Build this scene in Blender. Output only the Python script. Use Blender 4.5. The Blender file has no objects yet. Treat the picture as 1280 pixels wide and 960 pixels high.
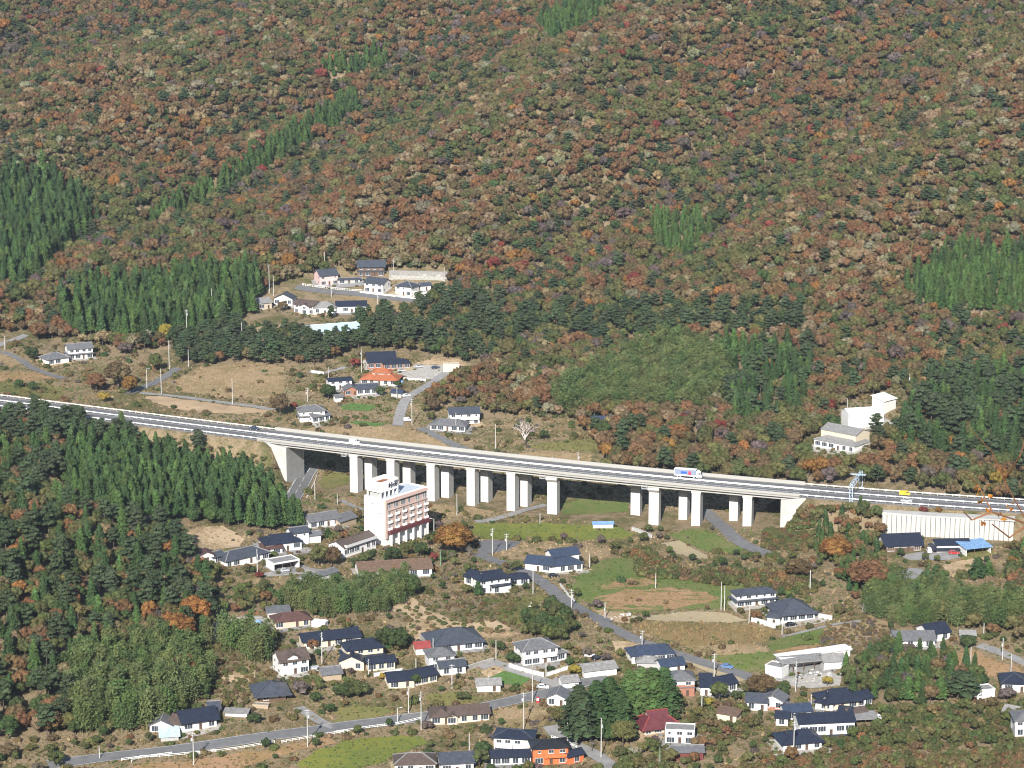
import bpy, bmesh, math, random
import numpy as np
from mathutils import Vector, Matrix, geometry
random.seed(7); rng = np.random.default_rng(7)
sc = bpy.context.scene; COL = sc.collection
R = math.radians; HAZE = 0.00006

# ------------------------------------------------------------------ camera, sky, sun, exposure
CAM_H, PITCH, F = 290.0, 13.0, 3155.0          # metres, degrees, focal length in pixels of a 1280 px wide frame
cam = bpy.data.cameras.new('camera'); camo = bpy.data.objects.new('camera', cam); COL.objects.link(camo)
camo.location = (0, 0, CAM_H); camo.rotation_euler = (R(90 - PITCH), 0, 0)
cam.sensor_width = 36; cam.lens = 36 * F / 1280; cam.clip_end = 20000; cam.clip_start = 0.5
sc.camera = camo
SUN_EL, SUN_AZ = 31.0, 190.0                    # sun behind the camera, a little to the left (azimuth clockwise from +Y)
w = bpy.data.worlds.new('World'); sc.world = w; w.use_nodes = True
nt = w.node_tree; sky = nt.nodes.new('ShaderNodeTexSky'); sky.sky_type = 'NISHITA'; sky.sun_disc = False
sky.sun_elevation = R(SUN_EL); sky.sun_rotation = R(SUN_AZ); sky.air_density = 1.0; sky.dust_density = 0.6
bg = nt.nodes['Background']; nt.links.new(sky.outputs[0], bg.inputs[0]); bg.inputs[1].default_value = 0.075
sl = bpy.data.lights.new('sun', 'SUN'); so = bpy.data.objects.new('sun', sl); COL.objects.link(so)
sl.energy = 5.0; sl.angle = R(0.5); sl.color = (1, 0.955, 0.88)
sd = Vector((math.sin(R(SUN_AZ)) * math.cos(R(SUN_EL)), math.cos(R(SUN_AZ)) * math.cos(R(SUN_EL)), math.sin(R(SUN_EL))))
so.rotation_euler = (-sd).to_track_quat('-Z', 'Y').to_euler(); so.location = (0, 0, 600)
vs = sc.view_settings; vs.view_transform = 'Standard'; vs.look = 'None'; vs.gamma = 1; vs.exposure = 0.92; vs.use_curve_mapping = False
sc.cycles.use_denoising = True; sc.cycles.filter_width = 1.1; sc.cycles.max_bounces = 5; sc.cycles.diffuse_bounces = 2; sc.cycles.glossy_bounces = 2
sc.cycles.transparent_max_bounces = 6; sc.cycles.volume_bounces = 0; sc.cycles.caustics_reflective = False; sc.cycles.caustics_refractive = False

# ------------------------------------------------------------------ pixels and rays (measuring the photograph onto the ground)
cp, sp_ = math.cos(R(PITCH)), math.sin(R(PITCH))
def ray(u, v):
    a, b = (u - 640) / F, -(v - 480) / F
    return np.array([a, cp + b * sp_, -sp_ + b * cp])
def project(p):
    p = np.asarray(p, float); x, y, z = p[..., 0], p[..., 1], p[..., 2] - CAM_H
    dep = y * cp - z * sp_; up = y * sp_ + z * cp
    return 640 + F * x / dep, 480 - F * up / dep, dep
def at_z(u, v, z):
    d = ray(u, v); t = (z - CAM_H) / d[2]; return np.array([d[0] * t, d[1] * t, z])
def at_y(u, v, Y):
    d = ray(u, v); t = Y / d[1]; return np.array([d[0] * t, Y, CAM_H + d[2] * t])
FR = {'P': (0, 0, 1), 'Z1': (0, 300, 4), 'Z2': (300, 300, 4), 'Z3': (300, 520, 4), 'Z4': (600, 520, 4), 'Z5': (900, 460, 3.368),
      'Z6': (160, 640, 4), 'Z7': (460, 640, 4), 'Z8': (760, 660, 4), 'N1': (0, 760, 4.74), 'N2': (160, 760, 4.74), 'N3': (420, 760, 4.74),
      'N4': (660, 760, 4.74), 'N5': (860, 760, 4.74), 'N6': (1010, 700, 3.693)}
def px(fr, x, y):
    f = FR[fr]; return f[0] + x / f[2], f[1] + y / f[2]

# expressway centre line: known pixels of the near parapet top, a gentle curve falling to the right
def deck_z(x): return 17.0 - 0.02 * x
_ex = []
for u, v in [(-260, 474), (-120, 490), (0, 505), (160, 527), (320, 547), (480, 566), (640, 583), (820, 601), (1000, 618), (1140, 628), (1280, 637), (1420, 645), (1560, 652)]:
    z = 17.0
    for _ in range(6):
        p = at_z(u, v, z + 1.0); z = deck_z(p[0])
    _ex.append((p[0], p[1]))
_ex = np.array(_ex); _pf = np.polyfit(_ex[:, 0], _ex[:, 1], 3)
DECK_W = 18.0
def near_y(x): return np.polyval(_pf, x)
def ex_tan(x):
    s = np.polyval(np.polyder(_pf), x); n = np.hypot(1, s); return np.array([1 / n, s / n])
def ex_pt(x, off):                                # off: metres behind the near edge of the deck
    t = ex_tan(x); return np.array([x - t[1] * off, near_y(x) + t[0] * off])
def ex_at_u(u, off, z=None):                       # point on the line at that offset which the pixel column u sees
    lo, hi = -420, 420
    for _ in range(50):
        m = (lo + hi) / 2; p = ex_pt(m, off); uu = project([p[0], p[1], deck_z(m)])[0]
        if uu < u: lo = m
        else: hi = m
    return m

# ------------------------------------------------------------------ terrain
ctrl = []
def cz(u, v, z): p = at_z(u, v, z); ctrl.append((p[0], p[1], z))
FRONT = [(361, 606), (445, 616), (491, 622), (541, 628), (591, 633), (641, 641), (692, 645), (819, 662), (872, 656), (936, 655)]
BACK = [(463, 612), (511, 616), (559, 623), (608, 628), (657, 634), (796, 643), (856, 648), (919, 650)]
XF = [ex_at_u(u, 4.5) for u, v in FRONT]; XB = [ex_at_u(u, 13.5) for u, v in BACK]
for (u, v), x in list(zip(FRONT, XF)) + list(zip(BACK, XB)):
    off = 4.5 if (u, v) in FRONT else 13.5
    p = ex_pt(x, off - 2.5); ctrl.append(tuple(at_y(u, v, p[1])))
for u, v, z in [(700, 700, 0), (850, 725, 0), (950, 780, -1), (850, 820, -1), (650, 760, 1), (1000, 840, -2), (600, 850, -2), (450, 850, 0),
    (700, 900, -4), (900, 930, -5), (500, 930, -5), (300, 930, -3), (1100, 930, -5), (1250, 930, -4), (1200, 830, 0), (1270, 780, 4), (100, 955, -3),
    (500, 690, 2), (420, 662, 4), (330, 692, 4), (400, 770, 3), (560, 770, 6), (520, 755, 6), (340, 870, 1), (270, 900, -1), (1150, 690, 2), (1230, 700, 2.5), (1120, 740, 1.5),
    (60, 575, 19), (60, 640, 22), (150, 620, 17), (240, 640, 10), (60, 760, 14), (150, 760, 9), (220, 800, 3), (60, 860, 4), (10, 925, -1), (200, 870, 1), (240, 720, 6),
    (400, 518, 9), (570, 532, 8), (450, 480, 13), (520, 467, 15), (300, 510, 11), (200, 492, 12), (60, 462, 15), (20, 432, 20), (150, 440, 17), (90, 445, 16),
    (100, 400, 25), (350, 430, 20), (430, 390, 26), (400, 360, 31), (480, 355, 33), (550, 340, 38), (640, 510, 10), (640, 440, 19), (750, 545, 7), (850, 530, 9), (700, 560, 5),
    (760, 465, 16), (900, 470, 15), (1060, 545, 10), (1000, 505, 13), (1110, 512, 17), (1200, 560, 15), (1250, 500, 20),
    (0, 300, 50), (0, 150, 92), (0, 0, 140), (200, 300, 50), (200, 200, 76), (200, 0, 150), (400, 250, 62), (400, 100, 110), (400, 0, 150), (640, 380, 28), (640, 300, 50),
    (640, 150, 98), (640, 0, 158), (850, 400, 27), (850, 250, 68), (850, 100, 120), (850, 0, 160), (1060, 400, 32), (1060, 200, 88), (1060, 0, 165), (1280, 400, 40),
    (1280, 250, 82), (1280, 100, 130), (1280, 0, 168), (-150, 300, 55), (1430, 300, 75), (-150, 0, 145), (1430, 0, 172), (-200, 620, 24), (-200, 850, 8), (1480, 650, 8), (1480, 850, 2)]:
    cz(u, v, z)
for p in [(-700, 900, 40), (700, 900, 30), (-800, 1500, 140), (800, 1500, 150), (0, 2300, 270), (-900, 2300, 280), (900, 2300, 290), (-600, 700, 15), (600, 700, 10),
          (0, 640, -5), (-250, 640, -4), (250, 640, -5), (0, 3200, 400), (-1500, 3200, 420), (1500, 3200, 420), (-1500, 1500, 150), (1500, 1500, 150)]: ctrl.append(p)
C = np.array(ctrl, float)
def _phi(r): return np.where(r > 0, r * r * np.log(np.maximum(r, 1e-6)), 0)
S = 300.0; n = len(C)
K = _phi(np.hypot(C[:, None, 0] - C[None, :, 0], C[:, None, 1] - C[None, :, 1]) / S) + np.eye(n) * 0.004
Pm = np.c_[np.ones(n), C[:, 0] / S, (C[:, 1] - 1000) / S]
A = np.block([[K, Pm], [Pm.T, np.zeros((3, 3))]]); sol = np.linalg.solve(A, np.r_[C[:, 2], 0, 0, 0]); Wt, Av = sol[:n], sol[n:]
_nph = rng.uniform(0, 6.28, (14, 2)); _ndir = rng.uniform(0, 6.28, 14)
def smooth(a, b, x): t = np.clip((x - a) / (b - a), 0, 1); return t * t * (3 - 2 * t)
def spur(X, Y):
    q = X * 0.80 + Y * -0.60; wob = 18 * np.sin(Y / 90 + 1.3) + 14 * np.sin(X / 70 + .4)
    rid = 15.0 * np.cos((q + 915 + wob * .6) / 41.7) + 3.5 * np.sin((q * 1.7 - wob) / 19.0 + 2)
    for k in range(14):
        f = 1 / (14 + 5 * k); a = _ndir[k]
        rid = rid + 0.7 * np.sin((X * math.cos(a) + Y * math.sin(a)) * f + _nph[k, 0]) * (0.6 + k * .07)
    return rid
def base_h(X, Y):
    sh = X.shape; X = X.ravel(); Y = Y.ravel(); out = np.empty_like(X)
    for i in range(0, len(X), 20000):
        x, y = X[i:i + 20000], Y[i:i + 20000]
        r = np.hypot(x[:, None] - C[None, :, 0], y[:, None] - C[None, :, 1]) / S
        out[i:i + 20000] = _phi(r) @ Wt + Av[0] + Av[1] * x / S + Av[2] * (y - 1000) / S
    # mountain spurs running down to the left front, gullies between them, and rough relief
    m = smooth(25, 75, out) * smooth(1150, 1350, Y)
    rid = spur(X, Y)
    out = out + m * rid
    v = (1 - m) * 0.25
    for k in range(6):
        a = _ndir[k + 6]; out = out + v * np.sin((X * math.cos(a) + Y * math.sin(a)) / (7 + 4 * k) + _nph[k, 1])
    # the lookout hill under the camera
    hill = 284.5 - 0.475 * Y - 6 * smooth(20, 120, Y)
    hill = np.where(Y < 0, 284.5 + Y * 0.12, hill)
    t = smooth(560, 660, Y); out = np.where(Y < 660, np.maximum(hill, -8) * (1 - t) + out * t, out)
    # expressway on the ground left of the viaduct and right of it
    tx = ex_tan(0); off = (Y - np.polyval(_pf, np.clip(X, -420, 420))) * tx[0]
    x_l, x_r = XL_END, XR_END
    gr = np.maximum(smooth(x_l + 10, x_l, X), smooth(x_r - 6, x_r + 4, X)) * (np.abs(X) < 420)
    lev = deck_z(X) - 0.6
    d = np.maximum(0, np.maximum(-2.0 - off, off - 20.5))
    band = np.clip(1 - d / np.where((off < 0) & (X > 0), 17.0, 9.0), 0, 1) * gr
    wall = (X > XW0 - 1) & (X < XW1 + 1) & (off < -4.0)
    band = np.where(wall, 0, np.where((X > XW0) & (X < XW1) & (off < 0), gr, band))
    out = out * (1 - band) + lev * band
    return out.reshape(sh)
XL_END = ex_at_u(338, 4.5); XR_END = ex_at_u(1000, 4.5); XW0 = ex_at_u(1104, -7); XW1 = ex_at_u(1268, -7)
def axis(lo, hi, c0, c1, st, grow=1.25):
    a = list(np.arange(c0, c1 + .1, st)); s = st
    while a[-1] < hi: s = min(s * grow, 160); a.append(a[-1] + s)
    s = st; b = []
    x = c0
    while x > lo: s = min(s * grow, 160); x -= s; b.append(x)
    return np.array(b[::-1] + a)
GX = axis(-2600, 2600, -330, 330, 3.0, 1.12); GY = axis(-300, 4200, 680, 1330, 3.0, 1.06)
XX, YY = np.meshgrid(GX, GY); ZZ = base_h(XX, YY)
def hgt(x, y):                                    # exact height of the terrain mesh (quads split along the same diagonal)
    x = np.asarray(x, float); y = np.asarray(y, float)
    i = np.clip(np.searchsorted(GX, x) - 1, 0, len(GX) - 2); j = np.clip(np.searchsorted(GY, y) - 1, 0, len(GY) - 2)
    fx = (x - GX[i]) / (GX[i + 1] - GX[i]); fy = (y - GY[j]) / (GY[j + 1] - GY[j])
    a, b, c, d = ZZ[j, i], ZZ[j, i + 1], ZZ[j + 1, i + 1], ZZ[j + 1, i]
    return np.where(fx >= fy, a + (b - a) * fx + (c - b) * fy, a + (d - a) * fy + (c - d) * fx)
_T = np.arange(600, 2600, 2.0)
def ground(u, v):
    d = ray(u, v); x, y, z = d[0] * _T, d[1] * _T, CAM_H + d[2] * _T
    k = np.argmax(z < hgt(x, y)); lo, hi = _T[max(k - 1, 0)], _T[k]
    for _ in range(14):
        m = (lo + hi) / 2; p = d * m
        if CAM_H + p[2] < hgt(p[0], p[1]): hi = m
        else: lo = m
    p = d * hi; return np.array([p[0], p[1], float(hgt(p[0], p[1]))])
def G(fr, x, y): return ground(*px(fr, x, y))

# ------------------------------------------------------------------ materials
MATS = {}
def mat(name, rgb, rough=0.8, var=0.12, scale=1.5, bump=0.0, metal=0.0, spec=0.3, alt=None, amt=0.5, coords='Object'):
    if name in MATS: return MATS[name]
    m = bpy.data.materials.new(name); m.use_nodes = True; t = m.node_tree; b = t.nodes['Principled BSDF']
    b.inputs['Roughness'].default_value = rough; b.inputs['Metallic'].default_value = metal; b.inputs['Specular IOR Level'].default_value = spec
    co = t.nodes.new('ShaderNodeTexCoord'); nz = t.nodes.new('ShaderNodeTexNoise'); nz.inputs['Scale'].default_value = scale; nz.inputs['Detail'].default_value = 5
    t.links.new(co.outputs[coords], nz.inputs['Vector'])
    r = t.nodes.new('ShaderNodeValToRGB'); e = r.color_ramp.elements; e[0].position = 0.3; e[1].position = 0.7
    lo = [max(0, c * (1 - var)) for c in rgb]; hi = [min(1, c * (1 + var)) for c in rgb]
    if alt: hi = [rgb[i] * (1 - amt) + alt[i] * amt for i in range(3)]
    e[0].color = (*lo, 1); e[1].color = (*hi, 1); t.links.new(nz.outputs[0], r.inputs[0]); t.links.new(r.outputs[0], b.inputs['Base Color'])
    if bump:
        bp = t.nodes.new('ShaderNodeBump'); bp.inputs['Strength'].default_value = bump; bp.inputs['Distance'].default_value = 0.2
        t.links.new(nz.outputs[0], bp.inputs['Height']); t.links.new(bp.outputs[0], b.inputs['Normal'])
    MATS[name] = m; return m
def ground_mat(name, cols, scales=(0.02, 0.11, 0.6), bump=0.6, stops=None):
    """Ground cover: patches of several plant colours mixed by three sizes of noise."""
    m = bpy.data.materials.new(name); m.use_nodes = True; t = m.node_tree; b = t.nodes['Principled BSDF']; b.inputs['Roughness'].default_value = 0.95
    b.inputs['Specular IOR Level'].default_value = 0.1
    g = t.nodes.new('ShaderNodeNewGeometry'); s = None; ws = (0.45, 0.35, 0.28)
    for sc_, wt in zip(scales, ws):
        nz = t.nodes.new('ShaderNodeTexNoise'); nz.inputs['Scale'].default_value = sc_; nz.inputs['Detail'].default_value = 6; nz.inputs['Roughness'].default_value = 0.65
        t.links.new(g.outputs['Position'], nz.inputs['Vector'])
        mu = t.nodes.new('ShaderNodeMath'); mu.operation = 'MULTIPLY_ADD'; mu.inputs[1].default_value = wt * 1.7; mu.inputs[2].default_value = -wt * 0.85 + (0.5 if s is None else 0)
        t.links.new(nz.outputs[0], mu.inputs[0])
        if s is None: s = mu
        else:
            ad = t.nodes.new('ShaderNodeMath'); ad.operation = 'ADD'; t.links.new(s.outputs[0], ad.inputs[0]); t.links.new(mu.outputs[0], ad.inputs[1]); s = ad
    r = t.nodes.new('ShaderNodeValToRGB'); e = r.color_ramp.elements
    ps = stops or [0.22 + 0.56 * i / max(1, len(cols) - 1) for i in range(len(cols))]
    while len(e) < len(cols): e.new(0.5)
    for i, c in enumerate(cols): e[i].position = ps[i]; e[i].color = (*c, 1)
    t.links.new(s.outputs[0], r.inputs[0]); t.links.new(r.outputs[0], b.inputs['Base Color'])
    bp = t.nodes.new('ShaderNodeBump'); bp.inputs['Strength'].default_value = bump; bp.inputs['Distance'].default_value = 0.6
    t.links.new(nz.outputs[0], bp.inputs['Height']); t.links.new(bp.outputs[0], b.inputs['Normal'])
    MATS[name] = m; return m
def leaf_mat(name, var=0.35, nscale=1.2, default=(0.1, 0.1, 0.03), trans=0.18):
    """Leaves: the tree's own colour (property col) varied through the crown."""
    m = bpy.data.materials.new(name); m.use_nodes = True; t = m.node_tree; b = t.nodes['Principled BSDF']
    b.inputs['Roughness'].default_value = 0.75; b.inputs['Specular IOR Level'].default_value = 0.15
    a = t.nodes.new('ShaderNodeAttribute'); a.attribute_type = 'INSTANCER'; a.attribute_name = 'col'
    co = t.nodes.new('ShaderNodeTexCoord'); nz = t.nodes.new('ShaderNodeTexNoise'); nz.inputs['Scale'].default_value = nscale; nz.inputs['Detail'].default_value = 4
    g = t.nodes.new('ShaderNodeNewGeometry'); t.links.new(co.outputs['Object'], nz.inputs['Vector'])
    # brightness from noise plus a random value per leaf clump
    mr = t.nodes.new('ShaderNodeMapRange'); mr.inputs[1].default_value = .3; mr.inputs[2].default_value = .7; mr.inputs[3].default_value = 1 - var; mr.inputs[4].default_value = 1 + var
    t.links.new(nz.outputs[0], mr.inputs[0])
    rp = t.nodes.new('ShaderNodeMapRange'); rp.inputs[3].default_value = 0.72; rp.inputs[4].default_value = 1.28; t.links.new(g.outputs['Random Per Island'], rp.inputs[0])
    mu = t.nodes.new('ShaderNodeMath'); mu.operation = 'MULTIPLY'; t.links.new(mr.outputs[0], mu.inputs[0]); t.links.new(rp.outputs[0], mu.inputs[1])
    hs = t.nodes.new('ShaderNodeHueSaturation'); t.links.new(a.outputs['Color'], hs.inputs['Color']); t.links.new(mu.outputs[0], hs.inputs['Value'])
    hr = t.nodes.new('ShaderNodeMapRange'); hr.inputs[3].default_value = 0.482; hr.inputs[4].default_value = 0.518; t.links.new(g.outputs['Random Per Island'], hr.inputs[0]); t.links.new(hr.outputs[0], hs.inputs['Hue'])
    t.links.new(hs.outputs[0], b.inputs['Base Color'])
    tr = t.nodes.new('ShaderNodeBsdfTranslucent'); t.links.new(hs.outputs[0], tr.inputs['Color'])
    mx = t.nodes.new('ShaderNodeMixShader'); mx.inputs[0].default_value = trans; t.links.new(b.outputs[0], mx.inputs[1]); t.links.new(tr.outputs[0], mx.inputs[2])
    t.links.new(mx.outputs[0], t.nodes['Material Output'].inputs['Surface']); MATS[name] = m; return m

# ------------------------------------------------------------------ mesh helpers
class MB:
    """Collects boxes, bars, tubes and faces; build() links them as one mesh object."""
    def __init__(s): s.v = []; s.f = []; s.m = []
    def add(s, vs, fs, mi=0):
        o = len(s.v); s.v += [tuple(map(float, p)) for p in vs]; s.f += [tuple(i + o for i in f) for f in fs]; s.m += [mi] * len(fs); return s
    def box(s, x0, x1, y0, y1, z0, z1, mi=0, M=None):
        vs = [(x, y, z) for z in (z0, z1) for x, y in ((x0, y0), (x1, y0), (x1, y1), (x0, y1))]
        if M is not None: vs = [tuple(M @ Vector(p)) for p in vs]
        return s.add(vs, [(3, 2, 1, 0), (4, 5, 6, 7), (0, 1, 5, 4), (1, 2, 6, 5), (2, 3, 7, 6), (3, 0, 4, 7)], mi)
    def bar(s, p, q, w, h=None, mi=0):              # rectangular bar between two points
        p, q = Vector(p), Vector(q); d = (q - p); L = d.length; d = d.normalized()
        up = Vector((0, 0, 1)) if abs(d.z) < .95 else Vector((0, 1, 0)); a = d.cross(up).normalized(); b = a.cross(d); h = h or w
        vs = [c + a * (sx * w / 2) + b * (sy * h / 2) for c in (p, q) for sx, sy in ((-1, -1), (1, -1), (1, 1), (-1, 1))]
        return s.add(vs, [(0, 1, 2, 3), (7, 6, 5, 4), (4, 5, 1, 0), (5, 6, 2, 1), (6, 7, 3, 2), (7, 4, 0, 3)], mi)
    def tube(s, p, q, r0, r1, n=8, mi=0, cap=True):
        p, q = Vector(p), Vector(q); d = (q - p).normalized(); up = Vector((0, 0, 1)) if abs(d.z) < .95 else Vector((0, 1, 0))
        a = d.cross(up).normalized(); b = d.cross(a); vs = []
        for c, r in ((p, r0), (q, r1)):
            for k in range(n): t = 6.28318 * k / n; vs.append(c + a * (r * math.cos(t)) + b * (r * math.sin(t)))
        fs = [(k, (k + 1) % n, n + (k + 1) % n, n + k)[::-1] for k in range(n)]
        if cap: fs += [tuple(range(n)), tuple(range(2 * n - 1, n - 1, -1))]
        return s.add(vs, fs, mi)
    def mesh(s, name, mats, smooth=False):
        me = bpy.data.meshes.new(name); me.from_pydata(s.v, [], s.f)
        for m in (mats if isinstance(mats, (list, tuple)) else [mats]): me.materials.append(m)
        if len(set(s.m)) > 1: me.polygons.foreach_set('material_index', s.m)
        if smooth: me.polygons.foreach_set('use_smooth', [True] * len(s.f))
        me.update(); return me
    def build(s, name, mats, parent=None, loc=None, rot=None, smooth=False):
        return link(name, s.mesh(name, mats, smooth), parent, loc, rot)
def link(name, data, parent=None, loc=None, rot=None, scale=None):
    o = bpy.data.objects.new(name, data); COL.objects.link(o)
    if parent is not None: o.parent = parent
    if loc is not None: o.location = tuple(map(float, loc))
    if rot is not None: o.rotation_euler = rot if isinstance(rot, (tuple, list)) else (0, 0, rot)
    if scale is not None: o.scale = scale if isinstance(scale, (tuple, list)) else (scale,) * 3
    return o
def tag(o, label=None, cat=None, group=None, kind=None):
    if label: o['label'] = label
    if cat: o['category'] = cat
    if group: o['group'] = group
    if kind: o['kind'] = kind
    return o
def thing(name, loc, label, cat, rot=0, group=None):
    return tag(link(name, None, None, loc, rot), label, cat, group)
def solid(vs, fs, t):
    """Roof slab: top faces, the same faces t lower, and the edge round it."""
    vs = [tuple(map(float, p)) for p in vs]; k = len(vs); low = [(x, y, z - t) for x, y, z in vs]
    E = {}
    for f in fs:
        for i in range(len(f)): E[(f[i], f[(i + 1) % len(f)])] = 1
    F_ = list(fs) + [tuple(i + k for i in f)[::-1] for f in fs]
    for a, b in E:
        if (b, a) not in E: F_.append((b, a, a + k, b + k))
    return vs + low, F_

# ground sheet
def terrain():
    ny, nx = XX.shape; vs = np.c_[XX.ravel(), YY.ravel(), ZZ.ravel()]
    j, i = np.meshgrid(np.arange(ny - 1), np.arange(nx - 1), indexing='ij'); a = (j * nx + i).ravel(); b = a + 1; c = b + nx; d = a + nx
    tri = np.concatenate([np.c_[a, b, c], np.c_[a, c, d]]).astype(np.int32)
    me = bpy.data.meshes.new('ground'); me.vertices.add(len(vs)); me.vertices.foreach_set('co', vs.ravel())
    me.loops.add(tri.size); me.loops.foreach_set('vertex_index', tri.ravel()); me.polygons.add(len(tri)); me.polygons.foreach_set('loop_start', np.arange(0, tri.size, 3, dtype=np.int32))
    me.polygons.foreach_set('use_smooth', np.ones(len(tri), bool)); me.update(); me.validate()
    me.materials.append(ground_mat('scrub_ground', [(.06, .066, .028), (.10, .10, .04), (.165, .132, .072), (.27, .205, .13), (.18, .14, .078), (.085, .10, .036)],
                                   (.035, .22, 1.1), 1.0, stops=[.2, .36, .46, .56, .68, .8]))
    return tag(link('ground', me), 'valley floor and mountain slopes under scrub and forest', kind='structure')
terrain()
def drape(name, pts, m, lift=0.14, ragged=0.7, step=5.0, kind='structure', label=None):
    """A patch of ground cover or paving that follows the terrain."""
    P = [np.array(p[:2]) for p in pts]; ring = []
    for k in range(len(P)):
        a, b = P[k], P[(k + 1) % len(P)]; nseg = max(1, int(np.linalg.norm(b - a) / 3.0))
        for s in range(nseg):
            q = a + (b - a) * s / nseg
            if ragged: q = q + rng.uniform(-ragged, ragged, 2)
            ring.append(q)
    ring = np.array(ring); lo, hi = ring.min(0), ring.max(0); inner = []
    for x in np.arange(lo[0], hi[0], step):
        for y in np.arange(lo[1], hi[1], step):
            if inside((x, y), ring): inner.append((x + rng.uniform(-.5, .5), y + rng.uniform(-.5, .5)))
    vs = [Vector(p) for p in ring] + [Vector(p) for p in inner]
    v2, e2, f2, *_ = geometry.delaunay_2d_cdt(vs, [], [list(range(len(ring)))], 1, 1e-4)
    V = [(p.x, p.y, float(hgt(p.x, p.y)) + lift) for p in v2]; me = bpy.data.meshes.new(name); me.from_pydata(V, [], [tuple(f) for f in f2]); me.materials.append(m)
    me.polygons.foreach_set('use_smooth', [True] * len(me.polygons)); me.update()
    return tag(link(name, me), label, kind=kind)
def inside(p, poly):
    x, y = p; px_, py_ = poly[:, 0], poly[:, 1]; qx, qy = np.roll(px_, -1), np.roll(py_, -1)
    c = ((py_ > y) != (qy > y)) & (x < (qx - px_) * (y - py_) / (qy - py_ + 1e-12) + px_); return bool(c.sum() % 2)
def pxpoly(fr, pts): return [G(fr, x, y) for x, y in pts]
def curve_pts(P, step=2.5):
    P = np.array([p[:2] for p in P]); out = []
    for k in range(len(P) - 1):
        p0, p1, p2, p3 = P[max(k - 1, 0)], P[k], P[k + 1], P[min(k + 2, len(P) - 1)]; nseg = max(2, int(np.linalg.norm(p2 - p1) / step))
        for s in range(nseg):
            t = s / nseg; out.append(.5 * (2 * p1 + (p2 - p0) * t + (2 * p0 - 5 * p1 + 4 * p2 - p3) * t * t + (3 * p1 - p0 - 3 * p2 + p3) * t ** 3))
    out.append(P[-1]); return np.array(out)
ROADS = []
def ribbon(c, offs, lift, z=None):
    t = np.gradient(c, axis=0); t /= np.linalg.norm(t, axis=1)[:, None] + 1e-9; nrm = np.c_[-t[:, 1], t[:, 0]]; vs = []
    for o in offs: q = c + nrm * o; vs.append(np.c_[q, hgt(q[:, 0], q[:, 1]) + lift])
    k = len(c); V = np.concatenate(vs); Fs = []
    for a in range(len(offs) - 1):
        for i in range(k - 1): Fs.append((a * k + i, a * k + i + 1, (a + 1) * k + i + 1, (a + 1) * k + i))
    return V, [f[::-1] for f in Fs]
def road(fr, pts, width, m='asphalt', name='road', label=None, lines=None):
    c = curve_pts([G(fr, x, y) for x, y in pts]); ROADS.append((c, width))
    offs = np.linspace(-width / 2, width / 2, max(3, int(width / 1.8) + 1)); V, Fs = ribbon(c, offs, 0.2)
    me = bpy.data.meshes.new(name); me.from_pydata(V.tolist(), [], Fs); me.materials.append(MATS[m]); me.update()
    o = tag(link(name, me), label, kind='structure')
    for off, wd, dash in (lines or []):
        mb = MB(); t = 0; segs = [c] if not dash else [c[i:i + 3] for i in range(0, len(c) - 3, 4)]
        for s in segs:
            V, Fs = ribbon(s, [off - wd / 2, off + wd / 2], 0.215); mb.add(V, Fs)
        tag(mb.build('road_marking', MATS['road_paint'], o), kind='stuff' if dash else None)
    return c
# ------------------------------------------------------------------ shared materials
mat('asphalt', (.145, .145, .148), .9, .15, .4); mat('asphalt_pale', (.24, .235, .23), .9, .15, .35); mat('road_paint', (.5, .5, .49), .7, .1, 2)
mat('concrete', (.42, .41, .385), .85, .16, .22, alt=(.30, .29, .26), amt=.6); mat('concrete_pale', (.50, .495, .48), .85, .08, .3, alt=(.33, .32, .30), amt=.7); mat('pier_concrete', (.58, .575, .56), .85, .06, .3, alt=(.45, .44, .42), amt=.7); mat('pale_stone', (.52, .51, .49), .9, .2, .7); mat('concrete_dark', (.25, .24, .225), .9, .2, .5)
mat('deck_asphalt', (.125, .125, .13), .9, .12, .3); mat('galvanised', (.55, .57, .6), .5, .08, 1, metal=.3); mat('white_paint', (.78, .78, .76), .6, .06, .6)
mat('glass', (.045, .055, .07), .12, .2, .3, spec=.6); mat('window_frame', (.6, .6, .6), .5, .05, 1); mat('dark_metal', (.05, .05, .05), .5); mat('pole_concrete', (.46, .45, .43), .85, .1, 1)
mat('pole_green', (.16, .24, .18), .7); mat('rust_brown', (.22, .08, .04), .8, .3, .6); mat('tyre', (.02, .02, .02), .9); mat('plaster', (.76, .74, .71), .85, .07, .5)
mat('sand', (.36, .26, .16), .95, .2, .15); mat('gravel', (.34, .32, .29), .95, .2, .6); mat('stone', (.36, .35, .32), .9, .3, .7, bump=.3); mat('steel_blue', (.42, .52, .62), .5, .08, 1)
WALLC = {'white': (.74, .73, .71), 'cream': (.66, .58, .44), 'pink': (.66, .47, .45), 'beige': (.52, .45, .36), 'brown': (.13, .085, .06), 'salmon': (.62, .46, .36),
         'grey': (.42, .42, .41), 'orange': (.60, .16, .06), 'maroon': (.17, .05, .045), 'brick': (.34, .16, .11), 'yellow': (.65, .42, .12), 'tan': (.40, .32, .23), 'pale': (.62, .62, .62)}
ROOFC = {'navy': (.020, .025, .042), 'black': (.020, .021, .025), 'slate': (.055, .062, .078), 'grey': (.12, .122, .13), 'brown': (.085, .062, .052), 'ltgrey': (.22, .215, .21),
         'blue': (.036, .05, .082), 'ltblue': (.45, .58, .66), 'skyblue': (.17, .30, .50), 'orange': (.33, .11, .05), 'maroon': (.10, .024, .03), 'red': (.24, .05, .045),
         'redbrown': (.085, .045, .038), 'rust': (.14, .09, .06), 'white': (.70, .70, .69)}
for k, c in WALLC.items(): mat('wall_' + k, c, .85, .08, .35, alt=tuple(x * .82 for x in c), amt=.8)
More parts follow.
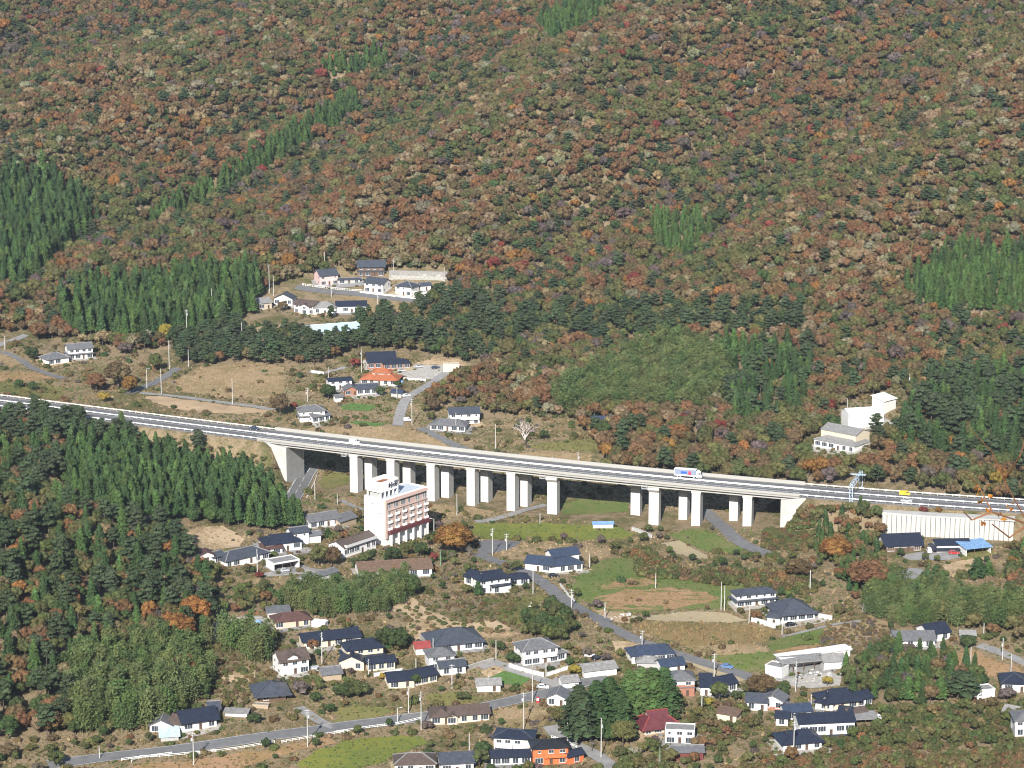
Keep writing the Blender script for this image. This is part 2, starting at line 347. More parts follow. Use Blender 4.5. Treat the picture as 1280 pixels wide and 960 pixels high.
for k, c in ROOFC.items(): mat('roof_' + k, c, .42 if k in ('navy', 'black', 'slate', 'blue') else .6, .25, .9, bump=.15, spec=.5)

# ------------------------------------------------------------------ fields and open ground
gm = ground_mat
gm('meadow_green', [(.085, .125, .035), (.11, .155, .042), (.155, .16, .06), (.23, .18, .095)], (.05, .3, 1.3))
gm('field_yellowgreen', [(.13, .15, .03), (.18, .185, .04), (.12, .155, .035), (.22, .19, .065)], (.03, .15, .8))
gm('dry_grass', [(.25, .175, .10), (.32, .235, .145), (.21, .16, .08), (.165, .14, .065)], (.05, .3, 1.3))
gm('brown_crop', [(.19, .14, .06), (.25, .18, .085), (.155, .125, .05), (.27, .20, .105)], (.03, .3, 1.3))
gm('stubble', [(.40, .33, .21), (.34, .28, .175), (.44, .37, .24)], (.05, .3, 1.0))
gm('red_grass', [(.29, .165, .09), (.35, .22, .13), (.25, .17, .08), (.17, .165, .06)], (.03, .2, .9))
gm('bare_soil', [(.38, .27, .165), (.46, .35, .23), (.29, .21, .125), (.17, .14, .07)], (.05, .25, .9))
gm('olive_grass', [(.135, .14, .045), (.19, .17, .065), (.11, .125, .04), (.25, .185, .095)], (.03, .2, .9))
gm('crop_green', [(.075, .14, .04), (.095, .175, .05), (.12, .13, .055)], (.05, .4, 1.5))
FIELDS = [('field', 'field_yellowgreen', 'Z4', [(-40, 540), (60, 540), (300, 535), (560, 545), (700, 555), (765, 590), (720, 615), (560, 620), (300, 625), (180, 620), (0, 612), (-50, 590)]),
 ('meadow', 'dry_grass', 'Z4', [(60, 690), (180, 640), (330, 628), (640, 645), (660, 700), (560, 735), (300, 720), (150, 715)]),
 ('meadow', 'meadow_green', 'Z8', [(-160, 240), (-60, 175), (20, 155), (110, 150), (200, 200), (330, 235), (520, 235), (700, 240), (860, 280), (960, 310), (900, 335), (650, 330), (600, 400), (500, 405), (330, 405), (180, 425), (-30, 415), (-90, 375), (-200, 330)]),
 ('meadow', 'red_grass', 'Z8', [(-60, 310), (60, 255), (200, 250), (260, 280), (190, 290), (60, 300)]),
 ('meadow', 'red_grass', 'Z8', [(-70, 350), (100, 310), (300, 300), (480, 320), (560, 350), (500, 375), (330, 400), (150, 412), (0, 405)]),
 ('field', 'stubble', 'Z8', [(180, 440), (420, 418), (580, 420), (690, 465), (600, 475), (300, 470), (200, 462)]),
 ('field', 'brown_crop', 'Z8', [(110, 490), (200, 465), (420, 475), (560, 580), (420, 600), (280, 560), (160, 520)]),
 ('field', 'brown_crop', 'Z8', [(440, 475), (700, 480), (860, 525), (790, 570), (640, 580), (560, 570), (500, 530)]),
 ('meadow', 'dry_grass', 'Z8', [(400, 600), (560, 585), (700, 575), (780, 590), (800, 620), (600, 640), (480, 640)]),
 ('meadow', 'meadow_green', 'Z8', [(520, 650), (640, 630), (800, 625), (960, 640), (960, 670), (800, 690), (780, 715), (690, 720), (600, 690)]),
 ('meadow', 'meadow_green', 'Z8', [(790, 575), (900, 545), (1060, 500), (1110, 560), (1080, 585), (930, 590), (860, 615), (810, 610)]),
 ('meadow', 'red_grass', 'Z8', [(820, 620), (930, 595), (1080, 585), (1140, 600), (1000, 640), (880, 645)]),
 ('field', 'stubble', 'Z8', [(262, 75), (350, 65), (440, 110), (520, 150), (430, 155), (330, 120)]),
 ('meadow', 'meadow_green', 'Z8', [(290, 40), (380, 10), (460, 0), (600, 65), (680, 100), (660, 130), (560, 120), (480, 120), (400, 75), (330, 55)]),
 ('meadow', 'meadow_green', 'Z4', [(410, 440), (500, 418), (740, 430), (750, 480), (600, 490), (420, 490)]),
 ('meadow', 'dry_grass', 'Z4', [(100, 200), (300, 180), (560, 190), (560, 235), (330, 245), (120, 215)]),
 ('meadow', 'olive_grass', 'Z4', [(230, 150), (430, 120), (640, 110), (700, 130), (560, 180), (300, 170)]),
 ('meadow', 'dry_grass', 'Z3', [(330, 60), (600, 50), (800, 55), (930, 90), (1150, 190), (900, 170), (560, 130), (360, 95)]),
 ('meadow', 'olive_grass', 'Z3', [(400, 295), (500, 285), (545, 300), (545, 345), (440, 365), (395, 350)]),
 ('meadow', 'dry_grass', 'Z3', [(940, 440), (1130, 455), (1270, 480), (1250, 500), (1100, 510), (950, 500)]),
 ('meadow', 'dry_grass', 'Z2', [(0, 440), (60, 420), (330, 425), (340, 450), (100, 465)]),
 ('meadow', 'dry_grass', 'Z1', [(880, 700), (1000, 640), (1280, 610), (1420, 640), (1420, 780), (1280, 800), (1050, 780), (900, 760)]),
 ('path', 'sand', 'Z1', [(720, 782), (800, 785), (960, 800), (1100, 825), (1330, 850), (1330, 868), (1100, 870), (900, 850), (760, 810)]),
 ('meadow', 'dry_grass', 'Z1', [(-40, 540), (80, 560), (130, 600), (60, 640), (-40, 640)]), ('meadow', 'red_grass', 'Z1', [(-40, 665), (120, 660), (300, 690), (180, 705), (-40, 710)]),
 ('meadow', 'olive_grass', 'Z1', [(-40, 715), (200, 715), (330, 745), (300, 800), (120, 780), (-40, 760)]),
 ('meadow', 'dry_grass', 'Z2', [(480, 280), (640, 285), (850, 300), (840, 360), (700, 370), (640, 350), (560, 300)]),
 ('garden', 'crop_green', 'Z7', [(605, 830), (680, 795), (820, 830), (760, 870), (640, 860)]), ('garden', 'bare_soil', 'Z7', [(560, 800), (640, 765), (700, 790), (600, 830)]),
 ('slope', 'bare_soil', 'Z7', [(120, 480), (200, 420), (280, 470), (330, 500), (480, 560), (640, 540), (760, 610), (640, 640), (400, 590), (240, 650), (180, 590), (200, 530)]),
 ('slope', 'olive_grass', 'Z7', [(620, 480), (740, 460), (840, 500), (760, 570), (640, 530)]),
 ('meadow', 'olive_grass', 'Z7', [(590, 430), (740, 420), (900, 415), (960, 470), (840, 485), (640, 460)]),
 ('yard', 'bare_soil', 'Z7', [(1130, 490), (1270, 500), (1340, 540), (1300, 560), (1180, 540)]), ('yard', 'bare_soil', 'Z8', [(20, 565), (110, 570), (200, 600), (120, 640), (40, 620)]),
 ('yard', 'stubble', 'Z8', [(330, 640), (430, 655), (690, 760), (640, 775), (450, 700)]),
 ('yard', 'gravel', 'Z8', [(800, 720), (900, 745), (1080, 710), (1170, 740), (1160, 790), (980, 805), (860, 780)]),
 ('yard', 'gravel', 'Z6', [(470, 560), (560, 525), (660, 520), (720, 550), (620, 590), (540, 590)]), ('yard', 'bare_soil', 'Z6', [(560, 590), (640, 570), (720, 600), (640, 640)]),
 ('slope', 'bare_soil', 'Z6', [(230, 130), (330, 80), (470, 70), (590, 130), (560, 180), (440, 190), (300, 190)]), ('slope', 'bare_soil', 'Z6', [(480, 830), (560, 770), (660, 780), (640, 850), (520, 860)]),
 ('meadow', 'dry_grass', 'Z6', [(540, 340), (700, 330), (850, 350), (720, 390), (580, 370)]), ('yard', 'gravel', 'Z6', [(640, 310), (860, 280), (1000, 290), (900, 310), (700, 325)]),
 ('meadow', 'red_grass', 'N6', [(640, 450), (760, 415), (900, 470), (1060, 540), (900, 550), (720, 530), (700, 480)]),
 ('meadow', 'red_grass', 'N2', [(20, 935), (400, 900), (820, 840), (1200, 770), (1240, 800), (900, 880), (600, 960), (20, 990)]),
 ('meadow', 'field_yellowgreen', 'N3', [(-250, 920), (0, 800), (260, 760), (500, 760), (560, 800), (400, 860), (200, 930), (-100, 990)]),
 ('meadow', 'dry_grass', 'N3', [(930, 610), (1110, 585), (1240, 600), (1240, 690), (1120, 720), (960, 690)]), ('meadow', 'olive_grass', 'N3', [(520, 520), (720, 490), (900, 540), (700, 580), (560, 570)]),
 ('meadow', 'olive_grass', 'N3', [(0, 590), (180, 580), (370, 605), (200, 650), (0, 690)]), ('meadow', 'dry_grass', 'N5', [(880, 900), (1080, 890), (1090, 930), (900, 950)]),
 ('meadow', 'dry_grass', 'Z8', [(1080, 500), (1180, 480), (1330, 440), (1420, 480), (1300, 560), (1150, 570)]), ('yard', 'asphalt_pale', 'Z5', [(750, 790), (850, 775), (1060, 790), (960, 810), (800, 810)]),
 ('yard', 'bare_soil', 'Z5', [(940, 830), (1060, 800), (1130, 800), (1020, 870), (960, 880)]), ('garden', 'crop_green', 'Z2', [(500, 830), (560, 815), (690, 830), (650, 855), (510, 850)]),
 ('garden', 'crop_green', 'Z2', [(540, 915), (600, 905), (730, 920), (680, 935)]), ('parking_lot', 'asphalt', 'Z4', [(-10, 625), (60, 622), (205, 628), (170, 660), (60, 690), (-10, 690)]),
 ('parking_lot', 'gravel', 'Z2', [(790, 650), (870, 625), (1030, 625), (1010, 680), (960, 700), (790, 690)]), ('slope', 'bare_soil', 'Z2', [(870, 620), (1000, 575), (1120, 600), (1140, 635), (1010, 625)]),
 ('yard', 'asphalt_pale', 'Z7', [(930, 830), (980, 815), (980, 860), (900, 870)])]
for k, (nm, m, fr, pts) in enumerate(FIELDS):
    drape(nm, pxpoly(fr, pts), MATS[m], 0.10 + 0.0035 * (k % 14), 0.25 if nm in ('parking_lot', 'yard', 'garden') else 1.3)

# ------------------------------------------------------------------ local roads
road('P', [(60, 957), (140, 946), (215, 938), (300, 926), (380, 915), (440, 907), (500, 900), (540, 895), (600, 885), (650, 874), (700, 862), (760, 846)], 6.5, label='two lane village road along the bottom of the valley', lines=[(2.9, .15, 0), (-2.9, .15, 0)])
road('Z4', [(-10, 690), (60, 720), (180, 760), (260, 800), (330, 845), (400, 905), (470, 950), (540, 990), (640, 1030)], 6.0, label='asphalt lane running down from the hotel past the blue roofed house')
c_b = road('Z8', [(-60, 450), (0, 490), (120, 550), (260, 605), (400, 650), (560, 700), (700, 745), (790, 800), (830, 850), (900, 890)], 5.5, label='grey lane running between the brown fields and the houses')
road('Z3', [(350, 262), (325, 300), (300, 350), (270, 400), (240, 440)], 7.6, label='paved road with dashed centre line under the viaduct', lines=[(0, .25, 1), (3.5, .2, 0), (-3.5, .2, 0)])
road('Z3', [(500, 420), (560, 450), (620, 470)], 3.0, 'asphalt_pale'); road('Z3', [(900, 60), (970, 95), (1060, 140), (1160, 180), (1290, 225), (1400, 260)], 4.5, label='narrow lane slanting down towards the viaduct behind it')
road('Z2', [(790, 930), (800, 870), (830, 800), (900, 750), (960, 715), (1010, 680), (1060, 650), (1140, 638)], 5.0, 'asphalt_pale', label='hillside lane climbing to the gravel car park')
road('Z4', [(-20, 530), (60, 520), (150, 495), (230, 470), (330, 445)], 4.0, 'asphalt_pale'); road('Z4', [(1120, 470), (1160, 510), (1220, 560), (1290, 625), (1370, 665), (1440, 690)], 6.0, label='asphalt road passing under the right part of the viaduct')
road('Z1', [(-60, 548), (40, 570), (110, 605), (160, 640), (240, 670), (320, 695)], 4.5, label='country lane below the lone hillside house'); road('Z1', [(-60, 545), (60, 505), (130, 475)], 4.0, 'asphalt_pale')
road('Z1', [(640, 770), (700, 745), (780, 710), (840, 675), (890, 640)], 5.0); road('Z1', [(700, 765), (900, 785), (1100, 812), (1280, 835), (1380, 850)], 4.0, 'asphalt_pale')
road('Z2', [(280, 235), (400, 255), (560, 268), (720, 288), (890, 306)], 7.0, label='grey street below the upper row of hillside houses'); road('Z2', [(340, 660), (400, 668), (480, 650), (560, 628)], 3.0, 'asphalt_pale')
road('Z5', [(700, 900), (760, 870), (830, 850), (800, 890), (830, 940)], 5.0, 'asphalt_pale'); road('N6', [(790, 395), (850, 415), (930, 445), (1030, 490)], 4.5, 'asphalt_pale')
road('Z7', [(560, 780), (640, 755), (720, 790), (800, 815), (900, 850), (960, 870)], 4.0, 'asphalt_pale'); road('N2', [(1010, 590), (1070, 630), (1150, 680), (1220, 710)], 4.0, 'asphalt_pale')
road('N4', [(130, 700), (180, 760), (270, 810), (380, 860), (470, 920), (520, 970)], 5.0, 'asphalt_pale', label='lane between the orange house and the conifers'); road('Z8', [(870, 545), (960, 525), (1060, 500), (1180, 475), (1280, 465)], 1.6, 'asphalt_pale')
road('Z6', [(860, 270), (930, 290), (1010, 305)], 2.6, 'asphalt_pale'); road('N5', [(560, 570), (620, 590), (720, 610)], 2.6, 'asphalt_pale')

# ------------------------------------------------------------------ expressway: the viaduct, and the road on the ground at both ends
def sweep(xs, prof, zf, name, m, parent=None, close=True):
    """A cross-section (offset from the near edge, height over the deck) run along the expressway."""
    vs = []; k = len(prof)
    for x in xs:
        for off, dz in prof: p = ex_pt(x, off); vs.append((p[0], p[1], zf(x) + dz))
    fs = []
    for i in range(len(xs) - 1):
        for a in range(k if close else k - 1):
            b = (a + 1) % k; fs.append((i * k + a, (i + 1) * k + a, (i + 1) * k + b, i * k + b))
    if close: fs += [tuple(range(k)), tuple(range((len(xs) - 1) * k + k - 1, (len(xs) - 1) * k - 1, -1))]
    o = MB().add(vs, fs).build(name, m, parent); return o
xv = np.arange(XL_END - 4, XR_END + 4.1, 4.0); xl = np.arange(-420, XL_END + .1, 6.0); xr = np.arange(XR_END, 420, 6.0); xall = np.arange(-420, 420, 4.0)
V = thing('viaduct', (0, 0, 0), 'long pale concrete expressway viaduct on paired piers across the valley', 'viaduct')
sweep(xv, [(0, -.35), (18, -.35), (18, -.0), (0, -.0)], deck_z, 'deck', MATS['concrete'], V)
sweep(xv, [(.45, .02), (17.55, .02)], deck_z, 'carriageway', MATS['deck_asphalt'], V, False)
o = sweep(xv, [(0, -.9), (.42, -.9), (.42, .95), (0, .95)], deck_z, 'parapet', MATS['concrete'], V); sweep(xv, [(17.58, -.9), (18, -.9), (18, 1.5), (17.58, 1.5)], deck_z, 'parapet', MATS['concrete'], V)
for g0, g1 in ((1.6, 2.4), (6.2, 7.0), (11.0, 11.8), (15.6, 16.4)): sweep(xv, [(g0, -2.3), (g1, -2.3), (g1, -.35), (g0, -.35)], deck_z, 'girder', MATS['concrete_pale'], V)
sweep(xv, [(.9, .98), (1.0, .98), (1.0, 1.06), (.9, 1.06)], deck_z, 'hand_rail', MATS['galvanised'], V)
sweep(xv, [(.1, 1.45), (.2, 1.45), (.2, 1.53), (.1, 1.53)], deck_z, 'hand_rail', MATS['galvanised'], V)
for dz in (.35, .72): sweep(xv, [(8.85, dz), (9.15, dz), (9.15, dz + .26), (8.85, dz + .26)], deck_z, 'median_rail', MATS['white_paint'], V)
for off in (1.4, 8.2, 9.8, 16.6): sweep(xv, [(off - .1, .035), (off + .1, .035)], deck_z, 'lane_line', MATS['road_paint'], V, False)
pm = MB().box(-.07, .07, -.07, .07, 0, .95).mesh('median_post', MATS['white_paint']); hp = MB().box(-.05, .05, -.05, .05, .9, 1.5).mesh('rail_post', MATS['galvanised'])
for x in np.arange(XL_END, XR_END, 3.2):
    p = ex_pt(x, 9.0); link('median_post', pm, V, (p[0], p[1], deck_z(x)))
for x in np.arange(XL_END, XR_END, 3.0):
    p = ex_pt(x, .15); link('rail_post', hp, V, (p[0], p[1], deck_z(x)))
for off in (4.2, 13.4):
    mb = MB()
    for x in np.arange(XL_END, XR_END, 13):
        a, b = ex_pt(x, off - .08), ex_pt(x + 5, off + .08); a2, b2 = ex_pt(x, off + .08), ex_pt(x + 5, off - .08)
        mb.add([(*a, deck_z(x) + .035), (*b2, deck_z(x + 5) + .035), (*b, deck_z(x + 5) + .035), (*a2, deck_z(x) + .035)], [(0, 1, 2, 3)])
    tag(mb.build('lane_dash', MATS['road_paint'], V), kind='stuff')
def pier(x, off, wl, wt, skew, head=False):
    c = ex_pt(x, off); z1 = deck_z(x) - 2.32; z0 = float(hgt(*c)) - 2; t = ex_tan(x); ang = math.atan2(t[1], t[0]) + R(skew); mb = MB()
    h = 0 if not head else 1.9
    pr = [(-wl / 2, -wt / 2), (wl / 2, -wt / 2), (wl / 2, wt / 2), (-wl / 2, wt / 2)]
    mb.box(-wl / 2, wl / 2, -wt / 2, wt / 2, z0, z1 - h - (0 if head else .6))
    if head:
        a, b = z1 - h - .5, z1 - .1; vs = [(x_, y_, a) for x_, y_ in pr] + [(x_ * 1.15, y_ * 1.75, b - .9) for x_, y_ in pr] + [(x_ * 1.15, y_ * 1.75, b) for x_, y_ in pr]
        fs = [(3, 2, 1, 0), (8, 9, 10, 11)] + [(i + s, (i + 1) % 4 + s, (i + 1) % 4 + 4 + s, i + 4 + s) for s in (0, 4) for i in range(4)]
        mb.add(vs, fs)
    else: mb.box(-wl / 2 - .22, wl / 2 + .22, -wt / 2 - .35, wt / 2 + .35, z1 - .8, z1 - .05)
    mb.build('pier', MATS['pier_concrete'], V, (c[0], c[1], 0), ang)
for k, x in enumerate(XF):
    if k == 0: continue
    pier(x, 4.5, 3.6 if k not in (6, 7) else 4.2, 5.6 if k not in (6, 7) else 4.2, 0, k in (6, 7))
for k, x in enumerate(XB): pier(x, 13.5, 3.6 if k != 5 else 4.0, 5.6 if k != 5 else 4.0, 0, k == 5)
# abutments: left one is a tall block beside the underpass, right one sits in the bank
for nm, x, ln, sgn in (('abutment', XL_END, 9, 1), ('abutment', XR_END, 7, -1)):
    vs = []; a, b = (x - 3, x + ln) if sgn > 0 else (x - ln, x + 3)
    for xx in (a, b):
        for off in (.3, 17.7): p = ex_pt(xx, off); vs += [(p[0], p[1], min(float(hgt(*p)), 14) - 4), (p[0], p[1], deck_z(xx) - (2.34 if (xx == b) == (sgn > 0) else .37))]
    MB().add(vs, [(0, 1, 3, 2), (4, 6, 7, 5), (0, 4, 5, 1), (2, 3, 7, 6), (1, 5, 7, 3), (0, 2, 6, 4)]).build(nm, MATS['concrete_pale'], V)
# a maintenance cage hung at two piers
for k in (1, 6, 7):
    c = ex_pt(XF[k] - 3.2, -.6); z = deck_z(XF[k]) - 2.6; mb = MB(); mb.box(-1.1, 1.1, -.6, .6, 0, .1)
    for a in (-1.05, 1.05):
        for b in (-.55, .55): mb.box(a - .05, a + .05, b - .05, b + .05, .05, 1.7)
    mb.box(-1.1, 1.1, -.6, -.54, 1.0, 1.1); mb.box(-1.1, 1.1, .54, .6, 1.0, 1.1); mb.build('inspection_cage', MATS['galvanised'], V, (c[0], c[1], z), math.atan2(ex_tan(XF[k])[1], ex_tan(XF[k])[0]))
for xs, nm in ((xl, 'left'), (xr, 'right')):
    lb = 'expressway carriageways on the ground ' + ('left of the viaduct between the woods' if nm == 'left' else 'right of the viaduct under the gantry')
    e = tag(sweep(xs, [(.2, -.6), (17.8, -.6), (17.8, -.02), (.2, -.02)], deck_z, 'expressway', MATS['deck_asphalt']), lb, kind='structure')
    for off in (1.4, 8.2, 9.8, 16.6): sweep(xs, [(off - .12, .0), (off + .12, .0)], deck_z, 'lane_line', MATS['road_paint'], e, False)
    for off, a, b in ((.3, 'near', 'nearest'), (9.0, 'median', 'middle'), (17.7, 'far', 'far')):
        lab = f'white guard rail on the {"median" if a == "median" else a + " edge"} of the expressway {nm} of the viaduct'
        gr = thing('guard_rail', (0, 0, 0), lab, 'guard rail')
        sweep(xs, [(off - .06, .5), (off + .06, .5), (off + .06, .86), (off - .06, .86)], deck_z, 'rail', MATS['white_paint'], gr)
        post = MB().box(-.08, .08, -.08, .08, -.7, 1.0).mesh('post', MATS['white_paint'])
        for x in np.arange(xs[0], xs[-1], 3.4 if a != 'far' else 3.0):
            if abs(project([*ex_pt(x, off), deck_z(x)])[0] - 640) < 720: p = ex_pt(x, off + .14); link('post', post, gr, (p[0], p[1], deck_z(x)))
# the orange tipped fence on the far edge at the left end of the bridge
fn = thing('safety_fence', (0, 0, 0), 'low fence with orange posts on the far edge near the left abutment', 'fence'); xs = np.arange(XL_END - 2, ex_at_u(405, 18), 3.0)
sweep(xs, [(18.05, .9), (18.15, .9), (18.15, 1.05), (18.05, 1.05)], deck_z, 'rail', mat('orange_rail', (.5, .22, .08)), fn)
om = MB().box(-.06, .06, -.06, .06, -.5, 1.9).mesh('post', MATS['orange_rail'])
for x in xs: p = ex_pt(x, 18.12); link('post', om, fn, (p[0], p[1], deck_z(x)))

# retaining wall of vertical panels below the expressway at the right
tx = ex_tan(0); RW = thing('retaining_wall', (*ex_pt((XW0 + XW1) / 2, -9), 0), 'tall white retaining wall of upright streaked panels beside the expressway', 'wall'); rl = Vector(RW.location)
npan = 27
mat('panel_white', (.55, .54, .51), .85, .1, .5, alt=(.33, .32, .30), amt=.7); mat('panel_gap', (.16, .155, .15), .9)
def wall_xy(f, off): x = XW0 + (XW1 - XW0) * f; p = ex_pt(x, off); return p
for k in range(npan):
    a, b = wall_xy(k / npan, -9.2), wall_xy((k + .86) / npan, -9.2); d = (b - a); L = np.hypot(*d); ang = math.atan2(d[1], d[0]); mid = (a + b) / 2
    zt = deck_z(mid[0]) - 1.2 - .02 * k; zb = min(float(hgt(mid[0], mid[1] - 4)), 8) - 1.5
    MB().box(-L / 2, L / 2, -.3, .35, zb, zt).build('panel', MATS['panel_white'], RW, (mid[0] - rl.x, mid[1] - rl.y, 0), ang)
a, b = wall_xy(0, -8.7), wall_xy(1, -8.7); d = b - a; L = np.hypot(*d); mid = (a + b) / 2
MB().box(-L / 2, L / 2, 0, .5, -2, deck_z(mid[0]) - 2.2).build('backing', MATS['panel_gap'], RW, (mid[0] - rl.x, mid[1] - rl.y, 0), math.atan2(d[1], d[0]))
MB().box(-L / 2 - .3, L / 2 + .3, -1.0, 4.6, deck_z(mid[0]) - 1.75, deck_z(mid[0]) - 1.15).build('coping', MATS['concrete_pale'], RW, (mid[0] - rl.x, mid[1] - rl.y, 0), math.atan2(d[1], d[0]))

# steel sign gantry across the expressway
xg = ex_at_u(1064, 0); pa, pb = ex_pt(xg, -1.5), ex_pt(xg + 2, 19.5); GA = thing('sign_gantry', (pa[0], pa[1], deck_z(xg)), 'pale blue steel truss gantry spanning the expressway on the right', 'gantry'); gl = Vector(GA.location)
A_, B_ = Vector((0, 0, -1)), Vector((pb[0] - pa[0], pb[1] - pa[1], -1)); dirn = (B_ - A_).normalized(); sd_ = Vector((-dirn.y, dirn.x, 0)); m = MATS['steel_blue']
for base in (A_, B_):
    mb = MB()
    for s in (-.55, .55): mb.bar(base + sd_ * s, base + sd_ * s + Vector((0, 0, 8.6)), .22)
    for k in range(7): mb.bar(base + sd_ * (-.55 if k % 2 else .55) + Vector((0, 0, .5 + k * 1.15)), base + sd_ * (.55 if k % 2 else -.55) + Vector((0, 0, 1.65 + k * 1.15)), .1)
    mb.build('post', m, GA)
mb = MB(); L = (B_ - A_).length; up = Vector((0, 0, 1))
for s in (-.55, .55):
    for z in (6.6, 8.3): mb.bar(A_ + sd_ * s + up * z, B_ + sd_ * s + up * z, .2)
nseg = 9
for k in range(nseg):
    for s in (-.55, .55):
        p, q = A_ + dirn * (L * k / nseg) + sd_ * s, A_ + dirn * (L * (k + 1) / nseg) + sd_ * s; mb.bar(p + up * (6.6 if k % 2 else 8.3), q + up * (8.3 if k % 2 else 6.6), .12)
    p = A_ + dirn * (L * k / nseg); mb.bar(p + sd_ * -.55 + up * 8.3, p + sd_ * .55 + up * 8.3, .1)
mb.build('beam', m, GA)
mb = MB(); c = A_ + dirn * (L * .72) + up * 8.45; mb.bar(c + sd_ * -3.0, c + sd_ * 3.2, 1.6, .14); mb.build('walkway', m, GA)
mb = MB(); c = A_ + dirn * (L * .74) + sd_ * -.9 + up * 7.0; mb.bar(c - dirn * 3, c + dirn * 3, .2, 2.2); mb.build('sign_panel', mat('panel_back', (.05, .07, .07), .6), GA)
# ------------------------------------------------------------------ buildings
def win_mesh(w, h, n=2):
    mb = MB(); t = .07; d = .07
    mb.box(-w / 2, w / 2, -d, 0, -h / 2, -h / 2 + t, 0); mb.box(-w / 2, w / 2, -d, 0, h / 2 - t, h / 2, 0)
    for k in range(n + 1):
        x = -w / 2 + (w - t) * k / n; mb.box(x, x + t, -d, 0, -h / 2 + t, h / 2 - t, 0)
    mb.box(-w / 2 + t, w / 2 - t, -.025, .01, -h / 2 + t, h / 2 - t, 1)
    mb.box(-w / 2 - .1, w / 2 + .1, -.16, -.0, -h / 2 - .08, -h / 2 - .005, 0)
    return mb.mesh('window', [MATS['window_frame'], MATS['glass']])
WIN = {'s': win_mesh(.9, .9, 1), 'm': win_mesh(1.75, 1.15), 'l': win_mesh(2.6, 1.9, 3), 'd': win_mesh(1.8, 2.0)}
DOORM = MB().box(-.5, .5, -.06, .02, 0, 2.05, 0).box(-.3, -.05, -.08, -.06, .9, 1.8, 1).box(.36, .42, -.12, -.06, .9, 1.1, 1).mesh('door', [mat('door_brown', (.10, .06, .04)), MATS['glass']])
def roof_geo(kind, w, d, z, ov, rise):
    """Top faces, ridge lines and the gable ends a wall must fill, for one block w by d with its eaves at z."""
    x0, x1, y0, y1 = -ov, w + ov, -ov, d + ov; dz = ov * rise * .8
    e = [(x0, y0, z - dz), (x1, y0, z - dz), (x1, y1, z - dz), (x0, y1, z - dz)]
    if kind in ('gx', 'gy'):
        if kind == 'gx':
            h = z + d / 2 * rise; vs = e + [(x0, d / 2, h), (x1, d / 2, h)]; fs = [(0, 1, 5, 4), (2, 3, 4, 5)]
        else:
            h = z + w / 2 * rise; vs = e + [(w / 2, y0, h), (w / 2, y1, h)]; fs = [(3, 0, 4, 5), (1, 2, 5, 4)]
        return vs, fs, [(4, 5)], h
    if kind in ('hip', 'pyr'):
        if kind == 'pyr': vs = e + [(w / 2, d / 2, z + min(w, d) / 2 * rise)]; return vs, [(0, 1, 4), (1, 2, 4), (2, 3, 4), (3, 0, 4)], [(0, 4), (1, 4), (2, 4), (3, 4)], vs[4][2]
        if w >= d: h = z + d / 2 * rise; i = min(d / 2, w / 2 - .4); vs = e + [(i, d / 2, h), (w - i, d / 2, h)]; fs = [(0, 1, 5, 4), (1, 2, 5), (2, 3, 4, 5), (3, 0, 4)]; rg = [(4, 5), (0, 4), (3, 4), (1, 5), (2, 5)]
        else: h = z + w / 2 * rise; i = min(w / 2, d / 2 - .4); vs = e + [(w / 2, i, h), (w / 2, d - i, h)]; fs = [(0, 1, 4), (1, 2, 5, 4), (2, 3, 5), (3, 0, 4, 5)]; rg = [(4, 5), (0, 4), (1, 4), (2, 5), (3, 5)]
        return vs, fs, rg, h
    if kind == 'shed': h = z + d * rise; vs = [(x0, y0, z - dz), (x1, y0, z - dz), (x1, y1, h + dz), (x0, y1, h + dz)]; return vs, [(0, 1, 2, 3)], [], h
    if kind == 'flat': return [(x0, y0, z), (x1, y0, z), (x1, y1, z), (x0, y1, z)], [(0, 1, 2, 3)], [], z
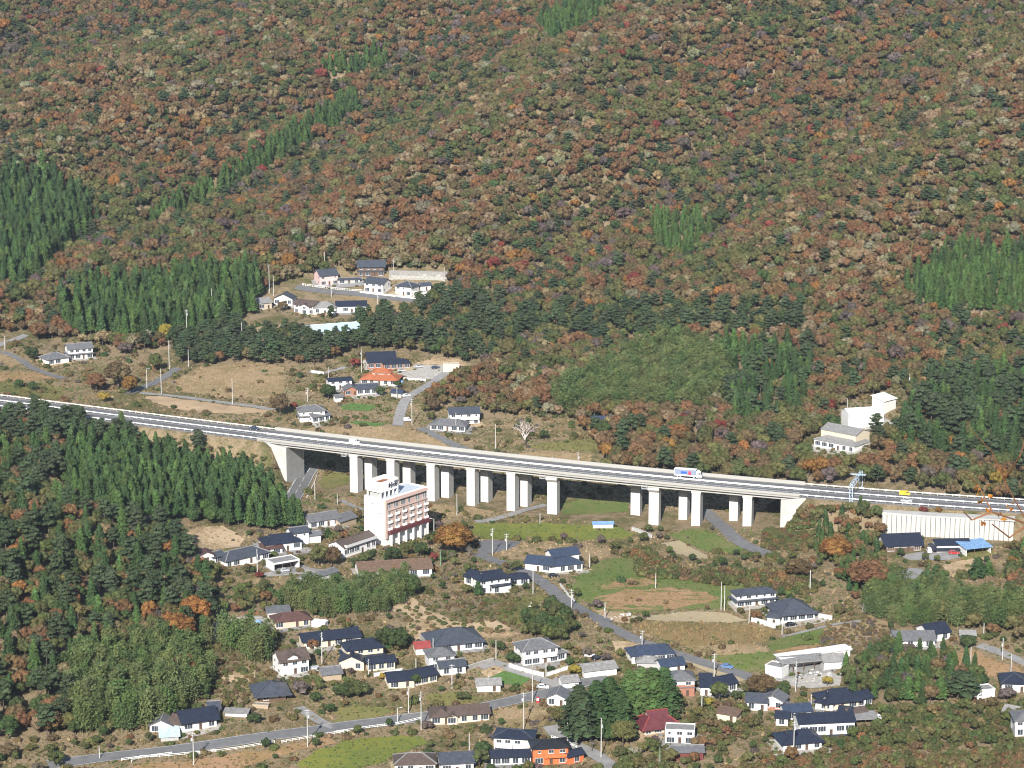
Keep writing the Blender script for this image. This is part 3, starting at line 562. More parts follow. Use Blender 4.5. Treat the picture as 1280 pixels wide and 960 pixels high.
def block(T, A, B, depth, h, roof, rc, wc, o, first, rnd):
    A, B = np.array(A[:2]), np.array(B[:2]); d = B - A; w_ = float(np.hypot(*d)); ex = d / w_; ey = np.array([-ex[1], ex[0]]); ang = math.atan2(ex[1], ex[0])
    cor = [A, B, B + ey * depth, A + ey * depth]; hs = [float(hgt(*c)) for c in cor]
    zf = (hs[0] + hs[1]) / 2 + o.get('up', 0); zb = min(hs) - .8; l = T.location; lx, ly, lz = A[0] - l.x, A[1] - l.y, zf - l.z
    def part(name, mb, m, parent=T): return mb.build(name, m, parent, (lx, ly, lz), ang) if parent is T else mb.build(name, m, parent)
    ov = o.get('ov', .6); rise = o.get('rise', .48); top = h; wm = MATS['wall_' + wc]; rm = MATS['roof_' + rc]; D = depth
    # wall, with its gable ends
    mb = MB(); b0 = zb - zf; base = [(0, 0), (w_, 0), (w_, D), (0, D)]
    vs = [(x, y, b0) for x, y in base] + [(x, y, top) for x, y in base]; fs = [(3, 2, 1, 0)] + [(i, (i + 1) % 4, (i + 1) % 4 + 4, i + 4) for i in range(4)]
    k = roof if roof != 'iri' else 'hip'
    if roof == 'gx': a = top + D / 2 * rise - .02; vs += [(0, D / 2, a), (w_, D / 2, a)]; fs[2] = (1, 2, 6, 9, 5); fs[4] = (3, 0, 4, 8, 7); fs += [(4, 5, 9, 8), (6, 7, 8, 9)]
    elif roof == 'gy': a = top + w_ / 2 * rise - .02; vs += [(w_ / 2, 0, a), (w_ / 2, D, a)]; fs[1] = (0, 1, 5, 8, 4); fs[3] = (2, 3, 7, 9, 6); fs += [(4, 8, 9, 7), (5, 6, 9, 8)]
    elif roof == 'shed': a = top + D * rise; vs[6] = (w_, D, a); vs[7] = (0, D, a); fs.append((4, 5, 6, 7))
    else: fs.append((4, 5, 6, 7))
    if o.get('open'):   # three walls and a row of posts
        zt = top + (D * rise if roof == 'shed' else 0); w3 = MB().box(0, w_, D - .2, D, b0, zt - .05).box(0, .2, 0, D - .2, b0, top).box(w_ - .2, w_, 0, D - .2, b0, top); wl = part('wall', w3, wm)
        pst = MB().box(-.1, .1, -.1, .1, b0, top + .02).mesh('post', MATS['wall_brown']); R3 = Matrix.Rotation(ang, 3, 'Z')
        for k3 in range(1, max(2, int(w_ / 3.5))):
            p3_ = R3 @ Vector((w_ * k3 / max(2, int(w_ / 3.5)), .12, 0)); link('post', pst, T, (lx + p3_.x, ly + p3_.y, lz), ang)
    else: wl = part('wall', MB().add(vs, fs), wm)
    if o.get('wains') and not o.get('open'):   # lower storey clad in another colour
        part('cladding', MB().box(-.04, w_ + .04, -.04, D + .04, b0 + .1, o.get('wh', 1.1)), MATS['wall_' + o['wains']], wl)
    # roof
    if roof == 'iri':
        hw, hd = (.26 * w_, .30 * D) if w_ >= D else (.30 * w_, .26 * D); zz = top; m1 = min(hw, hd); zt = top + m1 * rise
        x0, x1, y0, y1 = -ov, w_ + ov, -ov, D + ov; dz = ov * rise * .8; ix0, ix1, iy0, iy1 = m1, w_ - m1, m1, D - m1
        vv = [(x0, y0, top - dz), (x1, y0, top - dz), (x1, y1, top - dz), (x0, y1, top - dz), (ix0, iy0, zt), (ix1, iy0, zt), (ix1, iy1, zt), (ix0, iy1, zt)]
        V2, F2 = solid(vv, [(0, 1, 5, 4), (1, 2, 6, 5), (2, 3, 7, 6), (3, 0, 4, 7), (4, 5, 6, 7)], .2); r_ = part('roof', MB().add(V2, F2), rm)
        gw, gd = ix1 - ix0, iy1 - iy0; gk = 'gx' if w_ >= D else 'gy'; vs2, fs2, rg2, hr = roof_geo(gk, gw, gd, zt, .35, rise * 1.05); sh = lambda p: (p[0] + m1, p[1] + m1, p[2] + .02)
        V2, F2 = solid([sh(p) for p in vs2], fs2, .18); part('upper_roof', MB().add(V2, F2), rm, r_)
        q = [(ix0, iy0), (ix1, iy0), (ix1, iy1), (ix0, iy1)]; apex = [(ix0, (iy0 + iy1) / 2), (ix1, (iy0 + iy1) / 2)] if gk == 'gx' else [((ix0 + ix1) / 2, iy0), ((ix0 + ix1) / 2, iy1)]
        gv = [(x, y, zt - .1) for x, y in q] + [(x, y, hr - .18) for x, y in apex]
        part('gable', MB().add(gv, [(3, 2, 1, 0), (0, 3, 4), (1, 5, 2), (0, 4, 5, 1), (2, 5, 4, 3)] if gk == 'gx' else [(3, 2, 1, 0), (0, 1, 4), (2, 3, 5), (1, 2, 5, 4), (3, 0, 4, 5)]), wm, r_)
        ridges = [(sh(vs2[a]), sh(vs2[b])) for a, b in rg2] + [(vv[i], vv[i + 4]) for i in range(4)]
    elif roof == 'flat':
        mb = MB()
        for x0, x1, y0, y1 in ((-.1, w_ + .1, -.1, .15), (-.1, w_ + .1, D - .15, D + .1), (-.1, .15, .15, D - .15), (w_ - .15, w_ + .1, .15, D - .15)): mb.box(x0, x1, y0, y1, top - .3, top + .35)
        part('parapet', mb, wm); r_ = part('roof', MB().box(.14, w_ - .14, .14, D - .14, top - .1, top + .06), rm); ridges = []
    else:
        vs2, fs2, rg2, hr = roof_geo(k, w_, D, top + .16, ov, rise); V2, F2 = solid(vs2, fs2, .2); r_ = part('roof', MB().add(V2, F2), rm); ridges = [(vs2[a], vs2[b]) for a, b in rg2]
    if ridges and not o.get('noridge'):
        mb = MB()
        for p, q in ridges: mb.bar(Vector(p) + Vector((0, 0, .06)), Vector(q) + Vector((0, 0, .06)), .34, .26)
        part('ridge_cap', mb, MATS['roof_' + o.get('ridge', 'ltgrey' if rc in ('slate', 'grey') else rc)], r_)
    st = o.get('st', 2 if h > 4.6 else 1)
    if o.get('skirt'):   # lower roof running round the ground floor
        z1 = h / st * (st - 1) + .35; e = o['skirt']; vv = [(-e, -e, z1 - e * .4), (w_ + e, -e, z1 - e * .4), (w_ + e, D + e, z1 - e * .4), (-e, D + e, z1 - e * .4), (0, 0, z1), (w_, 0, z1), (w_, D, z1), (0, D, z1)]
        V2, F2 = solid(vv, [(0, 1, 5, 4), (1, 2, 6, 5), (2, 3, 7, 6), (3, 0, 4, 7)], .16); part('lower_roof', MB().add(V2, F2), rm)
    if o.get('balc'):    # balcony on the front
        z1 = h / st - .1; a, b = o['balc']; mb = MB().box(a * w_, b * w_, -1.2, -.02, z1 - .15, z1); mb.box(a * w_, b * w_, -1.2, -1.1, z1, z1 + 1.0); mb.box(a * w_, a * w_ + .1, -1.1, -.02, z1, z1 + 1.0); mb.box(b * w_ - .1, b * w_, -1.1, -.02, z1, z1 + 1.0)
        part('balcony', mb, MATS['wall_' + o.get('bc', wc)])
    if o.get('win', 1):
        sh_ = h / st; R2 = Matrix.Rotation(ang, 3, 'Z')
        def put(mesh, x, y, z, a, nm='window'): p = R2 @ Vector((x, y, z)); link(nm, mesh, T, (lx + p.x, ly + p.y, lz + p.z), ang + a)
        for s in range(st):
            zc = s * sh_ + sh_ * .52; door = first and s == 0
            for a, ln, ox, oy, dx, dy in ((0, w_, 0, -.0, 1, 0), (-R(90), D, 0, D, 0, -1), (R(90), D, w_, 0, 0, 1), (R(180), w_, w_, D, -1, 0)):
                n_ = max(1, int(ln / (3.0 if a == 0 else 3.8))); n_ = min(n_, 6)
                for q in range(n_):
                    f = (q + .5) / n_ + rnd.uniform(-.06, .06) / n_; x, y = ox + dx * ln * f, oy + dy * ln * f
                    nx, ny = (0, -1) if a == 0 else (-1, 0) if a == -R(90) else (1, 0) if a == R(90) else (0, 1)
                    x += nx * .012; y += ny * .012
                    if a == 0 and door and q == n_ // 2: put(DOORM, x, y, .1, a, 'door'); continue
                    if rnd.random() < (.1 if a == 0 else .3): continue
                    kd = rnd.choice('lld') if (s == 0 and a == 0 and ln / n_ > 2.9) else ('m' if rnd.random() < .7 and ln / n_ > 2.1 else 's')
                    put(WIN[kd], x, y, max(zc, 1.15) if kd in 'ld' else zc + .15, a)
    return (lx, ly, lz, ang, w_, D)
def house(label, blocks, name='house', cat='house', group=None):
    """blocks: (frame, xL, yL, xR, yR, depth, eaves height, roof, roof colour, wall colour, options); front base line measured in the photograph."""
    fr, a, b, c, d = blocks[0][:5]; g1, g2 = G(fr, a, b), G(fr, c, d); m = (g1 + g2) / 2; T = thing(name, m, label, cat, 0, group); rnd = random.Random(label)
    for i, bl in enumerate(blocks):
        fr, a, b, c, d, dep, h, rf, rc, wc = bl[:10]; o = bl[10] if len(bl) > 10 else {}
        block(T, G(fr, a, b), G(fr, c, d), dep, h, rf, rc, wc, o, i == 0, rnd); FOOT.append((G(fr, a, b), G(fr, c, d), dep))
    return T
FOOT = []
# -- upper left
house('lone white house with grey tiled roofs below the cedar wood', [('Z1', 345, 600, 465, 590, 8, 5.4, 'gx', 'grey', 'white', {'skirt': .9}), ('Z1', 240, 628, 345, 612, 9, 2.9, 'hip', 'grey', 'white')])
# -- hillside estate, upper row
house('pink and white house with dark gable roof, leftmost of upper estate row', [('Z2', 402, 233, 490, 218, 9, 5.4, 'gx', 'slate', 'pink', {'rise': .6, 'ridge': 'slate'})])
house('dark brown two storey house in front of the stone wall', [('Z2', 592, 188, 722, 176, 9, 5.6, 'gx', 'slate', 'brown', {'rise': .55, 'skirt': .7, 'ridge': 'slate', 'ov': .9})])
house('white house with dark gable facing the street in the estate', [('Z2', 623, 254, 712, 268, 9, 5.0, 'gx', 'slate', 'white', {'st': 2, 'ridge': 'slate'})])
house('white house with pale lines on its grey hip roof', [('Z2', 778, 270, 856, 284, 8.5, 5.0, 'hip', 'slate', 'white', {'st': 2})])
house('small white annex with dark roof at the right end of estate', [('Z2', 905, 258, 955, 250, 5, 3.0, 'gx', 'slate', 'white')]); house('white garage block at the street corner of the estate', [('Z2', 876, 292, 938, 284, 4, 2.6, 'flat', 'ltgrey', 'white', {'win': 0})], 'garage', 'garage')
house('low dark carport beside the red hedge', [('Z2', 492, 222, 600, 212, 4, 2.2, 'gx', 'slate', 'grey', {'rise': .25})], 'carport', 'carport')
# lower row
house('beige house with brown-grey roof, leftmost of lower estate row', [('Z2', 96, 352, 160, 342, 9, 3.6, 'gx', 'ltgrey', 'beige', {'rise': .4})])
house('small white gabled house with navy roof beside the beige house', [('Z2', 172, 322, 262, 330, 7, 3.6, 'gy', 'slate', 'white', {'ridge': 'slate'})])
house('white house with two dark gables in the lower estate row', [('Z2', 272, 358, 368, 374, 8, 4.4, 'gx', 'brown', 'white', {'st': 2}), ('Z2', 300, 366, 345, 373, 3, 4.0, 'gy', 'brown', 'white', {'st': 2})])
house('white house under a pale grey roof in the lower row', [('Z2', 370, 374, 478, 368, 8, 3.8, 'hip', 'ltgrey', 'white')])
house('white house with wide navy roof, rightmost of lower row', [('Z2', 484, 366, 632, 360, 9, 3.6, 'gx', 'navy', 'white', {'rise': .38})])
house('large shed with pale blue metal roof among the pines', [('Z2', 385, 505, 612, 480, 20, 3.8, 'gx', 'ltblue', 'pale', {'rise': .2, 'win': 0, 'ridge': 'ltblue'})], 'shed', 'shed')
# middle cluster
house('big house with steep navy roof and brown gables by car park', [('Z2', 640, 650, 780, 640, 12, 3.6, 'gx', 'navy', 'brick', {'rise': .62}), ('Z2', 720, 652, 850, 640, 6, 3.0, 'hip', 'navy', 'brick')])
house('house with bright orange tiled roofs on two levels', [('Z2', 606, 722, 784, 730, 9, 2.9, 'hip', 'orange', 'white', {'ov': .9}), ('Z2', 662, 716, 752, 719, 5.5, 5.5, 'hip', 'orange', 'white')])
house('white flat fronted house with dark roof left of orange roof', [('Z2', 446, 752, 560, 742, 6, 4.4, 'gx', 'navy', 'white', {'rise': .22, 'st': 2})])
house('traditional house with grey gabled roofs below the orange roof', [('Z2', 525, 782, 590, 776, 7, 3.0, 'gy', 'grey', 'brick'), ('Z2', 585, 778, 690, 768, 7, 3.0, 'gx', 'slate', 'white')])
house('white two storey house with grey roofs left of the gardens', [('Z2', 300, 912, 425, 905, 7.5, 5.2, 'hip', 'grey', 'white', {'skirt': .8}), ('Z2', 365, 918, 450, 900, 5, 2.8, 'gx', 'grey', 'white')])
house('white two storey house with dark roof above the lane', [('Z2', 1050, 925, 1198, 918, 8, 5.2, 'gx', 'slate', 'white', {'balc': (.5, .98), 'ridge': 'slate'})])
house('low white house with charcoal hip roof behind the viaduct', [('Z2', 952, 950, 1125, 962, 8, 2.8, 'hip', 'grey', 'white', {'ridge': 'grey'})])
house('small white garden store beside the traditional house', [('Z2', 480, 812, 515, 806, 3, 2.4, 'gx', 'grey', 'white', {'win': 0})], 'shed', 'shed'); house('blank cream block at the end of the car park', [('Z2', 1016, 662, 1096, 656, 3, 3.6, 'flat', 'ltgrey', 'cream', {'win': 0})], 'storehouse', 'storehouse')
house('little blue-grey roofed carport beside the hillside lane', [('Z2', 756, 785, 806, 790, 4, 2.4, 'gx', 'blue', 'grey', {'win': 0})], 'carport', 'carport')
# -- around the hotel
house('low inn annex with grey tiled roof left of the hotel', [('Z3', 350, 560, 500, 548, 8, 3.0, 'gx', 'grey', 'white'), ('Z3', 500, 556, 582, 538, 7, 2.6, 'gx', 'grey', 'tan', {'win': 0})])
house('house with navy roof and red-brown porch roof near the hotel', [('Z3', 130, 684, 308, 668, 9, 3.6, 'iri', 'navy', 'white'), ('Z3', 108, 690, 212, 688, 3.5, 2.2, 'shed', 'redbrown', 'white', {'rise': .3}), ('Z3', 262, 650, 345, 640, 6, 5.2, 'gx', 'slate', 'white')])
house('long house with blue-grey hip roof at the wood edge', [('Z6', 490, 272, 705, 248, 9, 3.0, 'hip', 'slate', 'white')])
house('small house with reddish gable beside the blue-grey roof', [('Z6', 362, 250, 430, 256, 5, 3.0, 'gy', 'redbrown', 'white'), ('Z6', 425, 256, 482, 250, 5, 2.6, 'gx', 'slate', 'white')])
T = house('white flat roofed garage with one open dark bay', [('Z6', 730, 298, 858, 286, 7, 3.4, 'flat', 'ltgrey', 'white', {'win': 0, 'open': 1})], 'garage', 'garage')
house('long two storey wing with brown roof beside the hotel', [('Z3', 520, 712, 680, 662, 8, 4.6, 'gx', 'brown', 'white', {'rise': .42, 'balc': (.02, .98), 'bc': 'pale'})]); house('wide low hall with worn brown roof in front of the hotel', [('Z3', 600, 812, 960, 800, 13, 2.8, 'gx', 'rust', 'white', {'rise': .3, 'ridge': 'rust'})], 'hall', 'hall')
house('low shed with grey roof above the bamboo', [('Z6', 890, 358, 1050, 326, 5, 2.0, 'gx', 'grey', 'grey', {'rise': .3, 'win': 0})], 'shed', 'shed')
house('small white storehouse between the annex and brown wing', [('Z3', 345, 636, 405, 632, 4, 3.2, 'gx', 'grey', 'white', {'win': 0})], 'storehouse', 'storehouse')
# -- centre
house('white house with navy roofs beside the lane below hotel', [('Z7', 560, 405, 712, 398, 8, 5.4, 'iri', 'navy', 'white'), ('Z7', 482, 358, 560, 384, 7, 3.2, 'gx', 'navy', 'white'), ('Z7', 622, 408, 716, 400, 2.5, 2.9, 'shed', 'navy', 'white', {'rise': .35}), ('Z7', 712, 368, 806, 364, 5, 2.8, 'hip', 'navy', 'white')])
house('large white house with bright blue-black roofs across the lane', [('Z7', 786, 288, 912, 304, 8, 3.0, 'gx', 'blue', 'white', {'ridge': 'slate'}), ('Z7', 915, 308, 1072, 296, 8, 3.2, 'hip', 'blue', 'white', {'ridge': 'slate'}), ('Z7', 925, 292, 1055, 280, 7, 5.8, 'gx', 'blue', 'white', {'ridge': 'slate'})])
house('long house with a big slate hip roof below the bare slope', [('Z7', 330, 708, 574, 684, 13, 3.2, 'hip', 'slate', 'white', {'ov': 1.0, 'ridge': 'slate'}), ('Z7', 240, 716, 310, 710, 5, 2.6, 'gx', 'red', 'white', {'win': 0})])
house('two storey house with pale grey roof in front of long roof', [('Z7', 305, 792, 432, 784, 7, 5.0, 'hip', 'grey', 'white', {'ridge': 'grey'}), ('Z7', 362, 818, 488, 806, 6, 2.8, 'gx', 'slate', 'white')])
house('cream house with long black roof beside the village road', [('Z7', 104, 884, 232, 878, 8, 2.8, 'gx', 'navy', 'cream', {'rise': .42}), ('Z7', 225, 872, 345, 848, 7, 2.8, 'gx', 'navy', 'cream')])
house('white two storey house with grey hip roof and garden wall', [('Z7', 778, 772, 948, 748, 9, 5.6, 'hip', 'grey', 'white', {'balc': (.5, .95)}), ('Z7', 940, 748, 992, 738, 6, 3.0, 'hip', 'grey', 'white')])
house('tiny white cottage with grey roof beside the village road', [('Z7', 546, 900, 662, 898, 5, 2.6, 'gx', 'ltgrey', 'white', {'win': 1})])
house('white store with grey-brown roof behind the conifers', [('N4', 336, 418, 525, 395, 7, 2.6, 'gx', 'ltgrey', 'white', {'rise': .36, 'win': 0})], 'storehouse', 'storehouse')
house('white roadside shop with grey gable by the conifers', [('N4', 112, 575, 225, 585, 7, 2.8, 'gy', 'grey', 'white')], 'shop', 'shop'); house('little white store with grey roof above the roadside shop', [('N4', 208, 482, 300, 470, 5, 2.4, 'gx', 'ltgrey', 'white', {'win': 0})], 'shed', 'shed')
# -- lower left village
house('salmon house with brown hip roof beside the gravel yard', [('Z6', 735, 590, 912, 566, 7, 2.8, 'hip', 'redbrown', 'salmon', {'ridge': 'redbrown'}), ('Z6', 918, 575, 985, 580, 3, 1.8, 'flat', 'white', 'white', {'win': 0})])
house('long cream house with straight navy roof', [('Z6', 880, 690, 1128, 655, 7, 2.9, 'gx', 'navy', 'cream', {'rise': .45, 'ov': .9}), ('Z6', 1125, 660, 1165, 652, 4, 2.4, 'shed', 'navy', 'white', {'win': 0})])
house('white two storey house with steep dormered grey roof', [('Z6', 765, 822, 905, 800, 8, 5.0, 'gx', 'brown', 'white', {'rise': .62, 'ridge': 'brown'}), ('Z6', 800, 815, 850, 808, 4.5, 6.2, 'gy', 'brown', 'white', {'rise': .5, 'win': 0, 'ridge': 'brown'})])
house('navy roofed house half hidden at the bamboo edge', [('Z6', 405, 622, 560, 634, 8, 2.6, 'iri', 'navy', 'white')]); house('temple hall with a dark pyramid roof', [('N2', 782, 560, 935, 548, 9, 3.2, 'pyr', 'slate', 'white', {'ov': 2.0, 'rise': .55, 'wains': 'brown', 'ridge': 'slate'}), ('N2', 740, 590, 830, 600, 2.5, 1.0, 'flat', 'ltgrey', 'tan', {'win': 0})], 'temple_hall', 'temple')
house('old shed with tilted grey roof below the white dormered house', [('Z6', 975, 846, 1068, 838, 6, 2.4, 'gx', 'grey', 'tan', {'rise': .5, 'win': 0})], 'shed', 'shed'); house('low white storehouse behind the gravel yard', [('Z6', 700, 535, 808, 528, 5, 2.4, 'shed', 'grey', 'white', {'rise': .12, 'win': 0})], 'storehouse', 'storehouse')
house('two storey cream house with layered navy roofs and walled garden', [('N3', 70, 340, 280, 318, 8, 5.6, 'iri', 'navy', 'cream', {'skirt': 1.1}), ('N3', 20, 362, 165, 372, 8, 2.9, 'gy', 'navy', 'cream'), ('N3', 190, 375, 350, 362, 5, 2.9, 'gx', 'navy', 'cream')])
house('long farmhouse with deep navy roof at the bamboo foot', [('N2', 330, 738, 525, 702, 9, 3.2, 'gx', 'navy', 'white', {'ov': 1.0, 'rise': .5}), ('N2', 245, 725, 335, 738, 7, 2.6, 'gx', 'brown', 'white'), ('N2', 482, 650, 545, 645, 6, 3.0, 'gx', 'slate', 'grey', {'win': 0})])
house('white shed with grey roof left of the farmhouse', [('N2', 130, 735, 262, 738, 6, 2.4, 'gy', 'grey', 'white')], 'shed', 'shed'); house('lean-to with pale blue sheet roof beside the farmhouse', [('N2', 195, 792, 300, 784, 6, 1.6, 'shed', 'ltblue', 'grey', {'rise': .2, 'win': 0})], 'shed', 'shed')
house('low white seedling shed beside the farmhouse garden', [('N2', 575, 640, 705, 648, 2.5, 1.4, 'shed', 'ltgrey', 'white', {'rise': .15, 'win': 0})], 'shed', 'shed')
house('cream bungalow with two dark brown roofs by the roadside', [('N3', 562, 692, 680, 688, 8, 2.8, 'hip', 'brown', 'cream', {'ridge': 'brown'}), ('N3', 675, 688, 908, 664, 7, 2.8, 'gx', 'brown', 'cream', {'ridge': 'brown', 'rise': .5}), ('N3', 660, 692, 720, 690, 2.5, 2.8, 'gy', 'brown', 'cream')])
house('white two storey house with navy hip roof left of orange house', [('N3', 935, 868, 1160, 878, 8, 5.8, 'hip', 'navy', 'white', {'rise': .36, 'ridge': 'slate', 'balc': (.08, .5)}), ('N3', 920, 935, 1155, 925, 5, 2.8, 'gx', 'navy', 'white')])
house('bright orange two storey house with black hip roof', [('N4', 30, 935, 238, 920, 7.5, 5.6, 'hip', 'black', 'orange', {'rise': .34, 'ridge': 'black', 'balc': (.3, .95)}), ('N4', 240, 928, 330, 905, 4, 2.6, 'gx', 'navy', 'orange')])
house('white house with pale lines on a grey hip roof at bottom edge', [('N3', 352, 985, 588, 980, 8, 3.4, 'hip', 'brown', 'white', {'ridge': 'ltgrey'})]); house('white gabled house with slate roof at the bottom edge', [('N3', 622, 985, 815, 972, 8, 3.4, 'gx', 'slate', 'white', {'ridge': 'slate'})])
# -- lower right village
house('white house with blue-grey hip roof beside the grey lane', [('N4', 618, 335, 865, 322, 8, 3.6, 'iri', 'blue', 'white', {'ridge': 'slate'})]); house('low grey roof in front of the blue-grey hip roof', [('N4', 645, 352, 775, 362, 5, 2.2, 'hip', 'ltgrey', 'grey', {'ridge': 'ltgrey', 'win': 0})], 'shed', 'shed')
house('white house with blue gable roof behind the brick house', [('N4', 795, 392, 928, 378, 6, 2.8, 'gx', 'blue', 'white', {'ridge': 'slate', 'rise': .5})])
house('two storey brick and white house with grey hip roof', [('N4', 842, 525, 985, 522, 8, 5.8, 'hip', 'grey', 'white', {'skirt': .3, 'ridge': 'grey', 'wains': 'brick', 'wh': 4.0})]); house('white house with black gable roof beside the lane corner', [('N4', 1022, 518, 1085, 520, 11, 3.2, 'gx', 'navy', 'white'), ('N4', 1080, 520, 1238, 490, 7, 3.0, 'gx', 'navy', 'white')])
house('old farmhouse with tall maroon thatch-shaped roof', [('N4', 690, 758, 895, 728, 9, 2.8, 'iri', 'maroon', 'beige', {'rise': .8, 'ov': 1.2, 'ridge': 'red'})]); house('white block with dark slit windows beside the maroon roof', [('N4', 812, 800, 985, 806, 6, 4.4, 'flat', 'ltgrey', 'white', {'st': 2})])
house('maroon walled shed with grey roof at the bottom edge', [('N4', 862, 905, 1038, 900, 6, 2.8, 'gx', 'grey', 'maroon', {'rise': .35, 'win': 0})], 'shed', 'shed')
house('white two storey house with blue-grey roofs above the stubble', [('Z8', 645, 398, 838, 376, 6, 4.5, 'hip', 'slate', 'white', {'st': 2, 'skirt': 1.0, 'ridge': 'slate', 'rise': .4})]); house('white house with a great dark hip roof and white garden wall', [('Z8', 795, 482, 858, 488, 6, 3.0, 'hip', 'slate', 'white', {'ridge': 'slate'}), ('Z8', 865, 480, 1032, 455, 13, 3.2, 'hip', 'slate', 'white', {'ov': 1.1, 'ridge': 'slate', 'rise': .55})])
SW = house('long white open fronted stone yard shed', [('Z8', 865, 712, 1210, 640, 4, 3.4, 'shed', 'white', 'white', {'rise': .05, 'win': 0, 'noridge': 1}), ('Z8', 872, 735, 1085, 702, 5, 3.6, 'shed', 'ltgrey', 'white', {'rise': .1, 'win': 0, 'open': 1, 'wains': 'brick'}), ('Z8', 785, 735, 868, 755, 5, 3.6, 'flat', 'ltgrey', 'white', {'win': 0}), ('Z8', 1080, 712, 1180, 700, 6, 3.0, 'gx', 'ltgrey', 'pale', {'win': 0})], 'workshop', 'workshop')
house('house with mixed grey and blue roofs beside the rust tree', [('N5', 345, 605, 470, 610, 7, 3.0, 'gx', 'slate', 'white', {'ridge': 'slate'}), ('N5', 440, 595, 560, 612, 6, 3.4, 'gy', 'grey', 'white', {'wains': 'brick'})])
house('pale shed with overgrown flat brown roof', [('N5', 168, 660, 285, 680, 5, 2.4, 'shed', 'rust', 'cream', {'rise': .1})], 'shed', 'shed')
house('traditional house with curved navy roofs and cream gables', [('N5', 815, 612, 1010, 590, 9, 3.2, 'iri', 'navy', 'cream', {'ov': 1.1, 'rise': .55}), ('N5', 755, 600, 860, 612, 6, 2.8, 'iri', 'navy', 'white'), ('N5', 1000, 590, 1090, 568, 6, 2.6, 'gx', 'navy', 'white')])
house('yellow-orange walled shed with navy roof', [('N5', 890, 668, 960, 676, 6, 2.6, 'gx', 'navy', 'yellow', {'win': 0}), ('N5', 955, 676, 1060, 660, 5, 2.4, 'gx', 'brown', 'yellow', {'win': 0})], 'shed', 'shed')
house('long white two storey house with straight navy roof', [('N5', 660, 765, 985, 748, 8, 4.6, 'gx', 'navy', 'white', {'rise': .42, 'skirt': .9})]); house('low house with bluish panel roof behind the long navy roof', [('N5', 575, 665, 730, 652, 6, 2.8, 'gx', 'blue', 'white', {'ridge': 'slate'}), ('N5', 520, 695, 590, 700, 5, 2.8, 'gx', 'navy', 'white')])
house('navy roofed house in front of the long white house', [('N5', 565, 852, 790, 835, 9, 3.0, 'iri', 'navy', 'white', {'ov': .9})]); house('pale carport with grey roof right of the long house', [('N5', 985, 700, 1120, 690, 5, 2.2, 'shed', 'ltgrey', 'pale', {'rise': .1, 'win': 0, 'open': 1})], 'carport', 'carport')
house('farmhouse with joined grey and navy roofs below the bamboo', [('N6', 400, 412, 585, 398, 9, 2.8, 'gx', 'grey', 'white', {'ridge': 'grey', 'rise': .4}), ('N6', 560, 385, 655, 362, 9, 3.0, 'gx', 'navy', 'white')]); house('small white shed with blue-white roof right of the farmhouse', [('N6', 705, 378, 770, 374, 4, 2.4, 'gx', 'ltgrey', 'white', {'win': 0})], 'shed', 'shed')
house('white house with dark hip roof at the right edge', [('N6', 895, 612, 1020, 610, 9, 3.2, 'hip', 'navy', 'white', {'ridge': 'slate'}), ('N6', 782, 645, 862, 630, 5, 2.8, 'flat', 'ltgrey', 'white', {'win': 0})]); house('white house with grey roof at the lower right edge', [('N6', 955, 815, 1050, 812, 8, 5.4, 'hip', 'grey', 'white', {'ridge': 'grey'})])
house('white low shed with grey roof beside the lower right house', [('N6', 902, 725, 960, 735, 5, 2.2, 'gx', 'ltgrey', 'pale', {'win': 0})], 'shed', 'shed')
# -- right, by the retaining wall and behind the expressway
house('large house with glossy navy roof below the retaining wall', [('Z5', 700, 782, 848, 770, 11, 3.2, 'gx', 'navy', 'white', {'ov': 1.0, 'rise': .5, 'wains': 'brown', 'wh': 2.0})]); house('white garage with two tier navy roof below the retaining wall', [('Z5', 912, 778, 1050, 772, 7, 3.0, 'gx', 'navy', 'white', {'skirt': 1.5, 'st': 2, 'win': 0, 'rise': .35})], 'garage', 'garage')
house('carport with bright blue sheet roof below the retaining wall', [('Z5', 1036, 795, 1140, 780, 8, 3.0, 'shed', 'skyblue', 'white', {'rise': .1, 'win': 0, 'open': 1})], 'carport', 'carport')
house('white two tier factory building behind the expressway', [('Z5', 396, 332, 566, 356, 13, 3.2, 'hip', 'ltgrey', 'white', {'rise': .35, 'ridge': 'ltgrey', 'ov': .4}), ('Z5', 424, 318, 570, 340, 11, 6.4, 'gx', 'ltgrey', 'cream', {'rise': .32, 'ridge': 'ltgrey', 'ov': .4, 'win': 0, 'up': 0})], 'factory_building', 'factory')
house('long white shed roof climbing the slope behind the factory', [('Z5', 540, 268, 690, 232, 9, 6.5, 'gx', 'white', 'white', {'rise': .35, 'ridge': 'white', 'win': 0, 'ov': .3}), ('Z5', 690, 195, 740, 170, 7, 5.5, 'shed', 'white', 'white', {'rise': .2, 'win': 0})], 'shed', 'shed')
house('low bright blue shed at the edge of the yellow-green field', [('Z4', 566, 562, 666, 562, 3, 1.9, 'gx', 'skyblue', 'pale', {'rise': .25, 'win': 0, 'ridge': 'skyblue', 'ov': .4})], 'shed', 'shed'); house('small blue roofed hut among the trees behind the viaduct', [('Z4', 560, 50, 660, 45, 6, 2.2, 'gx', 'blue', 'white', {'win': 0})], 'shed', 'shed')

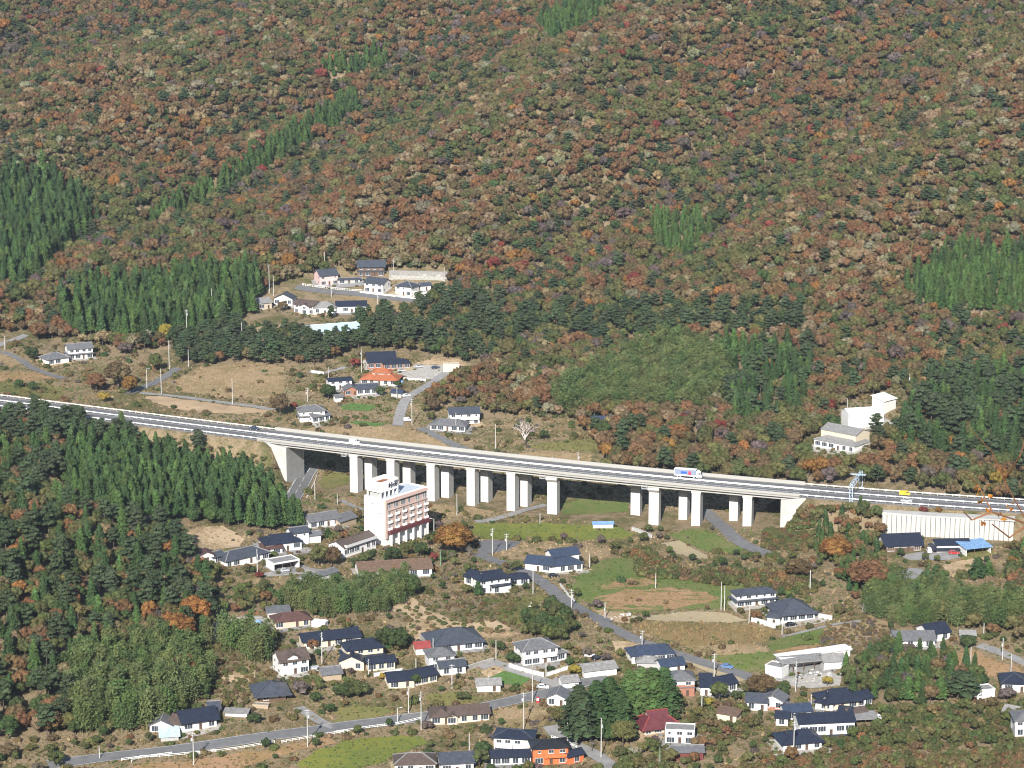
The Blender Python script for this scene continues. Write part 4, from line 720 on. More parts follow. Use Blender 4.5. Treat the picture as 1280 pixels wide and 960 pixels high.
# -- the hotel
def hotel():
    A = G('P', 483, 683); B = G('P', 535, 669.5); d = (B - A)[:2]; ex = d / np.hypot(*d); W = float(np.hypot(*d)); D = 11.5
    T = thing('hotel', (A[0], A[1], A[2]), 'tall white and pink hotel with rooftop sign in front of the viaduct', 'hotel', math.atan2(ex[1], ex[0])); H = 18.6; fh = 2.75; g = H - fh * 3 - 4.0 - .9   # ground floor
    wh = mat('hotel_white', (.80, .79, .77), .8, .04, .3); pk = mat('hotel_pink', (.50, .37, .325), .8, .05, .3)
    MB().box(0, W, .9, D, -2.5, H).build('wall', wh, T)
    fr = MB(); z2 = g + .9
    fr.box(.12, W, 0, .88, z2, H - 4.2); fr.box(.12, W, 0, .88, H - 1.0, H + .05); fr.box(.12, W, .5, .88, H - 4.2, H - 1.0); fr.box(.0, .9, -.02, .9, z2 - 3.4, H + .1); fr.build('facade', pk, T)
    MB().box(1.0, W + .5, -1.6, .0, g - .6, g + .85).build('canopy', mat('hotel_maroon', (.11, .033, .036), .7, .08, .4), T)
    MB().box(.95, W, -.35, -.02, H - 4.35, H - 4.1).build('ledge', pk, T); MB().box(.3, W + .05, -.4, -.02, H - .95, H - .55).build('eave', pk, T)
    win = win_mesh(1.15, 1.5); winl = win_mesh(1.25, 2.3, 2); cols = 6
    balc = MB().box(-1.0, 1.0, -.75, 0, -.12, 0).box(-1.0, 1.0, -.75, -.65, 0, .8).box(-1.0, -.9, -.65, 0, 0, .8).box(.9, 1.0, -.65, 0, 0, .8).mesh('balcony', wh)
    for k in range(cols):
        x = 1.9 + (W - 3.4) * k / (cols - 1)
        for r in range(3):
            z = z2 + r * fh; link('window', win, T, (x, -.01, z + 1.45)); link('balcony', balc, T, (x + .25, -.01, z + .15))
        link('window', winl, T, (x - .6, .48, H - 2.6)); link('window', winl, T, (x + .75, .48, H - 2.6)) if k not in (3,) else None
        MB().box(x - .3, x + .3, -1.4, -.8, -2.5, g - .6).build('column', wh, T)
    for y, z in ((4, H - 2.2), (7, H - 2.0), (3, H - 5.6)): link('vent', MB().box(-.25, .25, -.1, 0, -.2, .2).mesh('vent', MATS['dark_metal']), T, (-.01, y, z), (0, 0, -R(90)))
    p = MB()
    for x0, x1, y0, y1 in ((0, W, 0, .3), (0, W, D - .3, D), (0, .3, .3, D - .3), (W - .3, W, .3, D - .3)): p.box(x0, x1, y0 + (.9 if y0 == 0 else 0), y1 + (.9 if y0 == 0 else 0), H + .01, H + .55)
    p.build('parapet', wh, T); MB().box(.3, W - .3, 1.2, D - .3, H, H + .1).build('roof', mat('roof_deck', (.45, .5, .55), .8), T)
    # open penthouse on legs and the box sign above it
    px0, px1, py0, py1 = .6, 11.4, 3.2, 10.6; hb = H + 2.6
    lg = MB().box(-.25, .25, -.25, .25, 0, 2.6).mesh('sign_leg', wh)
    for x in np.linspace(px0 + .3, px1 - .3, 5):
        for y in (py0 + .3, py1 - .3): link('sign_leg', lg, T, (x, y, H + .05))
    MB().box(px0 + 1, px1 - 1.5, py0 + 1.5, py1 - 1, H + .08, hb - .05).build('penthouse', MATS['wall_grey'], T)
    bx = MB()
    for x0, x1, y0, y1 in ((px0, px1, py0, py0 + .25), (px0, px1, py1 - .25, py1), (px0, px0 + .25, py0 + .25, py1 - .25), (px1 - .25, px1, py0 + .25, py1 - .25)): bx.box(x0, x1, y0, y1, hb, hb + 4.3)
    sg = bx.build('sign_box', wh, T); MB().box(px0 + .3, px1 - .3, py0 + .3, py1 - .3, hb + 2.4, hb + 2.6).build('sign_frame', MATS['rust_brown'], sg)
    for k, (ch, s, x, z) in enumerate((('峠', 2.7, 5.2, 1.0), ('の', 1.7, 7.5, 1.2), ('家', 2.8, 8.6, 1.3))):
        cu = bpy.data.curves.new('letter', 'FONT'); cu.body = ch; cu.size = s; cu.extrude = .06; to = bpy.data.objects.new('letter', cu); COL.objects.link(to)
        dg = bpy.context.evaluated_depsgraph_get(); me = bpy.data.meshes.new_from_object(to.evaluated_get(dg)); bpy.data.objects.remove(to); me.materials.clear(); me.materials.append(mat('sign_ink', (.02, .025, .05), .6))
        link('letter', me, sg, (x, py0 - .08, hb + z), (R(90), 0, 0))
    for x, y in ((8.5, 5), (11.5, 6), (W - 3, 4)):
        MB().box(-.9, .9, -.6, .6, 0, .9).build('roof_unit', wh, T, (x + 2, y - .5, H + .1)) if x + 3 < W else None
hotel()
# ------------------------------------------------------------------ yards round the houses
for k, (A_, B_, dep) in enumerate(list(FOOT)):
    if k % 4 == 3: continue
    d = (B_ - A_)[:2]; L = np.hypot(*d); e = d / L; n_ = np.array([-e[1], e[0]]); f_, s_ = random.uniform(2.5, 6), random.uniform(1.5, 4); a, b = A_[:2], B_[:2]
    if L < 9: continue
    drape('yard', [a - e * s_ - n_ * f_, b + e * s_ - n_ * f_ * random.uniform(.6, 1), b + e * s_ * .6 + n_ * (dep + 1.2), a - e * s_ * .7 + n_ * (dep + 1.2)], MATS[('gravel', 'bare_soil', 'asphalt_pale', 'olive_grass', 'gravel', 'stubble')[k % 6]], 0.155 + .002 * (k % 9), .5, 4.0)
# ------------------------------------------------------------------ utility poles, walls, fences
POLES = [('Z1', 735, 742, 645, 'l', 'lamp pole at the bend of the lane by the brown slope'), ('Z1', 807, 772, 645, 'p', 'bare concrete pole beside the lane bend'), ('Z1', 847, 650, 505, 'x', 'tall pole with crossarm at the top of the short lane'),
 ('Z1', 935, 490, 350, 'x', 'pole with transformer right of the yellow ginkgo'), ('Z1', 1060, 362, 245, 'p', 'pole standing under the red tree at the cedar edge'), ('Z1', 943, 635, 548, 'p', 'pole in the pines above the brown slope'),
 ('Z1', 1163, 822, 695, 'p', 'pole at the foot of the brown slope'), ('Z1', 25, 552, 482, 'p', 'pole beside the road at the far left edge'),
 ('Z2', 147, 266, 130, 'p', 'left of two poles behind the beige hillside house'), ('Z2', 168, 278, 180, 'p', 'right of two poles behind the beige hillside house'), ('Z2', 423, 135, 60, 'p', 'pole rising behind the pink house'),
 ('Z2', 767, 188, 95, 'p', 'pole at the left end of the stone retaining wall'), ('Z2', 1022, 208, 135, 'p', 'pole at the right end of the stone retaining wall'), ('Z2', 688, 362, 265, 'x', 'pole in the brown grass below the estate street'),
 ('Z2', 457, 285, 212, 'p', 'pole beside the estate street fence'), ('Z2', 10, 500, 412, 'p', 'pole at the left edge of the pine belt'), ('Z2', 608, 662, 545, 'x', 'thick pole left of the big navy roof'), ('Z2', 442, 690, 635, 'p', 'pole beside the dark roofed white flat house'),
 ('Z2', 338, 808, 740, 'x', 'pole with crossarms behind the white grey roofed house'), ('Z2', 860, 928, 795, 'x', 'pole at the roadside below the hillside lane'), ('Z2', 1080, 958, 865, 'p', 'pole in front of the charcoal hip roof'), ('Z2', 785, 792, 735, 'p', 'pole beside the little carport'),
 ('Z3', 375, 420, 330, 'p', 'pole with stay beside the underpass road'), ('Z3', 487, 442, 390, 'p', 'short pole right of the underpass road'), ('Z3', 970, 607, 515, 'l', 'street lamp in the hotel shadow'), ('Z3', 1085, 497, 390, 'p', 'pole in dry grass right of the hotel'),
 ('Z3', 1003, 752, 675, 'g', 'green pole in front of the orange tree'), ('Z3', 648, 792, 735, 'p', 'short pole in front of the wide brown hall'), ('Z3', 1262, 697, 560, 'x', 'pole with crossarm on the grey parking lot'),
 ('Z4', 133, 672, 588, 'x', 'pole at the right corner of the parking lot'), ('Z4', 78, 172, 40, 'p', 'pole behind the viaduct left of the pale bare tree'), ('Z4', 368, 252, 205, 'l', 'low lamp behind the viaduct parapet'), ('Z4', 490, 262, 180, 'x', 'pole with crossarms just behind the viaduct'),
 ('Z4', 885, 300, 262, 'p', 'short pole behind the viaduct left of the truck'), ('Z4', 300, 537, 485, 'p', 'short pole at the edge of the yellow-green field'), ('Z4', 265, 888, 770, 'p', 'pole beside the garden fence of the white navy roofed house'), ('Z4', 457, 962, 865, 'x', 'pole at the bend of the asphalt lane'),
 ('Z4', 878, 862, 785, 'p', 'lone pole in the green meadow'), ('Z4', 548, 762, 690, 'p', 'pole right of the bright blue roofed house'), ('Z5', 295, 156, 110, 'p', 'pole among trees left of the factory'), ('Z5', 393, 242, 185, 'p', 'pole just left of the factory roof'),
 ('Z5', 535, 192, 130, 'p', 'pole above the long white shed roof'), ('Z5', 797, 100, 25, 'x', 'pole with insulators above the white sheds'), ('Z5', 378, 947, 850, 'p', 'pole between the rust trees near the meadow end'), ('Z5', 912, 942, 890, 'p', 'pole beside the small cedar clump'),
 ('Z6', 647, 307, 185, 'x', 'pole in front of the long blue-grey roof'), ('Z6', 418, 497, 400, 'p', 'pole at the edge of the left wood'), ('Z6', 970, 757, 600, 'x', 'tall pole before the long cream house'), ('Z6', 1203, 822, 735, 'x', 'pole before the layered navy roofs'),
 ('Z7', 1185, 532, 450, 'x', 'pole with crossarms at the rubble yard'), ('Z7', 326, 722, 630, 'p', 'pole before the big slate hip roof'), ('Z7', 240, 787, 730, 'p', 'short pole below the little red roof'), ('Z7', 420, 882, 760, 'x', 'pole in front of the two storey grey roofed house'),
 ('Z7', 822, 952, 765, 'x', 'tall white pole at the village road junction'), ('Z7', 890, 822, 750, 'p', 'pole at the corner of the white garden wall'), ('Z7', 603, 872, 820, 'p', 'short pole beside the tiny cottage'), ('Z7', 640, 732, 640, 'p', 'pole in the grass behind the garden plots'),
 ('Z8', 565, 412, 270, 'p', 'left of two tall poles beside the stubble field'), ('Z8', 582, 412, 290, 'p', 'right of two tall poles beside the stubble field'), ('Z8', 705, 482, 380, 'p', 'pole at the corner of the white garden wall by stubble'), ('Z8', 170, 607, 510, 'x', 'pole with crossarms beside the lane at the brown crop'),
 ('Z8', 530, 767, 625, 'x', 'pole with stay wires beside the grey lane'), ('Z8', 468, 927, 840, 'p', 'pole before the black gabled white house'), ('Z8', 870, 532, 470, 'p', 'pole in front of the great dark hip roof'), ('Z8', 938, 817, 665, 'x', 'tall pole in the stone yard'), ('Z8', 1015, 902, 830, 'p', 'pole left of the curved navy roofs'), ('Z8', 1010, 327, 210, 'p', 'pole at the right end of the long meadow'),
 ('N1', 590, 892, 830, 'p', 'marker pole at the road fork, bottom left'), ('N1', 1148, 932, 730, 'x', 'pole by the white road fence below the farmhouse'), ('N2', 1065, 822, 595, 'x', 'tall pole by the village road left of the meadow'), ('N3', 430, 622, 460, 'x', 'pole at the roadside below the cream house'),
 ('N3', 505, 722, 490, 'x', 'double armed pole left of the cream bungalow'), ('N3', 1112, 722, 495, 'x', 'tall pole in dry grass behind the white house'), ('N3', 790, 892, 735, 'p', 'pole behind the slate gable at the bottom edge'), ('N3', 365, 682, 590, 'l', 'street lamp beside the village road fence'),
 ('N4', 433, 887, 648, 'x', 'white pole in front of the tall conifers'), ('N4', 233, 817, 655, 'p', 'pole behind the orange house'), ('N4', 780, 945, 820, 'g', 'green pole beside the maroon walled shed'), ('N4', 1030, 622, 520, 'p', 'pole beside the yard of the brick house'),
 ('N5', 625, 887, 665, 'x', 'pole before the navy roofed house, bottom right'), ('N6', 810, 362, 290, 'p', 'pole right of the small blue-white shed'), ('N6', 897, 460, 360, 'x', 'pole beside the lane on the right'), ('N6', 750, 482, 400, 'p', 'pole in the reddish field'), ('N6', 935, 542, 435, 'p', 'pole behind the dark hip roof on the right')]
POLEPX = []
for fr, x, yb, yt, k, lab in POLES:
    g = G(fr, x, yb); u, v = px(fr, x, yb); dep = project(g)[2]; h = max(4.0, (yb - yt) / FR[fr][2] * dep / F / .96); POLEPX.append(g)
    T = thing('street_lamp' if k == 'l' else 'utility_pole', g, lab, 'street lamp' if k == 'l' else 'utility pole', random.uniform(0, 6.28)); m = MATS['pole_green' if k == 'g' else 'pole_concrete']
    MB().tube((0, 0, -.6), (0, 0, h), .19, .12, 8).build('pole', m, T)
    if k == 'l': MB().bar((0, 0, h - .1), (1.1, 0, h + .2), .09).box(.9, 1.7, -.16, .16, h + .12, h + .3).build('lamp_head', MATS['galvanised'], T)
    if k == 'x':
        MB().bar((-.95, 0, h - .45), (.95, 0, h - .45), .11).build('crossarm', MATS['galvanised'], T); MB().bar((-.75, 0, h - 1.3), (.75, 0, h - 1.3), .11).build('crossarm', MATS['galvanised'], T)
        MB().tube((.45, .1, h - 3.1), (.45, .1, h - 2.1), .28, .28, 8).build('transformer', MATS['galvanised'], T)
def fence(fr, pts, label, h=.9, gap=2.2, rails=(.35, .8), m='white_paint', name='guard_fence', cat='fence', w=.07, rh=.14):
    c = curve_pts([G(fr, x, y) for x, y in pts], gap); T = thing(name, (c[0][0], c[0][1], float(hgt(*c[0]))), label, cat); l = T.location
    pm_ = MB().box(-w, w, -w, w, -.4, h).mesh('post', MATS[m]); z = hgt(c[:, 0], c[:, 1])
    for p, zz in zip(c, z): link('post', pm_, T, (p[0] - l.x, p[1] - l.y, zz - l.z))
    for r in rails:
        mb = MB()
        for i in range(len(c) - 1): mb.bar((c[i][0] - l.x, c[i][1] - l.y, z[i] - l.z + r), (c[i + 1][0] - l.x, c[i + 1][1] - l.y, z[i + 1] - l.z + r), .06, rh)
        mb.build('rail', MATS[m], T)
def wall(fr, pts, label, h=1.3, t=.3, m='white_paint', name='garden_wall', cat='wall', piece=None):
    c = curve_pts([G(fr, x, y) for x, y in pts], 2.0); z = hgt(c[:, 0], c[:, 1]); T = thing(name, (c[0][0], c[0][1], z[0]), label, cat); l = T.location; mb = MB(); cap = MB()
    for i in range(len(c) - 1):
        p, q = Vector((c[i][0] - l.x, c[i][1] - l.y, 0)), Vector((c[i + 1][0] - l.x, c[i + 1][1] - l.y, 0)); zb, zt = min(z[i], z[i + 1]) - l.z - .6, (z[i] + z[i + 1]) / 2 - l.z + h
        mb.bar(p + Vector((0, 0, (zb + zt) / 2)), q + Vector((0, 0, (zb + zt) / 2)), t, zt - zb); cap.bar(p + Vector((0, 0, zt + .06)), q + Vector((0, 0, zt + .06)), t + .16, .1)
    mb.build('wall', MATS[m], T); cap.build('coping', MATS['concrete_pale'], T)
fence('P', [(152, 951), (185, 947), (215, 943)], 'white road fence left of the fork at the bottom', .9); fence('N1', [(780, 915), (830, 890), (1000, 880), (1280, 852)], 'white road fence curving right of the fork', .9)
fence('N2', [(410, 868), (640, 838), (868, 800)], 'white road fence below the farmhouse garden', .9); fence('N2', [(912, 800), (1100, 768), (1280, 738)], 'white road fence beside the tall roadside pole', .9); fence('N3', [(0, 742), (200, 712), (370, 690), (500, 660)], 'white road fence right up to the double armed pole', .9)
fence('Z2', [(312, 226), (400, 238), (500, 250), (610, 258)], 'white picket fence in front of the pink hillside house', 1.1, 1.2, (.3, 1.0)); wall('Z2', [(600, 264), (720, 278), (880, 296)], 'low white wall along the estate street', 1.0)
fence('Z3', [(295, 295), (270, 340), (245, 385)], 'white guard rail left of the underpass road', .9, 2.5); fence('Z3', [(388, 290), (365, 350), (335, 410)], 'white guard rail right of the underpass road', .9, 2.5)
wall('Z7', [(705, 775), (780, 800), (880, 825)], 'white garden wall below the white hip roofed house', 1.5); wall('Z7', [(895, 820), (940, 806), (1000, 785)], 'white garden wall right of the corner pole', 1.2); wall('Z7', [(500, 790), (560, 770), (630, 750)], 'grey block wall above the vegetable garden', 1.5, .3, 'concrete_dark')
wall('Z8', [(718, 468), (780, 485), (850, 505)], 'curved white garden wall below the great dark roof', 1.8); wall('Z8', [(1050, 448), (1120, 460)], 'short white wall right of the great dark roof', 1.6); wall('Z7', [(960, 365), (990, 405), (1035, 450)], 'low white kerb wall at the bend of the asphalt lane', .7)
wall('N3', [(225, 410), (300, 395), (392, 380)], 'pale wall in front of the layered navy roofs', 1.4); wall('N6', [(642, 155), (760, 170), (918, 190)], 'long white barrier above the right bamboo grove', .9); fence('N4', [(140, 770), (200, 790), (290, 830)], 'low white fence along the lane behind the orange house', .8, 2.0)
wall('Z2', [(355, 662), (420, 672)], 'short white wall beside the hillside track', 1.2); wall('Z2', [(790, 694), (930, 706)], 'white wall along the lower edge of the car park', 1.0); wall('Z4', [(760, 572), (800, 585), (858, 610)], 'pale concrete stream wall under the tall pier', 1.4, .6, 'concrete_pale')
wall('Z8', [(995, 645), (1100, 630), (1215, 612)], 'long white boundary wall behind the stone yard shed', 1.6)
def blocks_wall(fr, p, q, rows, label, bw=2.6, bh=1.3):
    a, b = G(fr, *p), G(fr, *q); d = (b - a)[:2]; L = np.hypot(*d); n_ = int(L / bw); ang = math.atan2(d[1], d[0]); T = thing('stone_wall', a, label, 'wall', ang)
    ms = [MB().box(-bw / 2 + .05, bw / 2 - .05, -.25 - .1 * k, .3, .03, bh - .03).mesh('stone_block', MATS['stone']) for k in range(3)]
    for r in range(rows):
        for k in range(n_): link('stone_block', ms[random.randrange(3)], T, (bw * (k + .5 + .5 * (r % 2)), r * .35, -.4 + r * bh))
    MB().box(0, n_ * bw + 1.3, .3, rows * .35 + 1.2, -1, rows * bh - .5).build('backing', MATS['concrete_dark'], T)
blocks_wall('Z2', (745, 196), (1035, 204), 4, 'pale stone retaining wall behind the hillside estate')
# rubble and stones in the yards: each heap is one thing
def heap(fr, x, y, label, n_=14, s=.6, spread=2.5, m='pale_stone'):
    g = G(fr, x, y); T = thing('rubble_heap', g, label, 'rubble heap'); r = random.Random(label)
    for k in range(n_):
        mb = MB(); a = s * r.uniform(.3, .95); mb.box(-a, a, -a * r.uniform(.5, 1), a * r.uniform(.5, 1), -.3, a * r.uniform(.5, 1.2)); xx, yy = r.gauss(0, spread), r.gauss(0, spread * .7)
        mb.build('stone', MATS[m], T, (xx, yy, float(hgt(g[0] + xx, g[1] + yy)) - g[2]), (r.uniform(-.2, .2), r.uniform(-.2, .2), r.uniform(0, 3)))
heap('Z8', 100, 440, 'heap of pale stones at the lane bend'); heap('Z8', 60, 455, 'smaller heap of pale stones beside the lane', 8); heap('Z8', 960, 755, 'scattered white stones at the left of the stone yard', 16, .6, 3); heap('Z8', 1080, 735, 'white stone blocks at the right of the stone yard', 16, .7, 3.5)
heap('Z8', 1010, 775, 'grey stones at the front of the stone yard', 10, .5, 3, 'stone'); heap('Z6', 500, 545, 'white debris heap at the left of the gravel yard', 12, .6, 2); heap('Z6', 650, 510, 'mixed debris behind the gravel yard', 14, .5, 3, 'rust_brown'); heap('Z7', 890, 470, 'row of white stones in the small paddock', 16, .45, 4); heap('Z6', 590, 590, 'white slabs lying below the gravel yard', 4, .9, 1.2)
heap('N6', 380, 398, 'clutter of pale blocks left of the joined roofs', 14, .5, 3)
def tarp(fr, x, y, label, w_=3.2, m='roof_skyblue'):
    g = G(fr, x, y); mb = MB(); n_ = 6; vs = []; r = random.Random(label)
    for i in range(n_ + 1):
        for j in range(n_ + 1):
            f = (1 - abs(2 * i / n_ - 1)) * (1 - abs(2 * j / n_ - 1)); vs.append(((i / n_ - .5) * w_, (j / n_ - .5) * w_ * .7, 1.5 * f ** .6 + r.uniform(0, .12)))
    fs = [(i * (n_ + 1) + j, (i + 1) * (n_ + 1) + j, (i + 1) * (n_ + 1) + j + 1, i * (n_ + 1) + j + 1) for i in range(n_) for j in range(n_)]
    tag(MB().add(vs, fs).build('tarpaulin', MATS[m], None, g, .3), label, 'tarpaulin')
tarp('Z6', 652, 556, 'blue tarpaulin in the gravel yard'); tarp('Z2', 800, 712, 'blue tarpaulin below the car park wall', 4); tarp('N6', 510, 420, 'blue tarpaulin below the joined farmhouse roofs', 4); tarp('N6', 745, 715, 'small blue tarpaulin in the lower right garden', 3)
# shop flag and vending machine by the junction
g = G('N4', 58, 560); T = thing('vending_machine', g, 'red vending machine at the foot of the tall white pole', 'vending machine'); MB().box(-.5, .5, -.4, .4, -.2, 1.85).build('cabinet', mat('machine_red', (.5, .03, .05), .5), T); MB().box(-.4, .4, -.43, -.405, .8, 1.6).build('display', MATS['white_paint'], T)

# ------------------------------------------------------------------ vehicles
def wheels(T, pts, r=.32, w_=.2):
    ty = MB().tube((0, -w_ / 2, 0), (0, w_ / 2, 0), r, r, 14).mesh('tyre', MATS['tyre']); rm = MB().tube((0, -w_ / 2 - .01, 0), (0, w_ / 2 + .01, 0), r * .6, r * .6, 10).mesh('rim', MATS['galvanised'])
    for x, y in pts: o = link('wheel', ty, T, (x, y, r)); link('rim', rm, o)
def extr(prof, y0, y1, inset=0, zc=0):
    n_ = len(prof); vs = [(x, y0 + (inset if z > zc else 0), z) for x, z in prof] + [(x, y1 - (inset if z > zc else 0), z) for x, z in prof]
    return vs, [tuple(range(n_)), tuple(range(2 * n_ - 1, n_ - 1, -1))] + [(i, i + n_, (i + 1) % n_ + n_, (i + 1) % n_) for i in range(n_)]
def car(p, ang, colour, label, van=False, name='car', cat='car', L=4.1):
    T = thing(name, p, label, cat, ang); k = L / 4.1; m = mat('paint_' + colour, {'white': (.75, .75, .75), 'black': (.015, .015, .02), 'silver': (.42, .43, .45), 'yellow': (.75, .5, .03), 'dark': (.03, .04, .07), 'blue': (.1, .2, .42), 'red': (.4, .03, .03)}[colour], .3, .03, 1, spec=.6)
    if van: prof = [(-2, .3), (-2.02, .9), (-1.9, 1.85), (1.0, 1.88), (1.65, 1.05), (2.02, .9), (2.05, .3)]; gl = [(-1.7, 1.12), (-1.66, 1.68), (.92, 1.7), (1.42, 1.12)]
    else: prof = [(-2.03, .3), (-2.05, .85), (-1.75, .95), (-1.25, 1.42), (.35, 1.45), (1.05, .95), (1.9, .8), (2.05, .55), (2.05, .3)]; gl = [(-1.55, .98), (-1.15, 1.35), (.28, 1.37), (.85, .98)]
    V2, F2 = extr([(x * k, z) for x, z in prof], -.82, .82, .12, 1.0); MB().add(V2, F2).build('body', m, T)
    V2, F2 = extr([(x * k, z) for x, z in gl], -.83, .83, .1, 1.05); MB().add(V2, F2).build('side_window', MATS['glass'], T)
    xw = [(p_[0] * k, p_[1]) for p_ in prof]; i = 3 if van else 4; a, b = xw[i], xw[i + 1]
    MB().add([(a[0] + .05, -.62, a[1] - .03), (a[0] + .05, .62, a[1] - .03), (b[0] - .0, .66, b[1] + .06), (b[0] - .0, -.66, b[1] + .06)], [(0, 3, 2, 1)]).build('windscreen', MATS['glass'], T)
    hl = MB().box(-.02, .05, -.16, .16, -.07, .07).mesh('headlight', MATS['white_paint'])
    for y in (-.6, .6): link('headlight', hl, T, (2.02 * k, y, .66))
    wheels(T, [(-1.25 * k, -.76), (1.3 * k, -.76), (-1.25 * k, .76), (1.3 * k, .76)])
def on_road(u, off, dirn=0):
    x = ex_at_u(u, off); p = ex_pt(x, off); t = ex_tan(x); return (p[0], p[1], deck_z(x) + .02), math.atan2(t[1], t[0]) + dirn
def truck():
    (p, a) = on_road(861, 13.2); T = thing('truck', p, 'white box truck with blue and red emblem on the viaduct', 'truck', a); wm = MATS['white_paint']
    MB().box(-6.0, 3.2, -1.2, 1.2, 1.05, 3.75).build('cargo_box', mat('truck_grey', (.22, .26, .34), .5, .05, .5), T)
    for z0, z1 in ((3.75, 3.85), (.95, 1.05)): MB().box(-6.02, 3.22, -1.22, 1.22, z0, z1).build('trim', wm, T)
    MB().box(-6.06, -5.7, -1.225, 1.225, 1.05, 3.75).build('trim', wm, T); MB().box(-6, 3.2, -1.235, -1.205, 1.05, 1.5).build('side_skirt', wm, T)
    MB().box(-3.2, -.6, -1.24, -1.203, 1.9, 2.9).build('emblem', mat('emblem_blue', (.03, .10, .5), .5), T); MB().add([(-.3, -1.24, 1.6), (1.3, -1.24, 1.6), (.9, -1.24, 3.1), (.6, -1.24, 3.45), (.3, -1.24, 3.1), (-.3, -1.203, 1.6), (1.3, -1.203, 1.6), (.9, -1.203, 3.1), (.6, -1.203, 3.45), (.3, -1.203, 3.1)], [(0, 1, 2, 3, 4), (9, 8, 7, 6, 5)] + [(i, i + 5, (i + 1) % 5 + 5, (i + 1) % 5) for i in range(5)]).build('emblem', mat('emblem_red', (.6, .04, .1), .5), T)
    V2, F2 = extr([(3.4, .5), (3.4, 3.3), (3.9, 3.5), (5.0, 2.7), (5.5, 1.9), (5.6, .5)], -1.15, 1.15, .06, 2); MB().add(V2, F2).build('cab', wm, T)
    V2, F2 = extr([(4.2, 1.95), (4.2, 2.6), (4.95, 2.55), (5.3, 1.95)], -1.17, 1.17, .05, 2.2); MB().add(V2, F2).build('side_window', MATS['glass'], T); MB().add([(5.07, -1, 2.66), (5.07, 1, 2.66), (5.52, 1.05, 1.95), (5.52, -1.05, 1.95)], [(0, 3, 2, 1)]).build('windscreen', MATS['glass'], T)
    MB().box(-6, 5.4, -.9, .9, .55, .95).build('chassis', MATS['dark_metal'], T); wheels(T, [(x, y) for x in (-4.6, -3.4, 2.4, 4.5) for y in (-1.0, 1.0)], .5, .3)
truck()
p, a = on_road(443, 11.6); car(p, a, 'white', 'white van driving on the left part of the viaduct', True, 'van', 'van', 4.6); p, a = on_road(318, 15); car(p, a, 'dark', 'dark car entering the viaduct from the left', False, L=4.4)
p, a = on_road(1131, 14.2); car(p, a, 'yellow', 'yellow patrol van on the expressway right of the gantry', True, 'van', 'van', 4.4); p, a = on_road(1133, 4.2, math.pi); car(p, a, 'silver', 'silver car in the near lanes right of the gantry', False, L=4.6)
def gcar(fr, x, y, ang, colour, label, **k): car(G(fr, x, y) + np.array([0, 0, .22]), R(ang), colour, label, **k)
gcar('Z2', 895, 640, 20, 'silver', 'grey car parked left in the gravel car park'); gcar('Z2', 978, 645, 30, 'dark', 'dark car parked right in the gravel car park'); gcar('Z2', 808, 660, 10, 'silver', 'silver car parked beside the navy roofed house'); gcar('Z2', 832, 785, 30, 'white', 'white car parked beside the hillside lane')
gcar('Z2', 836, 908, 15, 'white', 'small white van at the foot of the hillside lane', van=True, L=3.4); gcar('Z7', 930, 326, 20, 'black', 'black car in front of the bright blue roofed house'); gcar('Z7', 875, 884, -8, 'white', 'white car near the village road junction'); gcar('N4', 1180, 358, -22, 'blue', 'blue-grey car driving on the lane by the fields')
gcar('N4', 408, 308, 20, 'black', 'black car parked behind the yellow ginkgo'); gcar('N2', 1115, 378, 20, 'silver', 'silver car beside the white dormered house', van=True, L=3.6); gcar('Z8', 915, 492, 25, 'black', 'black car in front of the great dark hip roof'); gcar('Z5', 985, 785, 0, 'red', 'red car in the garage below the retaining wall'); gcar('Z5', 880, 778, 90, 'white', 'white car beside the glossy navy roof', van=True, L=3.4)
gcar('Z6', 785, 300, 10, 'silver', 'small car in front of the open garage', L=3.4); gcar('N5', 1120, 668, 10, 'white', 'white van under the pale carport', van=True, L=3.6); gcar('N4', 365, 292, -10, 'white', 'white car between shed and ginkgo', L=3.6)
# ------------------------------------------------------------------ vegetation forms (unit size; leaves are small faces spread through the crown)
leaf = leaf_mat('leaves'); needle = leaf_mat('needles', .3, 2.5, trans=.08); bark = mat('bark', (.09, .07, .055), .95, .3, 3); twig = leaf_mat('twigs', .2, 2, trans=0); culm = mat('culm', (.20, .20, .09), .8, .2, 2); grassm = leaf_mat('grass_blades', .25, .5, trans=.1)
def ico(sub):
    bm = bmesh.new(); bmesh.ops.create_icosphere(bm, subdivisions=sub, radius=1); v = np.array([p.co[:] for p in bm.verts]); f = [tuple(x.index for x in q.verts) for q in bm.faces]; bm.free(); return v, f
ICO = ico(2)
def quads(mb, P, Nrm, size, rs, mi=0, asp=1.0, jit=.6):
    """Leaf sprays at the points P facing roughly along Nrm: folded pairs of small faces."""
    k = len(P); N_ = Nrm + rs.normal(0, jit, (k, 3)); N_ /= np.linalg.norm(N_, axis=1)[:, None] + 1e-9; a = np.cross(N_, rs.normal(0, 1, (k, 3))); a /= np.linalg.norm(a, axis=1)[:, None] + 1e-9; b = np.cross(N_, a)
    s = size * rs.uniform(.6, 1.35, (k, 1)); fold = N_ * s * .35
    for i in range(k):
        p, u, w_, n_ = P[i], a[i] * s[i], b[i] * s[i] * asp, fold[i]
        mb.add([p - u - n_, p + w_ * .8, p + u - n_, p - w_], [(0, 3, 1), (1, 3, 2)], mi)
